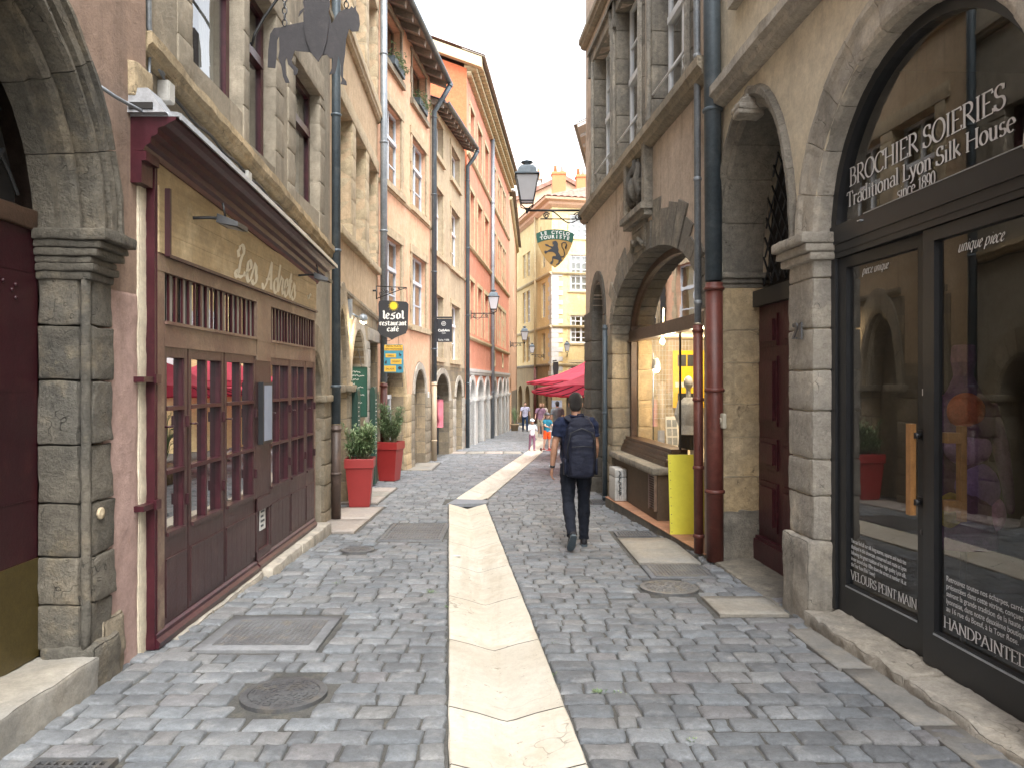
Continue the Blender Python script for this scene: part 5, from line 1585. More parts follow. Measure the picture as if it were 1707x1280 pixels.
for k in range(3):
    w = (A2[1] - A2[0]) / 3
    a, b = A2[0] + k * w + .07, A2[0] + (k + 1) * w - .07
    for (z0, z1) in ((.15, .62), (.75, 1.05), (1.18, 1.85), (1.95, 2.26)):
        mb.fbox(FB, a, b, z0, z1, -.40, -.385)
        mb.fbox(FB, a + .05, b - .05, z0 + .05, z1 - .05, -.385, -.36)
mb.build('door_panels', M['maroon_door'], dr)
mb = MB(); mb.fbox(FB, A2[0] - .01, A2[1] + .01, 2.36, 2.52, -.46, -.33); mb.build('transom', M['black'], bb)
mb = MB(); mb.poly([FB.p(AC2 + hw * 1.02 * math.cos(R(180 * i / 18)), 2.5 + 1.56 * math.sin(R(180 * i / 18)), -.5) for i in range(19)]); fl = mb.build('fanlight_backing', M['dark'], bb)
mb = MB()
for k in range(-9, 10):
    for sg in (1, -1):
        pts = []
        for i in range(24):
            t = i / 23 * 2.2 - .5
            s, z = k * .17 + sg * t * .7, t * 1.0
            if abs(s) < hw * math.sqrt(max(0, 1 - (z / 1.55) ** 2)) and z > .02: pts.append(FB.p(AC2 + s, 2.5 + z, -.43 + .008 * sg))
        if len(pts) > 1: mb.tube(pts, .01, 5)
mb.build('fanlight_lattice', M['black'], fl)
mb = MB(); mb.stone(FB, A2[0] - .05, A2[1] + .0, -.5, -.19, -.56, .10, .08, .008, .02, seed=1); mb.build('threshold', M['stone_grey'], bb)
mb = MB()
mb.stone(FB, YC - 1.5, YC - .2, -.5, -.055, -.2, .12, .045, .024, .02, seed=6, nz=9); mb.stone(FB, YC - .19, YC + 1.03, -.5, -.06, -.2, .115, .045, .024, .02, seed=7, nz=9)
mb.build('doorstep', M['stone_pale'], bb)

# black glazed screen
GO = -.17
gl_ = thing('glazed_shopfront', 'tall black framed glass doors with lettering under the great arch at right', 'shopfront', (2.5, 4.5, 0))
G = FB
def gp(s, z, o=0.0): return G.p(s, z, GO + o)
mb = MB()
n = 32
ra, rb = 1.105, 1.02
for i in range(n):
    t0, t1 = math.pi * i / n, math.pi * (i + 1) / n
    q = []
    for o in (-.03, .05):
        for r, t in ((ra, t0), (ra, t1), (rb, t1), (rb, t0)): q.append(gp(YC + r * math.cos(t), ZC + r * math.sin(t), o))
    mb.hexa(q)
for (z0, z1, o) in ((2.50, 2.54, .045), (2.54, 2.60, .05), (2.60, 2.735, .06)):
    mb.fbox(G, YC - 1.105, YC + 1.105, z0, z1, GO - .03, GO + o)
mb.fbox(G, YC + 1.03, YC + 1.105, -.06, 2.5, GO - .03, GO + .05); mb.fbox(G, YC - 1.105, YC - 1.03, -.06, 2.5, GO - .03, GO + .05)
mb.build('frame', M['blackmetal'], gl_)
mb = MB(); mb.poly([gp(YC + 1.04 * math.cos(math.pi * i / 24), 2.70 + 1.03 * math.sin(math.pi * i / 24), .01) for i in range(25)]); mb.build('fanlight_pane', M['pane_shop'], gl_)
mb = MB(); mb.fbox(G, YC - 1.0, YC + .62, 2.735, 2.741, GO + .05, GO + .064); mb.fbox(G, YC + .62, YC + .66, 2.69, 2.70, GO + .06, GO + .085); mb.build('chrome_line', M['zinc_lt'], gl_)
SM = sy(4.42)
for (a, b, nm) in ((SM + .004, YC + 1.026, 1), (YC - 1.026, SM - .004, 0)):
    mb = MB()
    fw = .105
    if not nm: pass
    else:      # the left leaf stands a little ajar, hinged at its far edge
        LF = Facade(0, 0, 1, 0, -1); _c, _s = math.cos(R(2.4)), math.sin(R(2.4))
        LF.d = Vector((FB.d.x * _c - FB.d.y * _s, FB.d.x * _s + FB.d.y * _c, 0)); LF.n = Vector((-LF.d.y, LF.d.x, 0)); LF.side = -1
        LF.a = FB.p(b, 0, GO) - LF.d * b - LF.n * GO
    G = LF if nm else FB
    mb.fbox(G, a, a + fw, -.055, 2.495, GO - .02, GO + .03); mb.fbox(G, b - fw, b, -.055, 2.495, GO - .02, GO + .03)
    mb.fbox(G, a + fw, b - fw, 2.42, 2.495, GO - .02, GO + .03); mb.fbox(G, a + fw, b - fw, -.055, .15, GO - .02, GO + .03)
    mb.fbox(G, a + fw, b - fw, .15, .158, GO + .0, GO + .032)
    d = mb.build('glass_door', M['blackmetal'], gl_)
    mb = MB(); mb.fbox(G, a + fw, b - fw, .138, .149, GO + .03, GO + .036); mb.build('chrome_line', M['zinc_lt'], d)
    mb = MB(); mb.poly([gp(a + .05, .1, .0), gp(b - .05, .1, .0), gp(b - .05, 2.46, .0), gp(a + .05, 2.46, .0)]); mb.build('pane', M['pane_shop'], d)
    if nm:
        mb = MB(); mb.fbox(G, a + .055, a + .10, .80, 1.35, GO + .075, GO + .11); hd = mb.build('handle', M['handlewood'], d)
        for zz in (.88, 1.28):
            mb = MB(); mb.tube([gp(a + .05, zz, .05), gp(a + .05, zz, .09)], .018, 10); mb.fbox(G, a + .03, a + .08, zz - .03, zz + .03, GO + .03, GO + .051); mb.build('handle_mount', M['black'], hd)
        mb = MB(); mb.lathe([(0, 0), (.018, 0), (.018, .02), (0, .02)], gp(a + .04, .70, .03), 12, rot=Matrix.Rotation(R(-90), 3, 'Y')); mb.build('lock', M['black'], d)
        mb = MB(); mb.fbox(G, a + .02, a + .06, 1.52, 1.56, GO + .031, GO + .033); mb.build('sticker', M['paper'], d)
    else:
        mb = MB(); mb.fbox(G, b - .16, b - .115, .80, 1.35, GO - .13, GO - .095); mb.fbox(G, b - .16, b - .08, .86, .92, GO - .095, GO - .02); mb.fbox(G, b - .16, b - .08, 1.25, 1.31, GO - .095, GO - .02); mb.build('inner_handle', M['handlewood'], d)
# room behind
G = FB
mb = MB()
mb.fbox(G, YC - 1.6, YC + 1.3, -.08, -.04, -3.2, GO - .03, 0); mb.fbox(G, YC - 1.6, YC + 1.3, -.04, 4.0, -3.25, -3.2, 0); mb.fbox(G, YC + 1.3, YC + 1.35, -.04, 4.0, -3.2, -.25, 0); mb.fbox(G, YC - 1.65, YC - 1.6, -.04, 4.0, -3.2, -.25, 0); mb.fbox(G, YC - 1.6, YC + 1.3, 4.0, 4.05, -3.2, -.25, 0)
mb.build('room', M['dim'], gl_)

# ------------------------------------------------------------------ right: brown house with the lit display window
FR = Facade(2.135, 7.62, 1.585, 14.4, -1)
br = thing('brown_plaster_house', 'stained brown house with carved coat of arms over a lit shop window', 'house', (1.9, 11, -.3))
def fs(y): return FR.s_of_y(y)
SC, SA, SB, SZ = fs(9.98), 2.08, 1.0, 2.37
WR = [(fs(8.35), fs(9.75)), (fs(10.35), fs(11.75)), (fs(12.05), fs(13.45))]
mb = MB()
hol = [(rect(a, b, 4.95, 7.42), .30) for a, b in WR] + [(rect(a, b, 8.6, 10.9), .30) for a, b in WR]
hol += [(arch_poly(SC - SA - .05, SC + SA + .05, -.4, SZ, SB + .05, 24), .34), (arch_poly(fs(12.75), fs(13.75), -.45, 2.75, .62), .3)]
mb.sheet(FR, [(0, -.6), (FR.L, -.6), (FR.L, 12.5), (0, 12.5)], hol)
body(mb, FR, 0, FR.L, -.6, 12.5, 6)
mb.build('wall', M['pl_brown'], br)
for (a, b) in WR:
    window(FR, br, a + .08, b - .08, 4.95, 7.42, o=-.22, fm='white_frame', cols=2, rows=(.25, .72), cross=.47, curtain=[(.05, .4), (.6, .95)])
    window(FR, br, a + .08, b - .08, 8.6, 10.9, o=-.22, fm='white_frame', cols=2, rows=(.25, .72), cross=.47)
    mb = MB(); mb.tube([FR.p(a + .03, 5.35, .02), FR.p(b - .03, 5.35, .02)], .014, 8); mb.build('safety_bar', M['white_frame'], br)
mb = MB()      # moulded stone window surrounds: mullion shafts on bases, stepped heads
for (a, b) in WR:
    for sg, s in ((-1, a), (1, b)):
        z = 4.88
        while z < 7.44:
            h = random.uniform(.35, .55); zt = 7.46 if z + h > 7.3 else z + h
            x0, x1 = (s - .20, s + .03) if sg < 0 else (s - .03, s + .20)
            mb.stone(FR, x0, x1, z + .003, zt - .003, -.22, .03, .1, .005, .01, seed=z + s); z = zt
        for off, r in ((.06, .03), (.13, .022)):
            q = s + sg * off
            mb.tube([FR.p(q, 4.95, .045), FR.p(q, 5.08, .045), FR.p(q, 5.12, .045), FR.p(q, 5.2, .045), FR.p(q, 5.24, .045), FR.p(q, 7.4, .045)], [r * 1.7, r * 1.7, r * 1.1, r * 1.6, r, r], 8)
    mb.stone(FR, a - .25, b + .25, 7.42, 7.60, -.22, .05, .12, .005, .012, seed=a); mb.fbox(FR, a - .32, b + .32, 7.60, 7.67, -.1, .10); mb.fbox(FR, a - .32, a - .24, 7.2, 7.60, -.02, .08); mb.fbox(FR, b + .24, b + .32, 7.2, 7.60, -.02, .08)
mb.build('window_surrounds', M['stone_grey'], br)
band(FR, br, [(0, 4.94), (FR.L, 4.86)], .22, .16, 'stone_brown', rough=.012)
band(FR, br, [(0, 8.2), (FR.L, 8.2)], .2, .14, 'stone_brown')
# carved panel: framed relief with a shield, beasts and leaves, and a small plaque beneath
PS, PW = fs(10.35), .50
mb = MB()
mb.stone(FR, PS - PW, PS + PW, 3.98, 4.74, -.02, .05, .1, .004, .01); mb.fbox(FR, PS - PW - .06, PS - PW + .06, 3.95, 4.76, -.02, .12); mb.fbox(FR, PS + PW - .06, PS + PW + .06, 3.95, 4.76, -.02, .12)
mb.fbox(FR, PS - PW - .10, PS + PW + .10, 3.88, 3.96, -.02, .17); mb.fbox(FR, PS - PW - .07, PS + PW + .07, 3.80, 3.88, -.02, .12)
cp_ = mb.build('carved_panel', M['stone_grey'], br)
mb = MB()
rr = random.Random(3)
mb.ball(FR.p(PS, 4.28, .06), .14, .05, .19)
for i in range(60):
    a = rr.uniform(0, 6.28); q = rr.uniform(.17, .44)
    s_, z_ = PS + q * math.cos(a) * .9, 4.35 + q * math.sin(a) * .78
    mb.ball(FR.p(s_, z_, .06), rr.uniform(.02, .06), rr.uniform(.02, .05), rr.uniform(.02, .07), n=8, m=6)
for sg in (-1, 1):
    mb.tube([FR.p(PS + sg * .20, 4.06, .08), FR.p(PS + sg * .26, 4.2, .11), FR.p(PS + sg * .18, 4.36, .12), FR.p(PS + sg * .25, 4.5, .10), FR.p(PS + sg * .14, 4.6, .09)], [.03, .05, .06, .05, .03], 8)
    mb.tube([FR.p(PS + sg * .26, 4.25, .11), FR.p(PS + sg * .12, 4.30, .13)], [.03, .02], 6); mb.tube([FR.p(PS + sg * .27, 4.12, .1), FR.p(PS + sg * .38, 4.2, .09), FR.p(PS + sg * .36, 4.4, .09)], .018, 6)
mb.tube([FR.p(PS, 4.47, .08), FR.p(PS, 4.68, .09)], [.08, .04], 8)
mb.build('coat_of_arms', M['stone_dark'], cp_)
mb = MB(); mb.stone(FR, PS - .33, PS + .33, 3.42, 3.80, -.02, .05, .1, .004, .01)
for (a, b, c, d) in ((-.27, .27, 3.70, 3.72), (-.27, .27, 3.5, 3.52)): mb.fbox(FR, PS + a, PS + b, c, d, .05, .065)
mb.tube([FR.p(PS - .28, 3.46, .06), FR.p(PS - .15, 3.56, .09), FR.p(PS, 3.50, .1), FR.p(PS + .15, 3.58, .09), FR.p(PS + .28, 3.44, .06)], .03, 6); mb.build('plaque', M['stone_grey'], br)
# rugged radiating stones round the shop arch
mb = MB()
for i in range(21):
    a0, a1 = 180 * i / 21 + .4, 180 * (i + 1) / 21 - .4
    r1 = random.uniform(.22, .62) if 2 < i < 18 else random.uniform(.2, .34)
    q = []
    for r in (0, r1):
        for a in (a0, a1):
            q.append((SC + (SA + r) * math.cos(R(a)), SZ + (SB + r) * math.sin(R(a))))
    o = random.uniform(.012, .03)
    pts = [q[0], q[1], q[3], q[2]]
    A = [mb.vert(FR.p(s, z, -.32)) for s, z in pts]; B = [mb.vert(FR.p(s, z, o)) for s, z in pts]
    mb.face(B); mb.face(A[::-1])
    for k in range(4): mb.face((A[k], A[(k + 1) % 4], B[(k + 1) % 4], B[k]))
mb.build('arch_stones', M['stone_grey'], br)
pier(br, FR, SC + SA - .0, SC + SA + .42, -.45, SZ, -.34, .025, 'stone_brown', .38, .08, .007, .014)
pier(br, FR, fs(13.75) - .03, FR.L, -.55, 2.9, -.3, .035, 'stone_dark', .42, .08, .008, .02)
pier(br, FR, fs(12.58) , fs(12.75) + .03, -.55, 2.75, -.25, .03, 'stone_dark', .42, .08, .006)
arch_ring(br, FR, (fs(12.75) + fs(13.75)) / 2, 2.75, .5, .62, .16, 'stone_dark', 7, -.25, .03)
mb = MB(); mb.stone(FR, fs(12.7), fs(13.8), -.5, 3.4, -.42, -.29, .2, .012, .02); mb.build('niche_back', M['stone_dark'], br)
# the display window
sw_ = thing('display_window', 'lit shop window in brown wood above a stone ledge, warm lamps inside', 'shop window', (1.95, 10.4, -.2))
DO = -.32
e0, e1 = fs(9.64), SC + SA
mb = MB()
mb.fbox(FR, e1 - .10, e1 + .0, .70, SZ + .05, DO - .04, DO + .05)
nn = 24
for i in range(nn):
    t0, t1 = math.pi * i / nn, math.pi * (i + 1) / nn
    q = []
    for o in (DO - .03, DO + .05):
        for r, t in ((0, t0), (0, t1), (-.09, t1), (-.09, t0)): q.append(FR.p(SC + (SA + r) * math.cos(t), SZ + (SB + r) * math.sin(t), o))
    mb.hexa(q)
mb.fbox(FR, SC - SA, e1, 2.26, 2.42, DO - .04, DO + .07); mb.fbox(FR, SC - SA, e1, 2.24, 2.27, DO - .02, DO + .10)
mb.fbox(FR, SC - SA, SC - SA + .1, -.2, 2.26, DO - .04, DO + .05)
fr_ = mb.build('frame', M['brownwood'], sw_)
mb = MB()
for (z0, z1, o) in ((.50, .56, .10), (.56, .62, .075), (.62, .68, .05), (.68, .73, .02)): mb.fbox(FR, e0, e1, z0, z1, DO - .1, DO + o + .1)
mb.build('sill_moulding', M['brownwood'], sw_)
mb = MB(); mb.fbox(FR, e0 - .012, e0 + .012, .73, 2.26, DO - .012, DO + .012); mb.build('corner_bead', M['black'], fr_)
mb = MB()
mb.poly([FR.p(e0, .72, DO), FR.p(e1 - .05, .72, DO), FR.p(e1 - .05, 2.27, DO), FR.p(e0, 2.27, DO)]); mb.poly([FR.p(e0, .5, DO), FR.p(e0, .5, DO - .95), FR.p(e0, 2.27, DO - .95), FR.p(e0, 2.27, DO)])
mb.build('pane', M['pane_display'], sw_)
mb = MB(); mb.poly([FR.p(SC + (SA - .05) * math.cos(math.pi * i / 24), SZ + .0 + (SB - .05) * math.sin(math.pi * i / 24), DO) for i in range(25)]); mb.build('fanlight_pane', M['pane_mirror'], sw_)
mb = MB()
mb.stone(FR, e0 - .05, e1 + .05, .40, .50, -.3, .07, .1, .004, .03); mb.build('stone_ledge', M['stone_grey'], sw_)
mb = MB(); mb.fbox(FR, e0, e1, -.3, .40, -.34, -.02); mb.build('base_wall', surf('dark_brown_render', (.10, .07, .045), (.085, .06, .04), bump=.15), sw_)
mb = MB()
for i in range(14): mb.hexa([FR.p(e0 + .06, -.06 + i * .032, -.02), FR.p(e0 + .30, -.06 + i * .032, -.02), FR.p(e0 + .30, -.05 + i * .032, .008), FR.p(e0 + .06, -.05 + i * .032, .008), FR.p(e0 + .06, -.045 + i * .032, -.02), FR.p(e0 + .30, -.045 + i * .032, -.02), FR.p(e0 + .30, -.04 + i * .032, .008), FR.p(e0 + .06, -.04 + i * .032, .008)])
mb.fbox(FR, e0 + .03, e0 + .06, -.08, .40, -.02, .012); mb.fbox(FR, e0 + .30, e0 + .33, -.08, .40, -.02, .012)
mb.build('vent_grille', M['framewood'], sw_)
mb = MB()      # the inside: warm plaster walls, platform, ceiling added to block lamplight from the fanlight
YB = 12.42
mb.fbox(FR, e1 + .30, e1 + .35, -.3, 3.4, -2.6, DO - .04); mb.fbox(FR, .0, e1 + .3, -.3, 3.4, -2.65, -2.6); mb.fbox(FR, -.0, .05, -.3, 3.4, -2.6, DO - .04); mb.fbox(FR, .05, e1 + .3, 2.30, 2.34, -2.6, DO - .03); mb.fbox(FR, .05, e1 + .3, -.27, -.22, -2.6, DO + .3)
mb.build('room', M['pl_inside'], sw_)
mb = MB(); mb.fbox(FR, e0 + .02, e1 - .03, .5, .56, DO - 1.3, DO - .05); mb.fbox(FR, e0 + .02, e1 - .03, -.2, .5, DO - 1.3, DO - 1.25); mb.build('display_platform', M['pl_inside'], sw_)
pier(sw_, FR, e1 - .12, e1 + .10, .56, 2.75, DO - .28, DO - .06, 'stone_gold', .4, .1, .008, name='inner_stone_wall')
gy_ = YB - .03
mb = MB()
for i in range(13): mb.tube([(2.42 + i * .055, gy_, 1.0), (2.42 + i * .055, gy_, 2.30)], .0045, 4)
for i in range(17): mb.tube([(2.40, gy_ - .006, 1.0 + i * .08), (3.10, gy_ - .006, 1.0 + i * .08)], .0045, 4)
mb.build('wire_grid', M['paper'], sw_)
mb = MB(); mb.box(2.80, 3.34, gy_ - .06, gy_ - .04, 1.18, 2.12); po = mb.build('yellow_poster', M['yellow_poster'], sw_)
for (z0, z1) in ((1.86, 2.05), (1.24, 1.42)):
    mb = MB(); mb.box(2.88, 3.02, gy_ - .066, gy_ - .061, z0, z1); mb.box(3.04, 3.20, gy_ - .066, gy_ - .061, z0, z1); mb.build('poster_photo', M['black'], po)
mb = MB(); mb.box(2.84, 3.26, gy_ - .066, gy_ - .061, 1.52, 1.60); mb.build('poster_strip', M['paper'], po)
mb = MB(); mb.hexa([(2.56, 11.7, .56), (2.76, 11.7, .56), (2.76, 11.72, .56), (2.56, 11.72, .56), (2.56, 11.8, 1.06), (2.76, 11.8, 1.06), (2.76, 11.82, 1.06), (2.56, 11.82, 1.06)]); lp2 = mb.build('leaning_print', M['paper'], sw_)
mb = MB()
for i in range(6):
    xx, zz = 2.58 + (i % 2) * .085, .62 + (i // 2) * .14
    mb.hexa([(xx, 11.694 + .2 * (zz - .56), zz), (xx + .07, 11.694 + .2 * (zz - .56), zz), (xx + .07, 11.698 + .2 * (zz - .56), zz), (xx, 11.698 + .2 * (zz - .56), zz), (xx, 11.694 + .2 * (zz - .44), zz + .11), (xx + .07, 11.694 + .2 * (zz - .44), zz + .11), (xx + .07, 11.698 + .2 * (zz - .44), zz + .11), (xx, 11.698 + .2 * (zz - .44), zz + .11)])
mb.build('print_pictures', M['zinc'], lp2)
mb = MB(); mb.box(2.44, 2.55, 11.8, 11.81, .60, .84); mb.build('small_notice', M['paper_blue'], sw_)
mb = MB(); mb.tube([(2.30, 11.45, .56), (2.30, 11.45, 2.05)], .011, 6); lp = mb.build('lamp_pole', M['zinc'], sw_)
mb = MB(); mb.lathe([(.03, .12), (.055, .07), (.075, -.05), (.07, -.05), (.0, .04)], (2.33, 11.38, 1.84), 14); mb.build('lamp_shade', M['zinc_lt'], lp)
mb = MB(); mb.ball((2.33, 11.38, 1.79), .05, n=12, m=8); mb.build('bulb', M['lamp_on'], lp)
mb = MB(); mb.ball((2.43, 11.4, 2.22), .035, .05, .05, n=12, m=8); mb.tube([(2.43, 11.4, 2.25), (2.47, 11.5, 2.74)], .012, 6); mb.build('spot_bulb', M['lamp_on'], sw_)
for (p_, e) in (((2.42, 11.2, 1.72), 5), ((2.5, 11.2, 2.1), 6), ((2.55, 9.74, 2.12), 7), ((3.1, 11.4, 2.15), 5)):  # the one by the mannequin is added to brighten it, without a fitting
    ld = bpy.data.lights.new('display_lamp_and_fill', 'POINT'); ld.energy = e; ld.color = (1, .83, .60); ld.shadow_soft_size = .06
    lo = bpy.data.objects.new('display_lamp_and_fill', ld); COL.objects.link(lo); lo.location = Vector(p_) - Vector(sw_.location); lo.parent = sw_
# tiled doorstep
mb = MB()
f0, f1 = fs(7.78), fs(11.75)
def so(s): return .02 + .18 * (s - f0) / (f1 - f0)
q = [(f0, -.25), (f1, -.34)]
mb.hexa([FR.p(f0, -.5, so(f0)), FR.p(f1, -.6, so(f1)), FR.p(f1, -.6, -.6), FR.p(f0, -.5, -.6), FR.p(f0, -.205, so(f0)), FR.p(f1, -.205, so(f1)), FR.p(f1, -.205, -.6), FR.p(f0, -.205, -.6)])
st_ = mb.build('doorstep', M['stone_dark'], br)
mb = MB()
n = 18
for i in range(n):
    for j in range(3):
        s0_, s1_ = f0 + (f1 - f0) * i / n + .003, f0 + (f1 - f0) * (i + 1) / n - .003
        def oo(s, k): return so(s) + .006 + (-.6 - so(s)) * k / 3
        mb.hexa([FR.p(s0_, -.204, oo(s0_, j)), FR.p(s1_, -.204, oo(s1_, j)), FR.p(s1_, -.204, oo(s1_, j + 1) + .005), FR.p(s0_, -.204, oo(s0_, j + 1) + .005), FR.p(s0_, -.194, oo(s0_, j)), FR.p(s1_, -.194, oo(s1_, j)), FR.p(s1_, -.194, oo(s1_, j + 1) + .005), FR.p(s0_, -.194, oo(s0_, j + 1) + .005)])
mb.build('step_tiles', M['tile_floor'], st_)

# beyond the corner: the small square
F8 = Facade(3.12, 28, 9.2, 60, -1)
b10 = thing('square_side_house', 'cream house with projecting eaves set back on the right behind the umbrellas', 'house', (4, 35, -1))
wn8 = [(2, 3.4), (6, 7.4), (10, 11.4), (14, 15.4)]
mb = MB(); mb.sheet(F8, [(0, -1.8), (F8.L, -1.8), (F8.L, 11.2), (0, 11.2)], [(rect(a, b, c, d), .3) for a, b in wn8 for c, d in ((2.5, 4.5), (5.8, 7.8))]); body(mb, F8, 0, F8.L, -1.8, 11.2, 10); mb.build('wall', M['pl_yellow'], b10)
for a, b in wn8:
    for c, d in ((2.5, 4.5), (5.8, 7.8)): window(F8, b10, a, b, c, d, fm='white_frame', rows=(.33, .66), curtain=[(0, .4)])
roof_eaves(F8, b10, -.2, F8.L, 11.3, .38, 4, .4, rafters=1.2, gutter='zinc', tile=.5, mat='zinc', board='trim_white')
F9 = Facade(2.4, 27.6, 9.5, 26.2, 1); F9.n = Vector((-.19, -.98, 0))
mb = MB(); mb.poly([Vector((3.15, 27.9, -1.8)), Vector((12, 26, -1.8)), Vector((12, 26, 11)), Vector((3.15, 27.9, 11))]); mb.build('end_wall', M['pl_yellow'], b10)
mb = MB()
for (a, b) in ((.3, .42), (.55, .67)):
    for (c, d) in ((2.2, 4.2), (5.4, 7.4)):
        P_ = lambda t, z: Vector((3.15 + 8.85 * t, 27.87 - 1.9 * t - .03, z))
        mb.poly([P_(a, c), P_(b, c), P_(b, d), P_(a, d)])
mb.build('shutters', M['shutter_white'], b10)
# ------------------------------------------------------------------ lettering drawn with a broad pen
def A(cx, cy, rx, ry, a0, a1, n=14):
    return [(cx + rx * math.cos(R(a0 + (a1 - a0) * i / n)), cy + ry * math.sin(R(a0 + (a1 - a0) * i / n))) for i in range(n + 1)]
XH = .66
G_ = {   # glyph: (advance, strokes)
 'A': (.78, [[(.36, 1), (.02, 0)], [(.34, 1), (.72, 0)], [(.14, .36), (.58, .36)]]),
 'B': (.66, [[(.12, 1), (.12, 0)], [(.12, .98), (.26, .98)] + A(.28, .755, .22, .225, 90, -90) + [(.12, .53)], [(.12, .53), (.30, .53)] + A(.32, .275, .26, .255, 90, -90) + [(.12, .02)]]),
 'C': (.76, [A(.42, .5, .38, .5, 42, 318, 20), [(.70, .98), (.70, .72)]]),
 'D': (.80, [[(.12, 1), (.12, 0)], [(.12, .98), (.28, .98)] + A(.30, .5, .42, .48, 90, -90, 18) + [(.12, .02)]]),
 'E': (.62, [[(.12, 1), (.12, 0)], [(.12, .98), (.54, .98), (.55, .82)], [(.12, .52), (.44, .52)], [(.12, .02), (.56, .02), (.59, .2)]]),
 'H': (.82, [[(.12, 1), (.12, 0)], [(.68, 1), (.68, 0)], [(.12, .52), (.68, .52)]]),
 'I': (.34, [[(.16, 1), (.16, 0)]]),
 'L': (.60, [[(.12, 1), (.12, 0)], [(.12, .02), (.52, .02), (.56, .22)]]),
 'M': (.98, [[(.14, 1), (.10, 0)], [(.14, 1), (.48, .02)], [(.48, .02), (.82, 1)], [(.82, 1), (.86, 0)]]),
 'N': (.84, [[(.12, 1), (.12, 0)], [(.12, 1), (.70, 0)], [(.70, 1), (.70, 0)]]),
 'O': (.84, [A(.42, .5, .37, .5, 90, 450, 26)]),
 'P': (.62, [[(.12, 1), (.12, 0)], [(.12, .98), (.28, .98)] + A(.30, .72, .25, .26, 90, -90) + [(.12, .46)]]),
 'R': (.70, [[(.12, 1), (.12, 0)], [(.12, .98), (.28, .98)] + A(.30, .74, .24, .24, 90, -90) + [(.12, .5)], [(.28, .5), (.68, .02)]]),
 'S': (.58, [A(.28, .755, .21, .235, 40, 270, 12)[:-1] + A(.28, .265, .24, .255, 90, -150, 14), [(.45, .97), (.46, .76)], [(.06, .28), (.06, .04)]]),
 'T': (.68, [[(.33, 1), (.33, 0)], [(.03, .80), (.05, .98), (.61, .98), (.63, .80)]]),
 'U': (.82, [[(.12, 1), (.12, .35)] + A(.40, .32, .28, .32, 180, 360) + [(.68, 1)]]),
 'V': (.76, [[(.02, 1), (.37, 0)], [(.37, 0), (.70, 1)]]),
 'a': (.50, [[(.08, .52)] + A(.24, .48, .16, .18, 150, 0, 8) + [(.40, .1), (.48, .02)], A(.22, .19, .17, .18, 60, 330, 12) ]),
 'c': (.48, [A(.26, .33, .21, .33, 45, 310, 16)]),
 'd': (.56, [[(.42, 1.02), (.42, 0)], A(.25, .32, .20, .33, 40, 320, 16)]),
 'e': (.50, [[(.07, .36), (.43, .38)] + A(.25, .33, .19, .33, 15, 310, 16)]),
 'f': (.34, [A(.30, .82, .14, .2, 30, 180, 8) + [(.16, 0)], [(.02, .64), (.32, .64)]]),
 'h': (.56, [[(.12, 1.02), (.12, 0)], [(.12, .48)] + A(.28, .46, .15, .19, 140, 0, 8) + [(.43, 0)]]),
 'i': (.27, [[(.13, XH), (.13, 0)], [(.11, .90), (.15, .90)]]),
 'k': (.54, [[(.12, 1.02), (.12, 0)], [(.42, .64), (.14, .30)], [(.22, .38), (.50, .02)]]),
 'l': (.27, [[(.13, 1.02), (.13, 0)]]),
 'n': (.56, [[(.12, XH), (.12, 0)], [(.12, .48)] + A(.28, .46, .15, .19, 140, 0, 8) + [(.43, 0)]]),
 'o': (.54, [A(.27, .33, .21, .33, 90, 450, 20)]),
 'p': (.56, [[(.12, XH), (.12, -.3)], A(.28, .33, .21, .33, 140, -140, 16)]),
 'q': (.56, [[(.42, XH), (.42, -.3)], A(.25, .33, .2, .33, 40, 320, 16)]),
 'r': (.42, [[(.12, XH), (.12, 0)], [(.12, .46), (.22, .62), (.34, .64), (.39, .56)]]),
 's': (.42, [A(.22, .49, .14, .16, 40, 270, 8)[:-1] + A(.21, .17, .16, .17, 90, -150, 10)]),
 't': (.34, [[(.16, .86), (.16, .12)] + A(.26, .12, .1, .12, 180, 300, 6), [(.03, .64), (.31, .64)]]),
 'u': (.56, [[(.12, XH), (.12, .2)] + A(.27, .2, .15, .2, 180, 330, 8), [(.43, XH), (.43, 0)]]),
 'y': (.52, [[(.03, XH), (.26, .02)], [(.47, XH), (.22, -.16), (.10, -.28), (.02, -.25)]]),
 '1': (.40, [[(.08, .82), (.22, 1), (.22, 0)]]),
 '8': (.50, [A(.25, .76, .17, .23, -90, 270, 16), A(.25, .27, .21, .26, -90, 270, 16)]),
 '9': (.50, [A(.25, .68, .19, .31, -20, 340, 18), [(.44, .66)] + A(.18, .5, .26, .5, 15, -75, 8)]),
 '0': (.50, [A(.25, .5, .2, .5, 90, 450, 22)]),
 '2': (.52, [A(.25, .75, .19, .24, 165, -20, 10) + [(.38, .5), (.06, .05), (.46, .05)]]),
 ' ': (.30, []),
}
SC_ = dict(G_)    # script capitals
SC_['L'] = (.66, [[(.16, .62), (.08, .78)] + A(.30, .86, .14, .16, 180, -60, 12) + [(.28, .5), (.22, .16)] + A(.12, .09, .1, .09, 40, 330, 8) + [(.34, .02), (.52, .10), (.60, .24)]])
SC_['A'] = (.84, [A(.10, .10, .1, .12, 160, 300, 6) + [(.30, .2), (.46, .6), (.60, 1.04)], [(.60, 1.04), (.62, .5), (.68, .06), (.78, .08)], [(.22, .30), (.40, .38), (.70, .40)]])
SC_['e'] = (.42, [[(-.08, .10), (.12, .26), (.30, .42)] + A(.22, .46, .12, .2, 0, 180, 8) + A(.24, .26, .16, .26, 150, 300, 8) + [(.44, .16)]])
SC_['s'] = (.40, [[(-.06, .08), (.18, .68), (.26, .56)] + A(.18, .18, .16, .2, 50, -150, 10)])
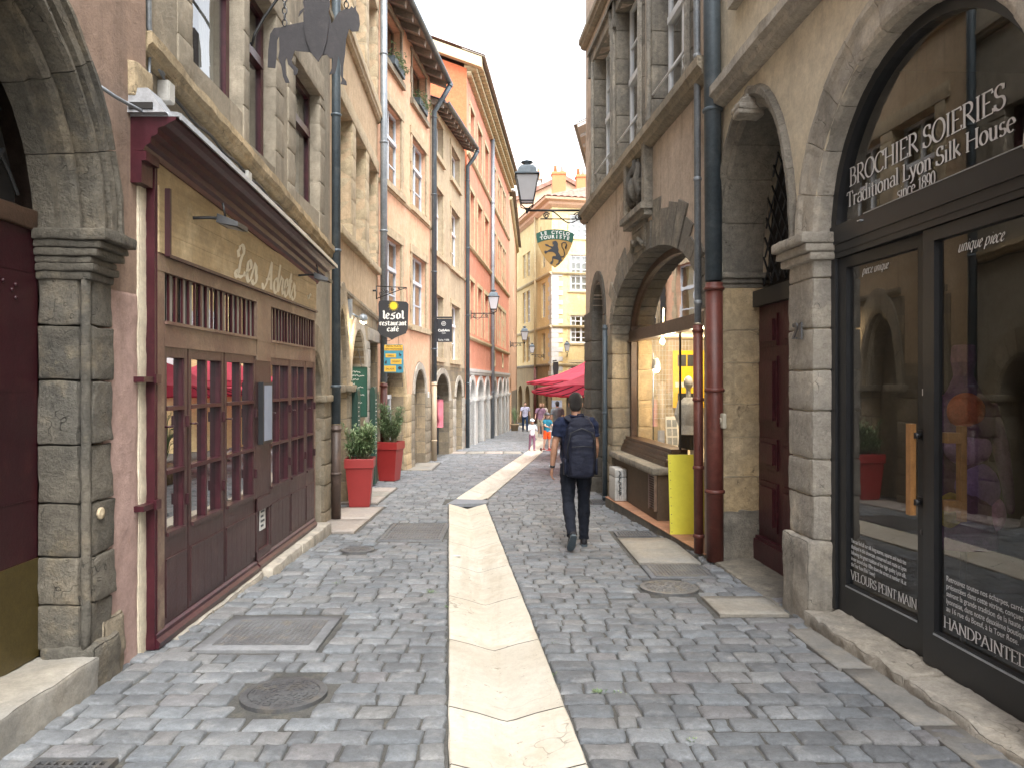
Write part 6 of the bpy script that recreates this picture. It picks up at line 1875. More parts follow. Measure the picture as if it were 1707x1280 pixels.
SC_['d'] = (.52, [A(.24, .24, .18, .26, 50, 320, 14), [(.50, 1.1), (.40, .5), (.38, .08), (.52, .1)]])
SC_['r'] = (.42, [[(-.04, .1), (.14, .70), (.18, .58), (.30, .6), (.26, .2), (.32, .04), (.46, .12)]])
SC_['t'] = (.36, [[(-.04, .1), (.22, 1.0)], [(.22, 1.0), (.14, .14), (.22, .02), (.40, .14)], [(.0, .66), (.34, .68)]])
BL_ = {}
for _k, (_a, _s) in G_.items(): BL_[_k] = (_a, _s)
BL_['e'] = (.46, [[(.10, .54), (.10, .12), (.24, .0), (.42, .12)], [(.10, .54), (.26, .68), (.40, .54), (.30, .36), (.10, .34)]])
BL_['o'] = (.50, [[(.10, .54), (.10, .12), (.26, .0)], [(.10, .54), (.24, .68), (.40, .54), (.40, .14), (.26, .0)]])
BL_['l'] = (.32, [[(.10, 1.0), (.18, .9), (.16, .12), (.30, .02)]])
BL_['s'] = (.56, [[(.44, .70), (.18, .64), (.14, .46), (.38, .36), (.40, .1), (.22, -.02), (.02, .06)], [(.44, .70), (.52, .8)]])
BL_['r'] = (.44, [[(.06, .62), (.14, .56), (.14, .08), (.26, .02)], [(.14, .54), (.30, .68), (.40, .58)]])
BL_['t'] = (.36, [[(.20, .86), (.14, .6), (.14, .12), (.26, .0), (.36, .08)], [(.0, .60), (.34, .64)]])
BL_['a'] = (.52, [[(.10, .54), (.26, .68), (.40, .56), (.40, .1), (.50, .02)], [(.40, .36), (.16, .30), (.10, .12), (.24, .0), (.40, .14)]])
BL_['u'] = (.54, [[(.06, .62), (.12, .56), (.12, .12), (.26, .0), (.40, .14)], [(.40, .66), (.40, .1), (.50, .02)]])
BL_['n'] = (.54, [[(.06, .62), (.12, .56), (.12, .08), (.20, .0)], [(.12, .54), (.28, .68), (.40, .56), (.40, .1), (.50, .02)]])
BL_['c'] = (.44, [[(.10, .54), (.10, .12), (.24, .0), (.40, .12)], [(.10, .54), (.26, .68), (.40, .58)]])
BL_['f'] = (.36, [[(.36, .96), (.22, .98), (.14, .8), (.14, .0)], [(.0, .60), (.34, .64)]])

def pen(mb, fn, text, h, x0, y0, width=None, style='roman', nib=None, shear=0.0, weight=1.0):
    """fn(u, v, lift) -> point; text height h (capital), start x0, baseline y0, squeezed to width"""
    tab = {'roman': G_, 'script': SC_, 'black': BL_}[style]
    ang, w, t = nib or {'roman': (8, .115, .020), 'script': (35, .10, .022), 'black': (42, .17, .02)}[style]
    w *= weight
    tot = sum(tab[c][0] for c in text)
    kx = (width / (tot * h)) if width else 1.0
    nx, ny = math.cos(R(ang)) * w / 2, math.sin(R(ang)) * w / 2
    x = 0
    lift = 0
    for c in text:
        adv, strokes = tab[c]
        ss = [list(s) for s in strokes]
        if style == 'roman':
            for s in strokes:
                if len(s) < 2: continue
                for (a, b) in ((s[0], s[1]), (s[-1], s[-2])):
                    dx, dy = abs(a[0] - b[0]), abs(a[1] - b[1])
                    if dy > .2 and dx < .5 * dy and any(abs(a[1] - q) < .03 for q in (0, 1, 1.02, XH, -.3)):
                        if c in '0123456789' and a[1] > .5: continue
                        q = .11
                        if c in 'bdhiklnpru' and a[1] > .5: ss.append([(a[0] - q, a[1] - .03), (a[0], a[1])])
                        else: ss.append([(a[0] - q, a[1] - (.008 if a[1] > .5 else -.008)), (a[0] + q, a[1] - (.008 if a[1] > .5 else -.008))])
        for s in ss:
            lift += 1
            n = len(s)
            Lp, Rp = [], []
            for i in range(n):
                a, b = s[max(0, i - 1)], s[min(n - 1, i + 1)]
                dx, dy = b[0] - a[0], b[1] - a[1]
                L = math.hypot(dx, dy) or 1
                px, py = -dy / L, dx / L
                hh = abs(nx * px + ny * py) + t
                Lp.append((s[i][0] + px * hh, s[i][1] + py * hh)); Rp.append((s[i][0] - px * hh, s[i][1] - py * hh))
            def W_(q): return fn(x0 + (x + q[0] + shear * q[1]) * h * kx, y0 + q[1] * h, .0012 + .00025 * (lift % 7))
            for i in range(n - 1):
                mb.poly([W_(Lp[i]), W_(Lp[i + 1]), W_(Rp[i + 1]), W_(Rp[i])])
        x += adv
    return tot * h * kx

def sans(name, text, mat, par, origin, ex, ez, size, width=None, align='CENTER', extrude=.001, bold=0.0):
    """lettering in the built-in sans face; ex, ez: directions along the line and up"""
    cu = bpy.data.curves.new(name, 'FONT')
    cu.body = text; cu.align_x = align; cu.size = size; cu.extrude = extrude; cu.resolution_u = 3; cu.offset = bold
    o = bpy.data.objects.new(name, cu); COL.objects.link(o)
    dg = bpy.context.evaluated_depsgraph_get()
    me = bpy.data.meshes.new_from_object(o.evaluated_get(dg))
    bpy.data.objects.remove(o)
    xs = [v.co.x for v in me.vertices]
    kx = width / (max(xs) - min(xs)) if width else 1.0
    ex, ez = Vector(ex).normalized(), Vector(ez).normalized()
    en = ex.cross(ez)
    off = Matrix.Rotation(-parent_rz(par), 3, 'Z')
    base = Vector(origin) - parent_loc(par)
    for v in me.vertices:
        v.co = off @ (base + ex * (v.co.x * kx) + ez * v.co.y + en * v.co.z)
    me.materials.clear(); me.materials.append(M[mat])
    ob = bpy.data.objects.new(name, me); COL.objects.link(ob); ob.parent = par
    return ob

# signboard of the maroon shop: script lettering
syS = FS.s_of_y
mb = MB()
fn = lambda u, v, l: FS.p(u, v, .0305 + l)
pen(mb, fn, 'Les', .28, syS(6.30), 2.50, .56, 'script', shear=.16, weight=1.6)
pen(mb, fn, 'Adrets', .27, syS(7.02), 2.495, 1.10, 'script', shear=.16, weight=1.5)
mb.tube([fn(syS(8.62) + .02 * i, 2.60 - .035 * math.sin(i * .7), .002) for i in range(9)], .006, 5)
mb.build('lettering', M['offwhite_let'], sg_)
# menu case and small notice on the pier between the windows
mb = MB(); mb.fbox(FS, syS(6.96), syS(7.24), 1.02, 1.60, .012, .06); mc = mb.build('menu_case', M['black'], sh)
mb = MB(); mb.fbox(FS, syS(6.99), syS(7.21), 1.05, 1.57, .06, .063); mb.build('menu_sheet', M['paper_blue'], mc)
mb = MB(); mb.fbox(FS, syS(7.02), syS(7.18), .20, .42, .002, .008); nt_ = mb.build('notice', M['paper'], sh)
mb = MB()
for i in range(4): mb.fbox(FS, syS(7.04), syS(7.12 + .03 * (i % 2)), .23 + i * .045, .25 + i * .045, .008, .0095)
mb.build('notice_print', M['zinc_dk'], nt_)

# vinyl lettering on the black glass doors
mb = MB()
fb = FB.s_of_y
def gv(u, v, l): return FB.p(fb(5.31) - u, v, GO + .013 + l)     # reading from the far end towards the camera
pen(mb, gv, 'BROCHIER SOIERIES', .13, 0.01, 2.99, 1.55, 'roman', weight=.8)
pen(mb, gv, 'Traditional Lyon Silk House', .105, -.03, 2.85, 1.66, 'roman', weight=.85)
pen(mb, gv, 'since 1890', .08, .60, 2.752, .39, 'roman', weight=.9)
mb.build('fanlight_lettering', M['vinyl'], gl_)
mb = MB()
def dv(u, v, l): return LF.p(fb(5.34) - u, v, GO + .003 + l)
pen(mb, dv, 'VELOURS PEINT MAIN', .062, .03, .20, .735, 'roman', weight=.85)
mb.build('door_lettering', M['vinyl'], gl_); mb = MB()
pen(mb, dv, 'piece unique', .055, .17, 2.345, .30, 'script', shear=.35)
mb.build('door_lettering', M['vinyl'], gl_)
mb = MB()
def dv2(u, v, l): return FB.p(fb(4.26) - u, v, GO + .003 + l)
pen(mb, dv2, 'HANDPAINTED VELVET', .064, .0, .20, 1.0, 'roman', weight=.85)
mb.build('door_lettering', M['vinyl'], gl_); mb = MB()
pen(mb, dv2, 'unique piece', .062, .12, 2.32, .36, 'script', shear=.35)
mb.build('door_lettering', M['vinyl'], gl_)
ex_, up_ = -FB.d, Vector((0, 0, 1))
for i, l in enumerate(('You can find all our silk long scarves, squares and neck ties', 'displayed in this showcase, conserved and made in Lyon', 'following the great tradition of the high quality Lyon silk,', 'in our second shop 100m down the street at number 16, at', 'the Tour Rose (Pink Tower)')):
    sans('small_print', l, 'vinyl', gl_, LF.p(fb(5.31), .46 - i * .042, GO + .003), ex_, up_, .042, width=(.67 if i < 4 else .31), align='LEFT', extrude=.0003)
for i, l in enumerate(('Retrouvez toutes nos \u00e9charpes, carr\u00e9s et cravates', 'pr\u00e9sent\u00e9es dans cette vitrine, con\u00e7ues et fabriqu\u00e9es', 'suivant la grande tradition de la haute qualit\u00e9 de la soie', 'lyonnaise, dans notre deuxi\u00e8me boutique,', 'au 16 rue du Boeuf, \u00e0 la Tour Rose.')):
    sans('small_print', l, 'vinyl', gl_, FB.p(fb(4.24), .47 - i * .043, GO + .003), ex_, up_, .044, width=(.78, .80, .84, .62, .56)[i], align='LEFT', extrude=.0003)

# house number
t = thing('house_number', 'dark house number 21 on the grey pier between the plum door and glass doors', 'house number', FB.p(fb(5.72), 2.0, .03))
for k, ch in enumerate('21'):
    mb = MB()
    pen(mb, lambda u, v, l: FB.p(fb(5.79) - u, v, .047 + l), ch, .12, .0 + k * .092, 1.93, .08, 'roman', nib=(20, .16, .035))
    for f in list(range(len(mb.f))):
        q = [Vector(mb.v[i]) for i in mb.f[f]]
        mb.prism([p - FB.n * .012 for p in q], FB.n * .0115)
    mb.build('digit', M['iron'], t)
# buzzer plate
sb = FB.L - .20
t = thing('door_buzzer', 'cream square buzzer plate on the golden stone pier by the plum door', 'buzzer', FB.p(sb, 1.2, .03))
mb = MB(); mb.stone(FB, sb - .03, sb + .115, 1.14, 1.29, .01, .05, .03, .0, .012); mb.build('plate', M['bone'], t)
mb = MB(); p = FB.p(sb + .04, 1.215, .045); mb.lathe([(.0, 0), (.032, 0), (.032, .012), (.024, .014), (.024, .010), (0, .010)], p, 20, rot=Matrix.Rotation(R(-90), 3, 'Y')); mb.build('button', M['bone'], t)

# ------------------------------------------------------------------ drainpipes
def fpts(F, s, zs, o): return [F.p(s, z, o) for z in zs]
drainpipe('zinc drainpipe with rusty brown foot between the stone and the tan houses', fpts(F1, F1.L - .12, (13, 1.02, 1.0, -.32), .115), [('zinc_dk', 0, 1, .062, 1.9), ('ironpipe', 2, 3, .066, .62)])
drainpipe('pale zinc drainpipe between the tan and the faded orange houses', fpts(F2, F2.L - .03, (12.5, 1.6, 1.58, -.48), .14), [('zinc', 0, 1, .075, 1.9), ('rustpipe', 2, 3, .075, .9)])
_e = F3.p(F3.L - .05, 0, .12)
drainpipe('dark drainpipe with cream foot between the orange and grey tan houses', [F3.p(F3.L + .0, 10.1, .60), F3.p(F3.L - .02, 9.75, .40), F3.p(F3.L - .05, 9.3, .12), F3.p(F3.L - .05, 1.62, .12), F3.p(F3.L - .05, 1.6, .12), F3.p(F3.L - .05, -.63, .12)], [('zinc_dk', 0, 3, .075, 2.2), ('creampipe', 4, 5, .075, 1.6)])
drainpipe('grey zinc drainpipe where the red arcaded house begins', [F4.p(F4.L - .1, 10.2, .5), F4.p(F4.L - .12, 9.9, .35), F4.p(F4.L - .12, 9.6, .12), F4.p(F4.L - .12, -.83, .12)], [('zinc_dk', 0, 3, .075, 2.5)])
drainpipe('grey drainpipe crossing the middle of the red arcaded house', fpts(F5, 7.6, (13.2, -1.12), .13), [('zinc', 0, 1, .09, 3)])
drainpipe('cream drainpipe on the shaded side of the yellow corner house', fpts(FYL, 4.6, (16, 2.9, 2.88, -1.9), .2), [('trim_cream', 0, 1, .10, 4), ('rustpipe', 2, 3, .12, 2)])
px = FR.p(.03, 0, .10)
drainpipe('thick blue grey drainpipe with brown red iron foot beside door 21', [Vector((2.075, 7.5, 9)), Vector((2.12, 7.52, 2.62)), Vector((2.125, 7.52, 2.60)), Vector((2.135, 7.52, -.2))], [('zinc_dk', 0, 1, .085, 2.3), ('rustpipe', 2, 3, .085, 1.02)])
drainpipe('thin grey drainpipe with brown red foot beside the yellow board', [Vector((2.03, 7.86, 9)), Vector((2.05, 7.86, 2.22)), Vector((2.05, 7.86, 2.2)), Vector((2.06, 7.86, -.2))], [('zinc', 0, 1, .036, 1.3), ('rustpipe', 2, 3, .05, .72)])
drainpipe('thin grey pipe at the far side of the display window', [FR.p(fs(12.42), 2.55, .06), FR.p(fs(12.42), -.38, .06)], [('zinc_dk', 0, 1, .04, 1.4)])

# ------------------------------------------------------------------ signs
# knight on horseback cut from sheet iron
def hp(zx, zy): return Vector((-2.555 + zx * .001951, 7.2, 5.299 - zy * .001951))
t = thing('horse_sign', 'dark sheet iron sign of a horse and rider hanging over the shopfront', 'sign', (-2.3, 7.2, 4.5))
horse = [(170, 140), (150, 170), (140, 250), (137, 335), (175, 340), (181, 280), (184, 200), (194, 180), (196, 250), (190, 290), (205, 330), (213, 380), (225, 412), (246, 412), (240, 395), (228, 370), (225, 305), (232, 286), (238, 320), (265, 350), (268, 374), (284, 370), (290, 345), (262, 320), (256, 300), (272, 252), (300, 256), (345, 260), (378, 284), (430, 272), (448, 292), (464, 290), (455, 340), (443, 372), (470, 366), (480, 330), (489, 275), (500, 330), (499, 370), (505, 398), (500, 418), (530, 425), (528, 406), (511, 385), (512, 330), (521, 270), (526, 200), (541, 145), (556, 158), (588, 156), (595, 120), (590, 75), (576, 50), (574, 32), (564, 42), (552, 32), (545, 44), (522, 46), (492, 60), (474, 86), (455, 120), (440, 60), (440, -60), (320, -60), (318, 110), (270, 120), (230, 128), (200, 138)]
mb = MB(); mb.prism([hp(*q) for q in horse], (0, .008, 0)); mb.build('horse', M['signiron'], t)
mb = MB(); mb.prism([hp(x, y) - Vector((0, .016, 0)) for x, y in [(316, 62), (318, 130), (330, 205), (355, 268), (390, 312), (415, 270), (433, 205), (442, 130), (443, 62)]], (0, .010, 0)); mb.build('shield', M['signiron'], t)
mb = MB(); mb.prism([hp(x, y) for x, y in [(318, 50), (290, 84), (296, 58), (318, 40), (312, 10), (330, -40), (350, -62), (345, -110), (365, -140), (395, -140), (412, -110), (406, -62), (435, -40), (446, 20), (440, 60)]], (0, .007, 0)); mb.v = [(x, y + .0015, z) for x, y, z in mb.v]; mb.build('rider', M['signiron'], t)
mb = MB()
mb.tube([Vector((-2.45, 7.2, 4.88)), hp(60, 230), hp(75, 170), hp(120, 90), hp(190, -10), hp(300, -170), hp(500, -260)], .014, 8)
mb.build('bracket', M['black'], t)
mb = MB(); mb.tube([Vector((-2.45, 7.2, 5.9)), hp(620, -300)], .016, 8); mb.build('top_bar', M['black'], t)
for zx, zy0, k in ((222, 130, 12), (528, 40, 10)):
    mb = MB()
    for i in range(k):
        c = hp(zx, zy0 - 14 - i * 30)
        ax = Vector((1, 0, 0)) if i % 2 == 0 else Vector((0, 1, 0))
        mb.tube([c + ax * (.022 * math.cos(a)) + Vector((0, 0, .034 * math.sin(a))) for a in [2 * math.pi * j / 12 for j in range(12)]], .006, 5, closed=True)
    mb.build('chain', M['black'], t)

# black shield of the restaurant with its menu board
def lp_(zx, zy, d=0.0): return Vector((-2.776 + zx * .001542, 15.3 + d, 3.661 - zy * .001542))
t = thing('restaurant_sign', 'black shield shaped restaurant sign with a yellow sun on a scrolled bracket', 'sign', lp_(320, 500))
out_ = [(135, 262), (160, 246), (500, 268), (527, 300), (521, 470), (515, 630), (490, 690), (400, 725), (345, 750), (305, 776), (268, 750), (215, 728), (150, 710), (115, 655), (124, 560), (130, 480), (125, 300)]
mb = MB(); mb.prism([lp_(*q) for q in out_], (0, .03, 0)); bd = mb.build('board', M['sign_black'], t)
mb = MB()
mb.prism([lp_(328 + 50 * math.cos(a), 322 + 50 * math.sin(a), -.003) for a in [2 * math.pi * i / 28 for i in range(28)]], (0, .002, 0))
for i in range(24):
    a = 2 * math.pi * i / 24; r = 78 if i % 2 else 68
    mb.prism([lp_(328 + 54 * math.cos(a - .05), 322 + 54 * math.sin(a - .05), -.003), lp_(328 + r * math.cos(a), 322 + r * math.sin(a), -.003), lp_(328 + 54 * math.cos(a + .05), 322 + 54 * math.sin(a + .05), -.003)], (0, .002, 0))
mb.build('sun_emblem', M['sun_yellow'], bd)
mb = MB()
lf_ = lambda u, v, l: Vector((u, 15.298 - l, v))
P0 = lp_(178, 495)
pen(mb, lf_, 'le', .165, P0.x, P0.z, .155, 'black'); pen(mb, lf_, 'sol', .165, lp_(285, 0).x, P0.z, .285, 'black')
mb.build('lettering', M['white_paint'], bd); mb = MB()
pen(mb, lf_, 'restaurant', .10, lp_(138, 0).x, lp_(0, 582).z, .56, 'black', weight=1.1); mb.build('lettering', M['white_paint'], bd); mb = MB(); pen(mb, lf_, 'cafe', .10, lp_(240, 0).x, lp_(0, 662).z, .245, 'black', weight=1.1)
mb.poly([lf_(lp_(372, 0).x, lp_(0, 612).z, .003), lf_(lp_(392, 0).x, lp_(0, 600).z, .003), lf_(lp_(386, 0).x, lp_(0, 592).z, .003)])
mb.build('lettering', M['white_paint'], bd)
mb = MB()
mb.tube([lp_(10, 40), lp_(10, 215)], .012, 6); mb.tube([lp_(10, 120), lp_(100, 120)], .02, 8)
mb.tube([lp_(100, 60), lp_(505, 80)], .011, 6); mb.tube([lp_(100, 60), lp_(100, 235)], .012, 6); mb.tube([lp_(105, 225), lp_(440, 100), lp_(505, 82)], .010, 6)
for cx, cy, r in ((190, 120, 40), (160, 160, 28), (310, 100, 24), (240, 130, 24), (400, 92, 12)):
    mb.tube([lp_(cx + r * (1 - i / 22) * math.cos(i * .55), cy + r * (1 - i / 22) * math.sin(i * .55)) for i in range(20)], .007, 5)
mb.tube([lp_(480, 110), lp_(505, 82), lp_(508, 268)], .006, 5); mb.tube([lp_(150, 180), lp_(150, 248)], .006, 5)
mb.tube([lp_(215, 745), lp_(215, 790), lp_(270, 790), lp_(300, 770)], .005, 5)
mb.build('bracket', M['black'], t)
t = thing('menu_sign', 'small teal and yellow menu board hanging beneath the black restaurant sign', 'sign', lp_(330, 1020))
rr_ = [(205, 850), (220, 835), (445, 835), (460, 850), (460, 1200), (445, 1215), (210, 1210), (198, 1195)]
mb = MB(); mb.prism([lp_(*q) for q in rr_], (0, .02, 0)); bd = mb.build('board', M['poster_blue'], t)
for (a, b, c, d) in ((206, 454, 842, 918), (222, 362, 960, 1010), (290, 435, 1030, 1100), (205, 360, 1120, 1200)):
    mb = MB(); mb.prism([lp_(a, c, -.004), lp_(b, c, -.004), lp_(b, d, -.004), lp_(a, d, -.004)], (0, .003, 0)); mb.build('yellow_panel', M['poster_yellow'], bd)
for tx, cx, cy, sz, wd in (('DAILY PLATES', 330, 872, .06, .30), ('MENU', 292, 998, .05, .13), ('DESSERT', 362, 1075, .05, .17), ('BRUNCH', 282, 1172, .05, .17), ('SERVED ALL DAY LONG', 330, 908, .045, .35)):
    sans('lettering', tx if False else {'DAILY PLATES': 'MENU PLATS', 'MENU': 'FORMULE', 'DESSERT': 'DESSERT', 'BRUNCH': 'SALADE', 'SERVED ALL DAY LONG': 'REPAS TRADITIONNELS'}[tx], 'black', bd, lp_(cx, cy, -.006), (1, 0, 0), (0, 0, 1), sz, wd)
mb = MB(); mb.prism([lp_(x, y, -.004) for x, y in [(400, 955), (412, 948), (420, 965), (438, 975), (425, 985), (432, 1000), (415, 985), (402, 990), (406, 972)]], (0, .003, 0)); mb.prism([lp_(x, y, -.004) for x, y in [(385, 1145), (410, 1125), (436, 1140), (436, 1170), (400, 1172)]], (0, .003, 0)); mb.prism([lp_(x, y, -.004) for x, y in [(212, 1075), (225, 1050), (240, 1052), (236, 1092), (214, 1095)]], (0, .003, 0)); mb.build('small_drawings', M['black'], bd)
mb = MB(); mb.tube([lp_(235, 800), lp_(235, 838)], .004, 5); mb.tube([lp_(397, 728), lp_(397, 838)], .004, 5); mb.tube([lp_(235, 800), lp_(225, 730)], .004, 5); mb.build('hanging_wires', M['black'], t)

# black boutique sign
def cp2(zx, zy, d=0.0): return Vector((-3.992 + zx * .002218, 22.0 + d, 4.563 - zy * .002218))
t = thing('boutique_sign', 'black square hanging sign with white lettering on the grey tan house', 'sign', cp2(1000, 650))
mb = MB(); mb.prism([cp2(890, 495), cp2(1108, 495), cp2(1108, 805), cp2(890, 805)], (0, .03, 0)); bd = mb.build('board', M['sign_black'], t)
mb = MB(); mb.prism([cp2(850, 466), cp2(1112, 466), cp2(1112, 488), cp2(850, 488)], (0, .04, 0)); mb.build('bracket', M['black'], t)
sans('lettering', 'CathAm', 'white_paint', bd, cp2(998, 664, -.005), (1, 0, 0), (0, 0, 1), .10, .34, bold=.002); sans('lettering', 'Lyon', 'white_paint', bd, cp2(998, 692, -.005), (1, 0, 0), (0, 0, 1), .05, .11); sans('lettering', 'Soie / Silk', 'white_paint', bd, cp2(998, 788, -.005), (1, 0, 0), (0, 0, 1), .075, .33)
mb = MB()
mb.tube([cp2(997 + 27 * math.cos(a), 560 + 27 * math.sin(a), -.004) for a in [2 * math.pi * i / 24 for i in range(24)]], .006, 5, closed=True); mb.tube([cp2(997 + 12 * math.cos(a), 560 + 12 * math.sin(a), -.004) for a in [2 * math.pi * i / 16 for i in range(16)]], .005, 5, closed=True); mb.tube([cp2(985, 560, -.004), cp2(1009, 560, -.004)], .004, 5)
mb.build('round_emblem', M['white_paint'], bd)

# heraldic shield under the lantern bracket
def sp_(zx, zy, d=0.0): return Vector((.229 + zx * .00161, 14.2 + d, 5.688 - zy * .00161))
t = thing('lion_sign', 'green and gold shield sign with a black lion hanging under the lantern bracket', 'sign', sp_(462, 950))
top = [(240, 782), (300, 755), (380, 737), (462, 731), (545, 737), (625, 755), (686, 782)]
side_r = [(684, 830), (672, 890), (650, 950), (615, 1020), (570, 1090), (520, 1145), (465, 1187)]
side_l = [(410, 1145), (360, 1090), (312, 1020), (278, 950), (255, 890), (243, 830)]
mb = MB(); mb.prism([sp_(*q) for q in top + side_r + side_l], (0, .03, 0)); bd = mb.build('shield', M['sign_gold'], t)
mb = MB(); mb.prism([sp_(x, y, -.004) for x, y in top + [(684, 830), (672, 894), (600, 868), (530, 854), (462, 850), (395, 854), (325, 868), (255, 894), (243, 830)]], (0, .0035, 0)); mb.build('green_band', M['sign_green'], bd)
def arc_word(word, r0, size, gap):
    n = len(word)
    for i, ch in enumerate(word):
        if ch == ' ': continue
        u = (i - (n - 1) / 2) * gap
        a = u / 620
        zx, zy = 462 + 620 * math.sin(a), r0 + 620 - 620 * math.cos(a)
        sans('lettering', ch, 'white_paint', bd, sp_(zx, zy, -.007), (math.cos(a), 0, -math.sin(a)), (math.sin(a), 0, math.cos(a)), size, bold=.0035)
arc_word('LE CYCLO', 786, .088, 43); arc_word('TOURISTE', 838, .088, 44)
lion = [(470, 868), (490, 880), (499, 905), (497, 940), (507, 975), (502, 1000), (525, 1038), (538, 1060), (546, 1105), (522, 1120), (515, 1146), (480, 1160), (476, 1146), (502, 1130), (506, 1097), (470, 1085), (442, 1080), (446, 1110), (430, 1146), (404, 1140), (410, 1120), (428, 1104), (430, 1058), (446, 1048), (472, 1050), (474, 1030), (455, 1008), (430, 998), (382, 998), (352, 1022), (335, 1004), (340, 984), (370, 988), (402, 968), (422, 962), (410, 945), (384, 936), (352, 928), (344, 905), (372, 908), (402, 930), (440, 938), (448, 915), (430, 906), (442, 892), (424, 886), (450, 872)]
mb = MB(); mb.prism([sp_(x, y, -.005) for x, y in lion], (0, .0045, 0)); mb.tube([sp_(x, y, -.003) for x, y in [(535, 1058), (562, 1058), (578, 1030), (570, 980), (546, 940), (543, 905), (562, 886), (590, 890), (602, 915), (590, 945), (594, 970)]], [.010, .010, .010, .010, .010, .011, .010, .010, .014, .02, .006], 6); mb.build('lion', M['sign_black'], bd)
mb = MB(); mb.tube([sp_(297, 700), sp_(297, 760)], .005, 5); mb.tube([sp_(614, 676), sp_(614, 752)], .005, 5); mb.build('hangers', M['black'], t)

# ------------------------------------------------------------------ lanterns
def lantern(name_label, wall, tip, h, group, plane_n, scroll=True, drop=.0):
    """wall bracket running from wall to tip, with a four sided lantern of height h standing on the tip"""
    wall, tip = Vector(wall), Vector(tip)
    t = thing('street_lantern', name_label, 'street lantern', wall, group=group)
    ax = (tip - wall); L = ax.length; ax = ax.normalized()
    up = Vector((0, 0, 1))
    k = h / .82
    mb = MB()
    mb.tube([wall, tip], .022 * k, 8)
    if scroll:
        mb.tube([wall + up * -.17 * k, wall + ax * L * .78 - up * .165 * k], .013 * k, 6)
        def sw(c, r, a0, turns, n=26, sgn=1):
            return [c + ax * (r * (1 - i / n * .8) * math.cos(a0 + sgn * turns * 2 * math.pi * i / n)) + up * (r * (1 - i / n * .8) * math.sin(a0 + sgn * turns * 2 * math.pi * i / n)) for i in range(n + 1)]
        mb.tube(sw(wall + ax * L * .16 - up * .12 * k, .085 * k, R(20), 1.7), .013 * k, 6)
        mb.tube(sw(wall + ax * L * .68 - up * .10 * k, .065 * k, R(160), 1.6, sgn=-1), .013 * k, 6)
        pts = []
        for i in range(25):
            u = i / 24
            pts.append(wall + ax * L * (.06 + .60 * u) + up * k * (-.20 - .10 * math.sin(u * math.pi * 2 - 1.1) * (1 - .2 * u) + .12 * u))
        mb.tube(pts, .013 * k, 6)
    mb.tube([wall - up * .25 * k, wall + up * .12 * k], .025 * k, 6)
    br_ = mb.build('bracket', M['black'], t)
    mb = MB()
    b = tip
    ht, wt, wb = .50 * k, .215 * k, .125 * k
    z0 = .17 * k
    cs = []
    for (sx, sy_) in ((1, 1), (-1, 1), (-1, -1), (1, -1)):
        lo = b + Vector((sx * wb, sy_ * wb, z0)); hi = b + Vector((sx * wt, sy_ * wt, z0 + ht)); cs.append((lo, hi))
        mb.tube([lo, hi], .013 * k, 6); mb.tube([b + up * .02 * k, b + Vector((sx * wb * .9, sy_ * wb * .9, z0 * .5)), lo], .011 * k, 6)
    for i in range(4):
        mb.tube([cs[i][0], cs[(i + 1) % 4][0]], .014 * k, 6); mb.tube([cs[i][1], cs[(i + 1) % 4][1]], .018 * k, 6)
    mb.lathe([(0, -.07 * k), (.02 * k, -.05 * k), (.03 * k, -.03 * k), (.02 * k, .0), (.045 * k, .02 * k), (.02 * k, .05 * k), (0, .06 * k)], b, 10)
    mb.build('cage', M['black'], t)
    mb = MB()
    for i in range(4):
        mb.poly([cs[i][0], cs[(i + 1) % 4][0], cs[(i + 1) % 4][1], cs[i][1]])
    mb.build('glazing', M['lantern_glass'], t)
    mb = MB()
    q = 2 ** .5
    mb.lathe([(wt * q * 1.12, z0 + ht), (wt * q * 1.12, z0 + ht + .02 * k), (wt * q * .86, z0 + ht + .05 * k), (wt * q * .80, z0 + ht + .13 * k), (wt * q * .62, z0 + ht + .17 * k), (wt * q * .58, z0 + ht + .19 * k)], b, 4, a0=R(45), sm=False)
    mb.lathe([(.09 * k, z0 + ht + .18 * k), (.05 * k, z0 + ht + .22 * k), (.12 * k, z0 + ht + .26 * k), (.12 * k, z0 + ht + .28 * k), (.03 * k, z0 + ht + .31 * k), (0, z0 + ht + .33 * k)], b, 12)
    mb.build('cap', M['zinc_dk'], t)
    return t
GL_ = 'lanterns along the street'
lantern('large black street lantern on a scrolled bracket over the green and gold shield', (1.60, 14.2, 4.87), (.44, 14.2, 4.87), .80, GL_, None)
lantern('black street lantern on a bracket at the near part of the red house', F5.p(1.0, 4.27, .02), (-.40, 29.0, 4.27), .78, GL_, None)
lantern('small lantern on the far peach house, standing highest at the end', F6.p(1.4, 4.1, .03), F6.p(1.4, 4.1, .03) + Vector((.90, -.2, 0)), .90, GL_, None)
lantern('small lantern on the shaded face of the yellow corner house', FYL.p(2.4, 3.85, .03), FYL.p(2.4, 3.85, .03) + Vector((-1.0, -.5, 0)), .82, GL_, None)
lantern('small lantern on the sunlit face of the yellow corner house', FYR.p(1.3, 3.9, .02), FYR.p(1.3, 3.9, .02) + Vector((-.1, -.9, .0)), .82, GL_, None)
t = thing('iron_shop_sign', 'narrow dark hanging sign on the yellow house beside its corner stones', 'sign', FYR.p(.0, 2.2, .3))
mb = MB(); mb.tube([FYR.p(.1, 3.3, .0), FYR.p(.1, 3.3, .9)], .05, 6); mb.build('bracket', M['black'], t)
mb = MB(); mb.prism([FYR.p(-.10, 3.2, .7), FYR.p(.3, 3.2, .7), FYR.p(.34, 2.7, .7), FYR.p(.2, 1.7, .7), FYR.p(0, 1.7, .7), FYR.p(-.14, 2.7, .7)], FYR.n * .06); mb.build('board', M['signiron'], t)

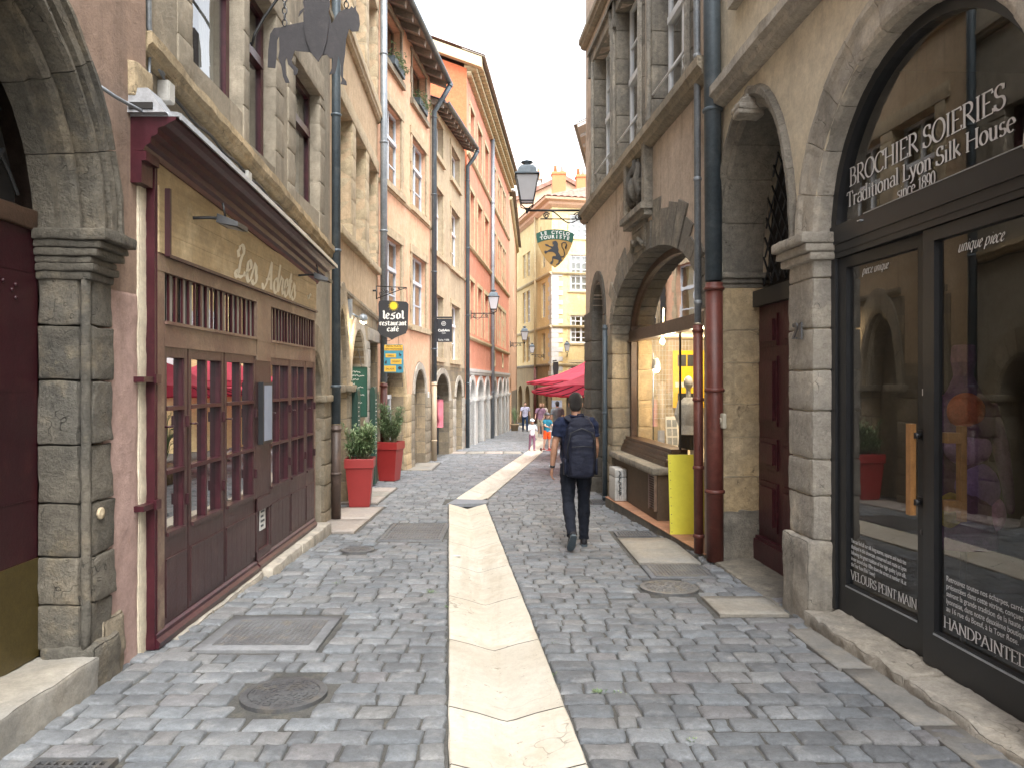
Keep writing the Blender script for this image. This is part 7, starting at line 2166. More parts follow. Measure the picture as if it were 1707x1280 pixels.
# ------------------------------------------------------------------ small fittings
def flood(s, z, label):
    t = thing('flood_lamp', label, 'lamp', FS.p(s, z, .05), group='flood lamps over the signboard')
    mb = MB(); mb.tube([FS.p(s - .10, z - .02, .03), FS.p(s - .02, z, .12), FS.p(s + .02, z, .24)], .012, 6); mb.tube([FS.p(s + .03, z + .12, .2), FS.p(s + .03, z + .02, .22)], .008, 6); mb.build('arm', M['black'], t)
    mb = MB(); mb.hexa([FS.p(s - .10, z - .05, .20), FS.p(s + .12, z - .05, .20), FS.p(s + .12, z - .08, .36), FS.p(s - .10, z - .08, .36), FS.p(s - .08, z + .02, .20), FS.p(s + .10, z + .02, .20), FS.p(s + .11, z - .045, .36), FS.p(s - .09, z - .045, .36)]); mb.build('head', M['black'], t)
    mb = MB(); mb.poly([FS.p(s - .08, z - .056, .22), FS.p(s + .10, z - .056, .22), FS.p(s + .10, z - .083, .34), FS.p(s - .08, z - .083, .34)]); mb.build('lens', M['lantern_glass'], t)
flood(syS(5.55), 2.82, 'black flood lamp on the signboard near its left end')
flood(syS(8.35), 2.80, 'black flood lamp on the signboard near its far end')
def alarm(s, z, label):
    t = thing('junction_box', label, 'junction box', F1.p(s, z, .0), group='white boxes on the stone wall')
    mb = MB(); mb.stone(F1, s - .05, s + .05, z - .075, z + .075, .0, .085, .05, 0, .010); mb.build('casing', M['white_box'], t)
    mb = MB(); mb.fbox(F1, s - .042, s + .042, z - .066, z + .066, .085, .089); mb.build('lid', M['white_box'], t)
alarm(F1.s_of_y(5.30), 3.66, 'white junction box under the string course nearest the camera')
alarm(F1.s_of_y(6.95), 3.49, 'white junction box under the string course above the cornice middle')
t = thing('wall_cable', 'grey cable looping down the house corner and along under the string course', 'cable', F1.p(.1, 3.4, .05))
mb = MB()
mb.tube([F0.p(F0.L - .62, 3.31, .02), F0.p(F0.L - .5, 3.28, .07), F0.p(F0.L - .2, 3.30, .09), F1.p(.05, 3.34, .09), F1.p(.07, 3.6, .06), F1.p(.08, 3.80, .06), F1.p(.2, 3.79, .05), F1.p(.32, 3.74, .05)], .011, 6); mb.build('loop', M['zinc'], t)
mb = MB(); mb.tube([F1.p(.06, 8.0, .04), F1.p(.08, 5.2, .04), F1.p(.09, 4.0, .05), F1.p(.16, 3.84, .05), F1.p(.3, 3.76, .05)], .018, 8); mb.build('conduit', M['zinc'], t)
mb = MB(); mb.tube([F1.p(.36 + (F1.L - .4) * i / 40, 3.66 - (.36 * i / 40) + .015 * math.sin(i * 1.3), .05) for i in range(41)], .012, 6); mb.build('run', M['black'], t)
t = thing('ventilation_box', 'small grey ventilation box on the near end of the cornice', 'vent box', (-2.36, 4.72, 3.3))
mb = MB(); mb.hexa([(-2.4, 4.66, 3.29), (-2.12, 4.66, 3.29), (-2.12, 4.86, 3.29), (-2.4, 4.86, 3.29), (-2.4, 4.68, 3.45), (-2.24, 4.68, 3.45), (-2.24, 4.86, 3.45), (-2.4, 4.86, 3.45)]); mb.build('casing', M['zinc_lt'], t)
mb = MB(); mb.box(-2.35, -2.2, 4.652, 4.662, 3.31, 3.35); mb.build('outlet', M['dark'], t)
# wall spot on the tan house, lit
t = thing('wall_spotlight', 'lit grey spotlight on the tan house above the chalkboard', 'lamp', F2.p(2.0, 2.75, 0))
mb = MB(); mb.fbox(F2, 1.82, 1.92, 2.65, 2.98, .0, .07); mb.tube([F2.p(1.87, 2.75, .05), F2.p(1.9, 2.68, .16)], .02, 8); mb.build('mount', M['zinc'], t)
mb = MB(); mb.lathe([(.03, .08), (.07, .05), (.10, -.05), (.09, -.05), (0, .0)], F2.p(1.92, 2.66, .24), 14, rot=Matrix.Rotation(R(25), 3, 'Y')); mb.build('head', M['zinc'], t)
mb = MB(); mb.ball(F2.p(1.92, 2.63, .25), .055, n=12, m=8); mb.build('bulb', M['lamp_on'], t)
ld = bpy.data.lights.new('spot_lamp', 'POINT'); ld.energy = 6; ld.color = (1, .75, .45); ld.shadow_soft_size = .05
lo = bpy.data.objects.new('spot_lamp', ld); COL.objects.link(lo); lo.location = F2.p(1.92, 2.52, .27) - Vector(t.location); lo.parent = t

# chalkboard and green menu panels
t = thing('chalkboard', 'green menu chalkboard with white handwriting in the arch of the tan house', 'chalkboard', F2.p(2.7, 1.4, 0))
c0, c1 = Vector((-2.70, 12.72, 0)), Vector((-2.395, 12.98, 0))
def cb(u, v, l=0.0):
    e = (c1 - c0); n = Vector((e.y, -e.x, 0)).normalized(); q = c0 + e * u + n * l
    return Vector((q.x, q.y, 1.02 + v * .82))
mb = MB(); mb.prism([cb(0, 0), cb(1, 0), cb(1, 1), cb(0, 1)], (cb(0, 0, -.03) - cb(0, 0))); bd = mb.build('board', M['greenboard'], t)
mb = MB()
for (a, b, c, d) in ((-.03, 0, -.02, 1.02), (1, 1.03, -.02, 1.02), (0, 1, -.03, 0), (0, 1, 1, 1.03)): mb.prism([cb(a, c, .006), cb(b, c, .006), cb(b, d, .006), cb(a, d, .006)], cb(0, 0, -.04) - cb(0, 0))
mb.build('board_frame', M['green_paint'], t)
mb = MB(); rr = random.Random(5)
for i, wlen in enumerate((.4, .8, .55, .35, .75, .6, .8, .45, .7, .3, .55)):
    y_ = .92 - i * .08; u = .08 if i else .3
    x_ = u; pts = []
    while x_ < u + wlen: pts.append(cb(x_, y_ + rr.uniform(-.018, .018), .003)); x_ += .022
    mb.tube(pts, .0035, 4)
mb.build('chalk_writing', M['white_paint'], bd)
for u_, s_, z_ in ((.2, 2.25, 2.1), (.8, 2.9, 2.2)):
    mb = MB(); mb.tube([cb(u_, 1.0, -.02), F2.p(s_, z_, .0)], .006, 5); mb.build('hanger', M['black'], t)
for (s, lab) in ((1.95, 'slim green arched menu stand on the near side of the tan house arch'), (4.02, 'slim green arched menu stand on the far side of the tan house arch')):
    t = thing('menu_stand', lab, 'menu stand', F2.p(s, .2, .05), group='green menu stands')
    mb = MB()
    o0 = .045
    pts = [F2.p(s, z, o) for (o, z) in [(o0, -.40), (o0 + .10, -.40), (o0 + .10, 1.44)] + [(o0 + .05 + .05 * math.cos(R(a)), 1.44 + .07 * math.sin(R(a))) for a in range(20, 180, 20)] + [(o0, 1.44)]]
    mb.prism(pts, F2.d * .30); mb.build('panel', M['green_paint'], t)
    mb = MB(); mb.prism([F2.p(s + .02, z, o0 + .101) for z in (.1, 1.38)] + [F2.p(s + .28, z, o0 + .101) for z in (1.38, .1)], F2.n * .004); mb.build('menu_face', M['greenboard'], t)
    mb = MB(); rr = random.Random(int(s * 10))
    for i in range(15):
        a, b = s + .05, s + .05 + rr.uniform(.08, .2)
        mb.poly([F2.p(a, .2 + i * .075, o0 + .107), F2.p(b, .2 + i * .075, o0 + .107), F2.p(b, .215 + i * .075, o0 + .107), F2.p(a, .215 + i * .075, o0 + .107)])
    mb.build('menu_text', M['white_paint'], t)

# yellow board, white box, both on the tiled step
t = thing('yellow_panel_board', 'tall bright yellow board leaning on the tiled step by the pipes', 'board')
t.location = (2.15, 8.8, -.2)
mb = MB()
bz = -.192
mb.hexa([(1.965, 8.78, bz), (2.385, 8.80, bz), (2.385, 8.825, bz), (1.965, 8.805, bz), (1.965, 8.90, .735), (2.385, 8.92, .735), (2.385, 8.945, .735), (1.965, 8.925, .735)])
mb.build('sheet', M['yellow_board'], t)
mb = MB()
for i in range(9): mb.ball((1.985, 8.783 + .12 * i / 9, bz + .03 + i * .1), .006, n=6, m=4)
mb.build('edge_pins', M['brownwood'], t)
mb = MB(); mb.hexa([(1.965, 8.892, .65), (1.99, 8.892, .65), (1.99, 9.0, .65), (1.965, 9.0, .65), (1.965, 8.892, .67), (1.99, 8.892, .67), (1.99, 9.0, .67), (1.965, 9.0, .67)]); mb.build('peg', M['handlewood'], t)
t = thing('meter_box', 'dirty white plastic box with black scrawl standing on the tiled step', 'box', FR.p(fs(11.35), -.19, .08))
s0, s1 = fs(11.22), fs(11.62)
mb = MB()
for (z0, z1) in ((-.19, .17), (.17, .30)): mb.stone(FR, s0, s1, z0 + .002, z1 - .002, -.01, .17, .08, 0, .015)
mb.build('casing', M['white_box'], t)
mb = MB()
for i in range(4): mb.fbox(FR, s0 - .004, s0 + .0, -.16, .27, .03 + .035 * i, .036 + .035 * i)
mb.build('ribs', M['zinc'], t)
mb = MB(); rr = random.Random(9)
pts = [FR.p(s0 - .008, -.10 + i * .011, .10 + rr.uniform(-.028, .028)) for i in range(34)]
mb.tube(pts, .006, 5); mb.build('scrawl', M['black'], t)
# pink garment hung outside the grey tan house
t = thing('hung_garment', 'pink garment hanging on the wall before the dark doorway', 'garment', F4.p(.3, .8, .1))
mb = MB()
rows = []
for k in range(9):
    z = 1.10 - k * .1
    row = []
    for j in range(12):
        a = 2 * math.pi * j / 12
        w = .09 + .10 * min(1, k / 2) + .03 * math.sin(k * 1.7) + .02 * math.sin(a * 3 + k)
        row.append(mb.vert(F4.p(.38 + w * math.cos(a), z, .20 + .10 * math.sin(a) + .02 * math.sin(a * 4))))
    rows.append(row)
for A_, B_ in zip(rows, rows[1:]):
    for j in range(12): mb.face((A_[j], A_[(j + 1) % 12], B_[(j + 1) % 12], B_[j]), 0, True)
mb.face(rows[0]); mb.build('cloth', plain('pink_cloth', (.55, .16, .2), .9), t)
mb = MB(); mb.tube([F4.p(.38, 1.08, .2), F4.p(.38, 1.2, .2), F4.p(.38, 1.24, .0)], .008, 5); mb.build('hook', M['black'], t)
t = thing('number_plate', 'small white enamel house number plate on the orange house', 'house number', F3.p(4.85, 1.2, .04))
mb = MB(); mb.fbox(F3, 4.78, 4.94, 1.18, 1.34, .03, .045); bd = mb.build('plate', M['paper'], t)
sans('digit', '3', 'zinc_dk', bd, F3.p(4.86, 1.205, .05), F3.d, (0, 0, 1), .14)
# ------------------------------------------------------------------ plants
def leaf(mb, base, d, L, w, droop, side=None):
    """one bent lance shaped leaf: six vertices"""
    d = d.normalized()
    s = d.cross(Vector((0, 0, 1)))
    s = s.normalized() if s.length > .05 else Vector((1, 0, 0))
    if side: s = (s + side * .6).normalized()
    m = base + d * L * .5
    t = base + d * L + Vector((0, 0, -droop * L))
    a, b, c, e = mb.vert(base), mb.vert(m + s * w / 2), mb.vert(t), mb.vert(m - s * w / 2)
    k = mb.vert(m - Vector((0, 0, .12 * w)))
    mb.face((a, k, b), 0, True); mb.face((k, c, b), 0, True); mb.face((a, e, k), 0, True); mb.face((e, c, k), 0, True)

def oleander(par, x, y, z, nst, h, spread, rng):
    st, lv = MB(), MB()
    for i in range(nst):
        a = rng.uniform(0, 6.283); q = rng.uniform(.02, .15)
        p = Vector((x + q * math.cos(a), y + q * math.sin(a), z))
        lean = Vector((math.cos(a), math.sin(a), 0)) * rng.uniform(.15, 1.0) * spread
        hh = h * rng.uniform(.35, 1.08)
        pts = [p + lean * (t / 8) ** 1.4 + Vector((0, 0, hh * t / 8)) + Vector((rng.uniform(-.01, .01), rng.uniform(-.01, .01), 0)) for t in range(9)]
        st.tube(pts, [.007 - .0006 * t for t in range(9)], 5)
        for k in range(rng.randint(45, 65)):
            t = rng.uniform(.18, 1) ** .8 * 8
            j = min(7, int(t)); b = pts[j].lerp(pts[j + 1], t - j)
            aa = rng.uniform(0, 6.283)
            d = Vector((math.cos(aa), math.sin(aa), rng.uniform(.1, 1.5)))
            leaf(lv, b, d, rng.uniform(.09, .16), rng.uniform(.016, .026), rng.uniform(0, .5))
    st.build('stems', M['stem'], par)
    lv.build('leaves', M['leaf'], par)

def planter(x, y, top, base, h, label, seed, rz=0.0, fh=.62, spread=.16):
    z = gz(y) + .006
    t = thing('planter', label, 'planter', (x, y, z), rz, group='red planters with oleanders')
    Mx = Matrix.Translation((x, y, z)) @ Matrix.Rotation(rz, 4, 'Z')
    def sq(w, zz): return [Mx @ Vector((sx * w / 2, sy_ * w / 2, zz)) for sx, sy_ in ((-1, -1), (1, -1), (1, 1), (-1, 1))]
    mb = MB()
    hb = h * .80
    wb = base + (top * .93 - base) * .95
    lv = [sq(base * .96, 0), sq(base, .012), sq(wb, hb), sq(top * .97, hb + .004), sq(top, hb + .012), sq(top, h - .012), sq(top * .985, h), sq(top * .90, h), sq(top * .88, h - .05)]
    ids = [[mb.vert(p) for p in r] for r in lv]
    for A_, B_ in zip(ids, ids[1:]):
        for j in range(4): mb.face((A_[j], A_[(j + 1) % 4], B_[(j + 1) % 4], B_[j]))
    mb.face(ids[0][::-1])
    mb.build('pot', M['redpot'], t)
    mb = MB(); mb.poly(sq(top * .89, h - .045)); mb.build('soil', M['soil'], t)
    pl = thing('oleander', 'bushy oleander growing in the ' + ('nearer' if seed == 1 else 'farther') + ' red planter', 'shrub', (x, y, z + h - .05), group='oleanders in red planters')
    oleander(pl, x, y, z + h - .05, 44, fh, spread, random.Random(seed))
planter(-2.27, 11.75, .45, .31, .76, 'tall square red planter nearer the camera, by the rusty drainpipe', 1, R(6), .58, .17)
planter(-2.42, 15.75, .50, .34, .82, 'tall square red planter farther off, before the white door', 2, R(-12), .78, .24)

def blades(par, x, y, z, n, h, mat, rng, w=.035, out=.5):
    lv = MB()
    for i in range(n):
        a = rng.uniform(0, 6.283); L = h * rng.uniform(.6, 1.1); o = out * rng.uniform(.1, 1) * h
        prev = None
        s = Vector((-math.sin(a), math.cos(a), 0))
        for k in range(6):
            t = k / 5
            p = Vector((x + math.cos(a) * o * t ** 1.6, y + math.sin(a) * o * t ** 1.6, z + L * t * (1 - .25 * t * o)))
            ww = w * (1 - t) * .5 + .002
            cur = (lv.vert(p + s * ww), lv.vert(p - s * ww))
            if prev: lv.face((prev[0], prev[1], cur[1], cur[0]), 0, True)
            prev = cur
    lv.build('leaves', M[mat], par)
t = thing('clay_planter', 'round tan clay pot at the far end of the white arcade', 'planter', (.66, 45.6, gz(45.6)))
mb = MB(); mb.lathe([(0, 0), (.20, 0), (.25, .36), (.28, .37), (.28, .43), (.24, .43), (.23, .38), (0, .38)], (.66, 45.6, gz(45.6)), 20); mb.build('pot', M['claypot'], t)
t = thing('yucca', 'pale spiky plant growing in the round clay pot', 'plant', (.66, 45.6, gz(45.6) + .4))
blades(t, .66, 45.6, gz(45.6) + .38, 60, 1.15, 'leaf_pale', random.Random(4), .07, .45)
t = thing('palm_plant', 'green long leaved plant beside the umbrellas at the house corner', 'plant', (1.75, 15.3, gz(15.3)))
mb = MB(); mb.lathe([(0, 0), (.16, 0), (.20, .34), (.22, .36), (.22, .40), (.19, .40), (0, .36)], (1.75, 15.3, gz(15.3)), 18); mb.build('pot', M['claypot'], t)
blades(t, 1.75, 15.3, gz(15.3) + .36, 70, 1.15, 'leaf', random.Random(6), .05, .5)
# flower boxes under the orange house eaves
for (s, lab) in ((1.35, 'window box with trailing green plants, nearer window under the orange house eaves'), (3.85, 'window box with a small pot, farther window under the orange house eaves')):
    t = thing('window_box', lab, 'window box', F3.p(s, 8.85, .1), group='window boxes under the eaves')
    mb = MB(); mb.fbox(F3, s - .45, s + .5, 8.84, 9.02, -.12, .14); mb.build('trough', M['zinc_dk'], t)
    lv = MB(); rng = random.Random(int(s * 7))
    for i in range(300):
        p = F3.p(s + rng.uniform(-.45, .5), 9.0 + abs(rng.gauss(0, .14)) - rng.uniform(0, .15), rng.uniform(-.1, .24)); a = rng.uniform(0, 6.28)
        leaf(lv, p, Vector((math.cos(a), math.sin(a), rng.uniform(-.3, .9))), rng.uniform(.07, .14), rng.uniform(.03, .05), .3)
    lv.build('leaves', M['leaf'], t)
# weeds between the setts
lv = MB(); rng = random.Random(12)
for (cx, cy, n, r) in ((.53, 4.15, 40, .02), (.64, 4.1, 16, .03), (.34, 5.0, 26, .02), (-.62, 6.35, 34, .03), (-.45, 5.9, 18, .02), (.30, 4.42, 10, .02), (-1.5, 6.7, 14, .03), (.9, 3.55, 14, .02)):
    for i in range(n):
        a = rng.uniform(0, 6.28); q = abs(rng.gauss(0, r))
        leaf(lv, Vector((cx + q * math.cos(a), cy + q * math.sin(a), gz(cy) - .006)), Vector((math.cos(a), math.sin(a), rng.uniform(.3, 1.6))), rng.uniform(.012, .03), rng.uniform(.006, .011), .2)
tag(lv.build('joint_weeds', M['leaf'], loc=(0, 5, gz(5))), 'small green weeds sprouting in the joints of the setts', 'weeds', kind='stuff')
# litter
for (px_, py_, a, lab) in ((-.75, 7.9, .3, 'white scrap of paper lying on the pale gutter'), (.0, 0, 0, '')):
    if not lab: continue
    mb = MB(); c, s = math.cos(a), math.sin(a); gzv = gz(py_) + .006
    q = [(-.07, -.03), (.06, -.045), (.075, .02), (-.03, .05)]
    b = [mb.vert((px_ + .0 + u * c - v * s + .22, py_ + u * s + v * c, gzv - .012 + .006 * (i % 2))) for i, (u, v) in enumerate(q)]
    mb.face(b)
    tag(mb.build('paper_scrap', M['paper'], loc=(px_ + .22, py_, gzv)), lab, 'litter')

# ------------------------------------------------------------------ pink umbrellas on the square
def umbrella(x, y, zr, r, cone, tilt, label, pole_top, seed):
    t = thing('parasol', label, 'parasol', (x, y, gz(y)), group='pink parasols on the square')
    n = 20
    ap = Vector((x, y, zr + cone))
    T = Matrix.Rotation(tilt, 3, 'X')
    mb = MB()
    def pt(k, q, dz=0.0):      # k: rib index (may be half), q: 0 at the top, 1 at the rim
        a = 2 * math.pi * k / n
        rad = r * q * (1 if k == int(k) else .985)
        z = cone * (1 - q) - cone * .16 * math.sin(math.pi * q) - (0 if k == int(k) else .02 * q)
        p = T @ Vector((rad * math.cos(a), rad * math.sin(a), z + dz))
        return Vector((x, y, zr)) + p
    ks = [i / 2 for i in range(2 * n)]
    rings = [[mb.vert(pt(k, q)) for k in ks] for q in (.05, .3, .55, .8, 1.0)]
    rings.append([mb.vert(pt(k, 1.0, -.035)) for k in ks])
    m = len(ks)
    for A_, B_ in zip(rings, rings[1:]):
        for j in range(m): mb.face((A_[j], A_[(j + 1) % m], B_[(j + 1) % m], B_[j]))
    mb.face(rings[0])
    mb.build('canopy', M['umbrella'], t)
    mb = MB(); mb.lathe([(0, .05), (.03, .04), (.045, .0), (.03, -.04), (0, -.05)], pt(0, 0.02), 10); mb.build('finial', M['oldwood'], t)
    for k in range(n):
        mb = MB(); mb.tube([pt(k, .05, -.03), pt(k, .3, -.05), pt(k, .55, -.05), pt(k, .8, -.045), pt(k, .985, -.022)], .011, 5); mb.build('rib', M['black'], t)
    mb = MB(); mb.tube([(x, y, gz(y)), pt(0, .02, -.02)], .026, 10); mb.build('pole', M['oldwood'], t)
    mb = MB(); mb.tube([pt(1, .45, .012), pt(1.2, .72, .012)], [.02, .012], 5) if False else mb.lathe([(0, 0), (.26, 0), (.26, .05), (.05, .07), (.045, .3), (0, .3)], (x, y, gz(y)), 16); mb.build('base', M['concrete'], t)
    return t
umbrella(2.55, 17.0, 1.42, 1.92, .72, R(-5), 'large pink red parasol nearest, its dark underside and ribs showing', 0, 1)
umbrella(2.75, 21.6, 1.60, 2.10, .80, R(-2), 'second pink red parasol, its pale top rising behind the nearest', 0, 2)
umbrella(4.1, 27.5, 1.15, 2.6, .8, R(-3), 'low pink red parasol farthest back beneath the others', 0, 3)
umbrella(5.4, 19.5, 1.5, 2.0, .75, R(-2), 'pink red parasol standing farthest right behind the house corner', 0, 4)
ey = 33.0
t = thing('menu_easel', 'pale menu board standing under the parasols', 'menu board', (2.35, ey, gz(ey)))
mb = MB(); mb.hexa([(2.13, ey, .50), (2.58, ey, .50), (2.58, ey + .04, .50), (2.13, ey + .04, .50), (2.13, ey + .06, .80), (2.58, ey + .06, .80), (2.58, ey + .1, .80), (2.13, ey + .1, .80)]); mb.build('panel', M['paper_blue'], t)
for sx in (-.18, .18):
    mb = MB(); mb.tube([(2.355 + sx, ey - .05, gz(ey)), (2.355 + sx, ey + .06, .78)], .015, 6); mb.build('leg', M['brownwood'], t)

# ------------------------------------------------------------------ people
def fused(mb, name, mat, parent, voxel=.012, sm=4, k=1.0, wr_=0.0):
    me = bpy.data.meshes.new(name)
    me.from_pydata([(p[0] * k, p[1] * k, p[2] * k) for p in mb.v], [], mb.f)
    o = bpy.data.objects.new(name, me); COL.objects.link(o)
    md = o.modifiers.new('r', 'REMESH'); md.mode = 'VOXEL'; md.voxel_size = voxel * k; md.use_smooth_shade = True
    if sm:
        ms = o.modifiers.new('s', 'SMOOTH'); ms.factor = .5; ms.iterations = sm
    dg = bpy.context.evaluated_depsgraph_get()
    m2 = bpy.data.meshes.new_from_object(o.evaluated_get(dg))
    bpy.data.objects.remove(o); bpy.data.meshes.remove(me)
    m2.name = name
    if wr_:
        for v in m2.vertices:
            c_ = v.co / k
            nn = noise.noise_vector(Vector((c_.x * 9, c_.y * 9, c_.z * 22)))
            n2 = noise.noise_vector(Vector((c_.x * 22 + 5, c_.y * 22, c_.z * 40)))
            v.co = v.co + (nn * wr_ + n2 * wr_ * .4) * k
    m2.materials.clear(); m2.materials.append(mat)
    m2.polygons.foreach_set('use_smooth', [True] * len(m2.polygons))
    ob = bpy.data.objects.new(name, m2); COL.objects.link(ob); ob.parent = parent
    return ob
def raw(mb, name, mat, parent, k=1.0):
    mb.v = [(p[0] * k, p[1] * k, p[2] * k) for p in mb.v]
    return mb.build(name, mat, parent, local=False)

_cl = {}
def cloth(c, rough=.85):
    if c not in _cl: _cl[c] = surf('woven_cloth', c, tuple(x * .8 for x in c), tuple(min(1, x * 1.15) for x in c), scale=7, fine=60, finek=.2, rough=rough, bump=.25, bscale=25, spec=.25, obj_co=True)
    return _cl[c]
SKIN = surf('skin', (.42, .225, .145), (.38, .195, .12), (.46, .26, .17), scale=8, fine=60, finek=.08, rough=.55, bump=.06, obj_co=True)
SKIN2 = surf('fair_skin', (.55, .33, .24), (.5, .29, .21), (.6, .38, .29), scale=8, fine=60, finek=.06, rough=.55, bump=.05, obj_co=True)
HAIR_D = surf('black_hair', (.014, .011, .01), (.02, .016, .013), scale=30, fine=120, finek=.4, rough=.5, bump=.7, bscale=160, obj_co=True)
HAIR_B = surf('light_brown_hair', (.25, .14, .06), (.3, .18, .08), scale=20, fine=90, finek=.3, rough=.6, bump=.5, obj_co=True)

def leg_joints(sx, a, b, splay=0.0, hipz=.92):
    hip = Vector((sx * .092, 0, hipz))
    d1 = Vector((sx * math.sin(R(splay)), math.sin(R(a)), -math.cos(R(a)))).normalized()
    knee = hip + d1 * .43
    d2 = Vector((sx * math.sin(R(splay)) * .4, math.sin(R(a - b)), -math.cos(R(a - b)))).normalized()
    ank = knee + d2 * .42
    return hip, knee, ank
def arm_joints(sx, u, out, e, inw=0.0, shz=1.415, shw=.19):
    sh = Vector((sx * shw, 0, shz))
    d1 = Vector((sx * math.sin(R(out)), math.sin(R(u)), -math.cos(R(u)) * math.cos(R(out)))).normalized()
    el = sh + d1 * .285
    d2 = Vector((sx * math.sin(R(out - inw)), math.sin(R(u + e)), -math.cos(R(u + e)))).normalized()
    wr = el + d2 * .25
    return sh, el, wr, d2
def add_hand(mb, wr, d, sx, curl=.5, k=1.0):
    """palm, four fingers of unequal length with two bends, and a thumb from the side of the palm"""
    d = d.normalized()
    fwd = Vector((0, 1, 0)); fwd = (fwd - d * fwd.dot(d)).normalized()      # thumb side looks forward
    inn = d.cross(fwd) * (1 if d.cross(fwd).x * sx < 0 else -1)              # towards the body: the palm's face
    inn = inn.normalized()
    mb.tube([wr - d * .02, wr + d * .02, wr + d * .055, wr + d * .09], [.024, .030, .037, .034], 10, flat=.5, up=tuple(fwd))
    for i, (off, L) in enumerate(((.027, .070), (.009, .080), (-.009, .074), (-.026, .058))):
        b = wr + d * .085 + fwd * off
        c = curl * (1 + .12 * i)
        p1 = b + (d * math.cos(c * .5) + inn * math.sin(c * .5)) * L * .42
        p2 = p1 + (d * math.cos(c * 1.2) + inn * math.sin(c * 1.2)) * L * .33
        p3 = p2 + (d * math.cos(c * 1.9) + inn * math.sin(c * 1.9)) * L * .25
        mb.tube([b - d * .015, b, p1, p2, p3], [.0095, .0095, .0088, .008, .0065], 7)
    b = wr + d * .03 + fwd * .028
    mb.tube([b - fwd * .012, b + fwd * .014 + d * .018 + inn * .006, b + fwd * .020 + d * .046 + inn * .014, b + fwd * .016 + d * .066 + inn * .02], [.013, .0115, .010, .0075], 7)

def add_head(mb, c, yaw=0.0, face=True):
    Rz = Matrix.Rotation(R(yaw), 3, 'Z')
    def q(x, y, z): return c + Rz @ Vector((x, y, z))
    mb.ball(q(0, -.008, .035), .076, .094, .098, 18, 12, rot=Rz)
    mb.ball(q(0, .022, -.030), .062, .072, .082, 16, 10, rot=Rz)
    mb.ball(q(0, .060, -.075), .030, .030, .026, 10, 8, rot=Rz)
    mb.tube([q(0, .080, .030), q(0, .098, -.002), q(0, .106, -.022), q(0, .090, -.032)], [.010, .012, .016, .012], 8)
    for sx in (-1, 1):
        mb.ball(q(sx * .076, -.012, .0), .010, .022, .034, 10, 8, rot=Rz)
        mb.ball(q(sx * .045, .055, -.012), .022, .024, .02, 8, 6, rot=Rz)
        mb.ball(q(sx * .032, .082, .034), .022, .012, .009, 8, 6, rot=Rz)
    mb.tube([q(-.022, .088, -.052), q(0, .094, -.050), q(.022, .088, -.052)], [.006, .010, .006], 6)
    return q
def eyes(q, par, k):
    for sx in (-1, 1):
        mb = MB(); mb.ball(q(sx * .031, .083, .016), .011, .008, .008, 10, 8); raw(mb, 'eye', M['black'], par, k)
    mb = MB(); mb.tube([q(-.020, .096, -.052), q(0, .104, -.052), q(.020, .096, -.052)], .0035, 5); raw(mb, 'mouth', plain_mouth, par, k)
plain_mouth = plain('lip_colour', (.33, .12, .1), .5)

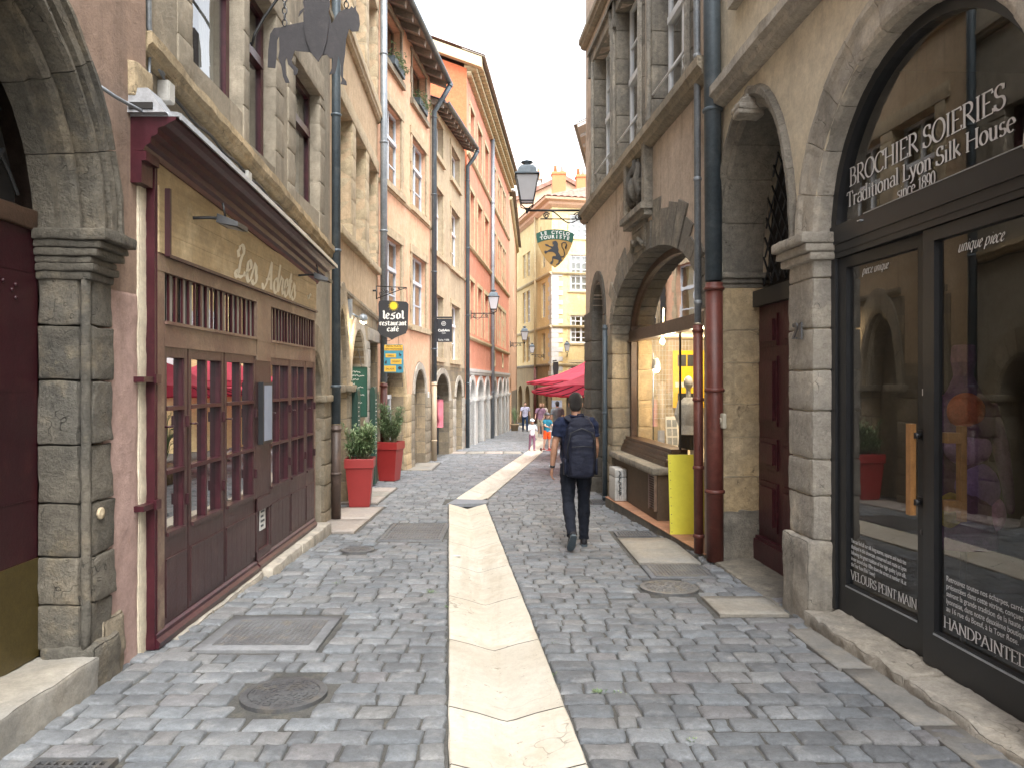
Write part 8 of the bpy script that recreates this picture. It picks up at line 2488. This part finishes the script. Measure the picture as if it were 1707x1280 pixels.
TOR = [(.88, .162, .118), (.97, .160, .112), (1.08, .150, .105), (1.20, .160, .110), (1.32, .180, .115), (1.40, .178, .105), (1.445, .12, .085), (1.475, .07, .066)]
def person(label, loc, rz, H, legs, arms, top, bottom, hair, skin=None, shorts=False, sleeve=.45, voxel=.012, headyaw=0.0, wide=1.0, shoes=(.03, .03, .035), hairstyle='short', group=None, child=False, topband=None, skirt=False):
    t = thing('person', label, 'person', loc, rz, group)
    k = H / 1.75
    sk_ = skin or SKIN
    hs = 1.28 if child else 1.0
    L = [leg_joints(sx, *legs[i]) for i, sx in enumerate((-1, 1))]
    low = min(min(l[2].z for l in L) - .075, 0.9)
    dz = Vector((0, 0, -low))
    L = [[p + dz for p in l] for l in L]
    AR_ = [arm_joints(sx, *arms[i], shw=.185 * wide) for i, sx in enumerate((-1, 1))]
    AR_ = [(a + dz, b + dz, c + dz, d) for a, b, c, d in AR_]
    Z = lambda z: z + dz.z
    hc = Vector((0, .025, Z(1.615 + (.035 if child else 0))))
    mb = MB()
    hm = MB(); q = add_head(hm, Vector((0, 0, 0)), headyaw)
    off = len(mb.v)
    mb.v += [tuple(hc + Vector(p) * hs) for p in hm.v]; mb.f += [tuple(i + off for i in f) for f in hm.f]; mb.m += hm.m; mb.s += hm.s
    mb.tube([(0, -.012, Z(1.38)), (0, -.008, Z(1.46)), (0, .006, Z(1.56))], [.06, .056, .052], 12)
    mb.rings([(0, 0, Z(z), rx * .86 * wide, ry * .84) for z, rx, ry in TOR], 16)
    for i, sx in enumerate((-1, 1)):
        sh, el, wr, d = AR_[i]
        mb.tube([sh - Vector((sx * .05, 0, .01)), sh - Vector((sx * .012, 0, .012)), sh.lerp(el, .35), sh.lerp(el, .8), el, el.lerp(wr, .25), el.lerp(wr, .7), wr], [.042, .046, .048, .042, .039, .041, .032, .025], 10)
        add_hand(mb, wr, d, sx, .55)
        h_, kn, an = L[i]
        mb.tube([h_, h_.lerp(kn, .3), h_.lerp(kn, .8), kn, kn.lerp(an, .3), kn.lerp(an, .75), an], [.082, .08, .058, .052, .054, .04, .034], 10)
    fused(mb, 'body', sk_, t, voxel, 3, k)
    eyes(lambda x, y, z: hc + (Matrix.Rotation(R(headyaw), 3, 'Z') @ Vector((x, y, z))) * hs, t, k)
    # top
    mb = MB()
    mb.rings([(0, 0, Z(z), rx * 1.03 * wide, ry * 1.06) for z, rx, ry in TOR], 18)
    for i, sx in enumerate((-1, 1)):
        sh, el, wr, d = AR_[i]
        e = sh.lerp(el, sleeve * 1.8) if sleeve < .5 else el.lerp(wr, (sleeve - .5) * 2)
        if sleeve < .5: mb.tube([sh - Vector((sx * .13, 0, -.022)), sh - Vector((sx * .07, 0, -.010)), sh - Vector((sx * .018, 0, -.002)), sh.lerp(e, .22) + Vector((sx * .008, 0, 0)), sh.lerp(e, .55), e], [.038, .058, .070, .071, .066, .066], 14)
        else: mb.tube([sh - Vector((sx * .13, 0, -.022)), sh - Vector((sx * .07, 0, -.010)), sh - Vector((sx * .018, 0, -.002)), sh.lerp(el, .15), sh.lerp(el, .5), el, e], [.038, .058, .068, .066, .056, .050, .040], 14)
    mb.tube([(0, -.012, Z(1.43)), (0, -.008, Z(1.495))], [.072, .062], 14)
    fused(mb, 'top', cloth(top), t, voxel * .9, 3, k, .006)
    # trousers, shorts or skirt
    mb = MB()
    mb.rings([(0, 0, Z(.80), .12 * wide, .10), (0, 0, Z(.86), .168 * wide, .122), (0, 0, Z(.93), .160 * wide, .115), (0, 0, Z(.985), .150 * wide, .106)], 16)
    for i, sx in enumerate((-1, 1)):
        h_, kn, an = L[i]
        if shorts: mb.tube([h_ + Vector((0, 0, .03)), h_.lerp(kn, .35), h_.lerp(kn, .88)], [.096, .098, .092], 12)
        else:
            pts = [h_ + Vector((0, 0, .03)), h_.lerp(kn, .3), h_.lerp(kn, .75), kn, kn.lerp(an, .25), kn.lerp(an, .6), kn.lerp(an, .92), kn.lerp(an, 1.02)]
            mb.tube(pts, [.096, .096, .078, .070, .071, .062, .057, .060], 12)
    fused(mb, 'shorts' if shorts else 'trousers', cloth(bottom), t, voxel * .9, 3, k, .009)
    # shoes
    for i, sx in enumerate((-1, 1)):
        h_, kn, an = L[i]
        lift = an.z - .075
        dsh = (an - kn).normalized()
        pitch = -math.radians(min(62, max(0, lift * 420))) if lift > .02 else 0
        f = Vector((sx * .10, math.cos(pitch), math.sin(pitch))).normalized(); u = Vector((0, -math.sin(pitch), math.cos(pitch)))
        a0 = an - u * .035
        mb = MB()
        mb.tube([a0 - f * .075, a0 - f * .05, a0 + f * .0, a0 + f * .07, a0 + f * .13, a0 + f * .165], [.026, .040, .044, .042, .038, .022], 10, flat=.9, up=tuple(u))
        mb.tube([an + u * .035, an - u * .01], [.048, .046], 10)
        s_ = fused(mb, 'shoe', cloth(shoes, .6), t, voxel * .7, 2, k)
        mb = MB()
        pr = [(-.085, .022), (-.07, .036), (.0, .038), (.07, .046), (.12, .044), (.155, .030), (.172, .008), (.172, -.008), (.155, -.030), (.12, -.040), (.07, -.042), (.0, -.036), (-.07, -.034), (-.085, -.02)]
        sd3 = f.cross(u)
        mb.prism([(a0 - u * .048 + f * x + sd3 * y) * k for x, y in pr], u * .022 * k)
        so_ = mb.build('sole', M['zinc_dk'] if shoes[0] < .1 else M['white_box'], s_, local=False)
    # hair
    mb = MB()
    Rz = Matrix.Rotation(R(headyaw), 3, 'Z')
    def hq(x, y, z): return hc + (Rz @ Vector((x, y, z))) * hs
    mb.ball(hq(0, -.022, .052), .084 * hs, .092 * hs, .094 * hs, 18, 12, rot=Rz)
    mb.ball(hq(0, -.048, .0), .074 * hs, .062 * hs, .085 * hs, 14, 10, rot=Rz)
    mb.ball(hq(0, .02, .098), .06 * hs, .055 * hs, .035 * hs, 14, 10, rot=Rz)
    if hairstyle == 'long':
        mb.ball(hq(0, -.05, -.07), .08 * hs, .05 * hs, .12 * hs, 14, 10, rot=Rz)
        for sx in (-1, 1): mb.ball(hq(sx * .065, -.015, -.03), .025 * hs, .05 * hs, .10 * hs, 10, 8, rot=Rz)
    if hairstyle == 'tail':
        mb.ball(hq(0, -.12, .03), .03, .03, .03); mb.ball(hq(0, -.13, -.04), .028, .025, .07)
    fused(mb, 'hair', hair, t, voxel * .8, 1, k)
    t['_k'] = k
    return t, Z, k, L, AR_, hc, hs

# the man walking away with the backpack
NAVY = (.010, .014, .032)
man, Z, k, L, AR_, hc, hs = person('man in navy polo shirt and dark jeans walking away with a backpack', (.815, 8.42, gz(8.42) + .006), R(3), 1.725,
    [(-12, 32, 1), (6, 4, 1)], [(-4, 13, 14, 8), (6, 10, 22, 10)], (.014, .020, .048), (.012, .015, .024), HAIR_D, sleeve=.33, voxel=.0075, shoes=(.022, .022, .026), headyaw=-6)
del man['_k']
# polo collar and watch
mb = MB(); mb.tube([(.066 * math.cos(a), -.008 + .066 * math.sin(a), Z(1.492) + .006 * math.sin(a)) for a in [2 * math.pi * i / 20 for i in range(20)]], .013, 8, closed=True, flat=1.6); raw(mb, 'collar', cloth((.012, .017, .042)), man, k)
sh, el, wr, d = AR_[0]
mb = MB(); mb.tube([wr - d * .03, wr - d * .005], [.031, .030], 14); wt_ = raw(mb, 'watch_strap', M['black'], man, k)
mb = MB(); mb.lathe([(0, 0), (.018, 0), (.018, .008), (0, .009)], wr - d * .018 + Vector((-.030, -.004, 0)), 14, rot=Matrix.Rotation(R(-90), 3, 'Y')); raw(mb, 'watch_face', M['zinc_lt'], wt_, k)
# backpack: its own thing, worn on the back
bp = thing('backpack', 'large dark navy backpack with front pockets worn by the walking man', 'backpack', tuple(man.location), R(3))
BPM = surf('navy_nylon', (.010, .012, .026), (.013, .016, .032), (.007, .009, .02), scale=6, fine=90, finek=.3, rough=.6, bump=.35, bscale=30, spec=.3, obj_co=True)
mb = MB()
bx = .025
mb.rings([(bx, -.175, Z(z), w, dd) for z, w, dd in ((.80, .10, .05), (.815, .155, .075), (.87, .178, .088), (1.0, .186, .094), (1.15, .182, .092), (1.30, .168, .084), (1.40, .142, .070), (1.465, .10, .05), (1.485, .05, .025))], 20)
mb.box(bx - .15, bx + .15, -.235, -.10, Z(.86), Z(1.36))
fused(mb, 'main_compartment', BPM, bp, .010, 6, k, .006)
mb = MB(); mb.rings([(bx + .004, -.262, Z(z), w, dd) for z, w, dd in ((.815, .10, .03), (.84, .138, .044), (.95, .148, .05), (1.08, .148, .046), (1.20, .140, .038), (1.27, .115, .026), (1.29, .06, .012))], 18); mb.box(bx - .12, bx + .125, -.30, -.24, Z(.86), Z(1.22))
fused(mb, 'front_pocket', BPM, bp, .009, 5, k, .005)
mb = MB(); mb.tube([(bx - .15, -.24, Z(.98)), (bx - .155, -.262, Z(1.16)), (bx - .12, -.265, Z(1.31)), (bx, -.268, Z(1.36)), (bx + .12, -.265, Z(1.31)), (bx + .16, -.262, Z(1.16)), (bx + .155, -.24, Z(.98))], .006, 6); raw(mb, 'main_zip', M['black'], bp, k)
mb = MB(); mb.tube([(bx - .12, -.315, Z(1.155)), (bx, -.322, Z(1.165)), (bx + .12, -.315, Z(1.155))], .005, 6); raw(mb, 'pocket_zip', M['black'], bp, k)
mb = MB(); mb.tube([(bx - .04, -.19, Z(1.47)), (bx - .03, -.18, Z(1.515)), (bx + .03, -.18, Z(1.515)), (bx + .04, -.19, Z(1.47))], .010, 8); raw(mb, 'grab_handle', BPM, bp, k)
for sx in (-1, 1):
    mb = MB()
    pts = [(bx + sx * .075, -.15, Z(1.42)), (sx * .105, -.11, Z(1.465)), (sx * .118, -.03, Z(1.482)), (sx * .122, .06, Z(1.45)), (sx * .125, .125, Z(1.34)), (sx * .13, .13, Z(1.18)), (sx * .165, .05, Z(1.02)), (bx + sx * .165, -.10, Z(.90))]
    mb.tube(pts, [.03, .034, .034, .034, .034, .03, .02, .014], 10, flat=.28, up=(1, 0, 0)); raw(mb, 'shoulder_strap', BPM, bp, k)
    mb = MB(); mb.rings([(bx + sx * .178, -.175, Z(z), .018, .06) for z in (.84, .88, .98, 1.02)], 12); raw(mb, 'side_pocket', BPM, bp, k)

# the others up the street
def clean(r): del r[0]['_k']; return r
clean(person('man in a pale lilac t-shirt and blue jeans coming towards the camera', (1.27, 44.6, gz(44.6)), R(182), 1.75, [(10, 8, 2), (-12, 10, 2)], [(-10, 14, 12, 6), (14, 14, 14, 6)], (.46, .46, .60), (.025, .05, .11), HAIR_D, SKIN2, voxel=.016, sleeve=.38, wide=1.08))
clean(person('woman in a mauve patterned shirt and pale shorts walking beside the gutter', (1.86, 37.6, gz(37.6)), R(176), 1.70, [(12, 14, 1), (-10, 12, 1)], [(4, 10, 48, 20), (10, 14, 24, 6)], (.32, .20, .29), (.48, .42, .32), HAIR_B, SKIN2, shorts=True, voxel=.016, hairstyle='long', sleeve=.42, shoes=(.5, .5, .5)))
clean(person('person in white behind the woman in the mauve shirt', (2.16, 41.0, gz(41)), R(178), 1.70, [(8, 8, 1), (-8, 8, 1)], [(4, 10, 20, 6), (8, 12, 20, 6)], (.62, .55, .5), (.1, .1, .12), HAIR_B, SKIN2, voxel=.018, hairstyle='long'))
clean(person('person in a grey t-shirt seen from behind near the menu board', (2.12, 29.5, gz(29.5)), R(14), 1.74, [(4, 6, 3), (-4, 4, 3)], [(-4, 12, 16, 6), (2, 14, 20, 6)], (.17, .20, .22), (.09, .095, .10), HAIR_D, SKIN2, voxel=.016, sleeve=.4, wide=1.05))
girl, Zg, kg, Lg, Ag, hcg, hsg = clean(person('small child in white top and mauve leggings wearing a pale helmet', (.985, 26.0, gz(26)), R(200), 1.06, [(8, 10, 2), (-6, 8, 2)], [(28, 8, 92, 40), (24, 8, 96, 40)], (.66, .64, .68), (.26, .13, .19), HAIR_B, SKIN2, voxel=.013, sleeve=.9, child=True, shoes=(.5, .28, .25)))
boy, Zb, kb, Lb, Ab, hcb, hsb = clean(person('child in teal shirt and orange shorts riding a scooter', (1.47, 25.4, gz(25.4) + .05), R(215), 1.24, [(4, 6, 3), (-4, 6, 3)], [(34, 8, 40, 14), (34, 8, 44, 14)], (.015, .13, .19), (.78, .10, .02), HAIR_D, SKIN2, shorts=True, voxel=.013, sleeve=.38, child=True, shoes=(.3, .08, .07)))
def helmet(par, hc_, hs_, k_, mat, label, loc, rz):
    t = thing('helmet', label, 'helmet', loc, rz, 'helmets worn by the children')
    mb = MB(); c = Vector(hc_) + Vector((0, -.005, .05)) * hs_
    n = 20; rows = []
    for i in range(7):
        th = R(4 + 15 * i)
        rows.append([mb.vert((c + Vector((.108 * hs_ * math.sin(th) * math.cos(2 * math.pi * j / n), .126 * hs_ * math.sin(th) * math.sin(2 * math.pi * j / n), .10 * hs_ * math.cos(th)))) * k_) for j in range(n)])
    for A_, B_ in zip(rows, rows[1:]):
        for j in range(n): mb.face((A_[j], A_[(j + 1) % n], B_[(j + 1) % n], B_[j]), 0, True)
    mb.face(rows[0])
    mb.build('shell', mat, t, local=False)
    mb = MB(); mb.tube([(c + Vector((.106 * hs_ * math.cos(a), .124 * hs_ * math.sin(a), -.018))) * k_ for a in [2 * math.pi * i / 20 for i in range(20)]], .008 * k_, 6, closed=True); mb.build('rim', M['black'], t, local=False)
    mb = MB(); mb.tube([(c + Vector((sx * .085 * hs_, .0, -.03 * hs_)) ) * k_ if z == 0 else (c + Vector((0, .045, -.17)) * hs_) * k_ for sx, z in ((-1, 0), (0, 1), (1, 0))], .006, 5); mb.build('chin_strap', M['black'], t, local=False)
helmet(girl, hcg, hsg, kg, plain('pale_blue_helmet', (.62, .70, .76), .35), 'pale blue bicycle helmet on the smaller child', tuple(girl.location), R(200))
helmet(boy, hcb, hsb, kb, plain('dark_helmet', (.05, .05, .055), .35), 'dark bicycle helmet on the child in teal', tuple(boy.location), R(215))
# the scooter
sc = thing('scooter', 'small kick scooter with dark wheels under the child in teal', 'scooter', (1.47, 25.4, gz(25.4)), R(215))
def scp(x, y, z): return (x, y, z)
mb = MB(); mb.hexa([scp(-.055, -.28, .045), scp(.055, -.28, .045), scp(.05, .22, .045), scp(-.05, .22, .045), scp(-.055, -.28, .058), scp(.055, -.28, .058), scp(.05, .22, .058), scp(-.05, .22, .058)]); mb.build('deck', plain('red_deck', (.4, .04, .04), .5), sc, local=False)
hy = Vector((0, .30, .72))
mb = MB(); mb.tube([scp(0, .22, .055), scp(0, .33, .09), scp(0, .30, .72)], .016, 8); mb.tube([scp(-.17, .30, .72), scp(.17, .30, .72)], .014, 8); mb.build('steering_column', M['zinc_lt'], sc, local=False)
for y_ in (-.33, .36):
    mb = MB(); mb.tube([(0, y_ + .045 * math.cos(a), .055 + .045 * math.sin(a)) for a in [2 * math.pi * i / 18 for i in range(18)]], .014, 6, closed=True); mb.lathe([(0, -.012), (.03, -.012), (.03, .012), (0, .012)], (0, y_, .055), 12, rot=Matrix.Rotation(R(90), 3, 'Y')); mb.build('wheel', M['black'], sc, local=False)
bg_ = thing('shoulder_bag', 'dark red shoulder bag carried by the woman in the mauve shirt', 'bag', (1.86, 37.6, gz(37.6)), R(176))
mb = MB(); mb.rings([(.21, .02, z, w, .10) for z, w in ((.86, .03), (.88, .055), (1.0, .06), (1.10, .05), (1.13, .02))], 14); mb.build('pouch', plain('dark_red_leather', (.10, .03, .045), .5), bg_, local=False)
mb = MB(); mb.tube([(.20, .06, 1.1), (.12, .12, 1.30), (-.02, .10, 1.45), (-.08, .0, 1.46), (-.02, -.10, 1.38), (.12, -.12, 1.2), (.20, -.03, 1.1)], .012, 6); mb.build('strap', M['black'], bg_, local=False)

# ------------------------------------------------------------------ mannequins
mq = thing('mannequin', 'faceless grey mannequin in pale jacket and black apron inside the lit window', 'mannequin', (2.475, 9.98, .56), R(150))
P_ = mq.location
def ml(x, y, z): return Vector((x, y, z))
mb = MB()
mb.ball((0, 0, 1.03), .062, .07, .095, 16, 12); mb.tube([(0, 0, .84), (0, 0, .98)], [.035, .028], 10)
for sx in (-1, 1): mb.tube([(sx * .10, .0, .80), (sx * .15, .02, .60), (sx * .11, -.06, .42), (sx * .08, -.09, .38)], [.032, .028, .022, .02], 8); mb.tube([(sx * .06, 0, .36), (sx * .065, 0, .0)], [.05, .035], 10)
fused(mb, 'figure', M['white_box'], mq, .009, 2)
mb = MB(); mb.rings([(0, 0, .34, .13, .085), (0, 0, .46, .10, .07), (0, 0, .62, .125, .085), (0, 0, .76, .13, .08), (0, 0, .84, .06, .05)], 16)
for sx in (-1, 1): mb.tube([(sx * .10, .0, .79), (sx * .15, .02, .60), (sx * .115, -.05, .45)], [.042, .038, .034], 10)
fused(mb, 'jacket', cloth((.58, .58, .57)), mq, .009, 2)
mb = MB(); mb.rings([(0, -.02, .14, .15, .09), (0, -.02, .30, .135, .085), (0, -.01, .46, .108, .075), (0, -.02, .70, .09, .078), (0, -.01, .76, .05, .07)], 16); fused(mb, 'apron', cloth((.02, .02, .022)), mq, .009, 1)
mq2 = thing('dress_form', 'headless dark dress form in a purple, orange and yellow print behind the glass', 'mannequin', FB.p(fb(4.58), -.04, -.50))
mb = MB(); mb.lathe([(0, 0), (.18, 0), (.18, .015), (.02, .03), (.018, .8), (0, .8)], (0, 0, 0), 18); raw(mb, 'stand', M['black'], mq2)
mb = MB(); mb.rings([(0, 0, .62, .20, .14), (0, 0, .85, .19, .14), (0, 0, 1.05, .16, .115), (0, 0, 1.15, .14, .10), (0, 0, 1.32, .17, .12), (0, 0, 1.48, .19, .11), (0, 0, 1.58, .10, .08), (0, 0, 1.68, .055, .055), (0, 0, 1.78, .07, .08), (0, 0, 1.87, .06, .07)], 20)
for sx in (-1, 1): mb.tube([(sx * .15, 0, 1.50), (sx * .23, .0, 1.25), (sx * .25, -.03, 1.02), (sx * .245, -.06, .90), (sx * .24, -.08, .84)], [.055, .048, .036, .03, .02], 10)
fused(mb, 'figure', cloth((.13, .06, .12)), mq2, .012, 2)
for (x, z, rx, rz_, c) in ((-.03, 1.46, .12, .12, (.5, .12, .05)), (-.02, 1.24, .15, .11, (.36, .2, .38)), (.03, .99, .15, .17, (.26, .16, .38)), (-.10, .86, .11, .12, (.55, .38, .08)), (.14, .84, .07, .11, (.4, .18, .34))):
    mb = MB(); mb.ball((x, -.075, z), rx, .055, rz_, 16, 10); mb.ball((x, .06, z), rx, .06, rz_, 16, 10)
    for yy in (-1,):
        pass
    mb.tube([(-.10 if x < 0 else .10, -.03, z - .02), (-.10 if x < 0 else .10, .03, z - .02)], .03, 8)
    fused(mb, 'printed_patch', cloth(c), mq2, .012, 2)
mb = MB(); pts_ = [(.0, .0), (.22, .06), (.42, .02), (.5, .14), (.3, .24), (.06, .18)]
sf = thing('folded_scarf', 'orange and red silk scarf spread low behind the right glass door', 'scarf', FB.p(fb(3.9), 0, -.5))
base = FB.p(fb(3.95), -.03, -.55)
mb.prism([base + Vector((v * 1.2, -u, .006 + .01 * (i % 2))) for i, (u, v) in enumerate(pts_)], (0, 0, .012)); mb.build('cloth', cloth((.5, .2, .06)), sf)
mb = MB(); mb.prism([base + Vector((v * .8 + .02, -u * .8 - .03, .022 + .008 * (i % 2))) for i, (u, v) in enumerate(pts_)], (0, 0, .008)); mb.build('cloth', cloth((.3, .05, .05)), sf)
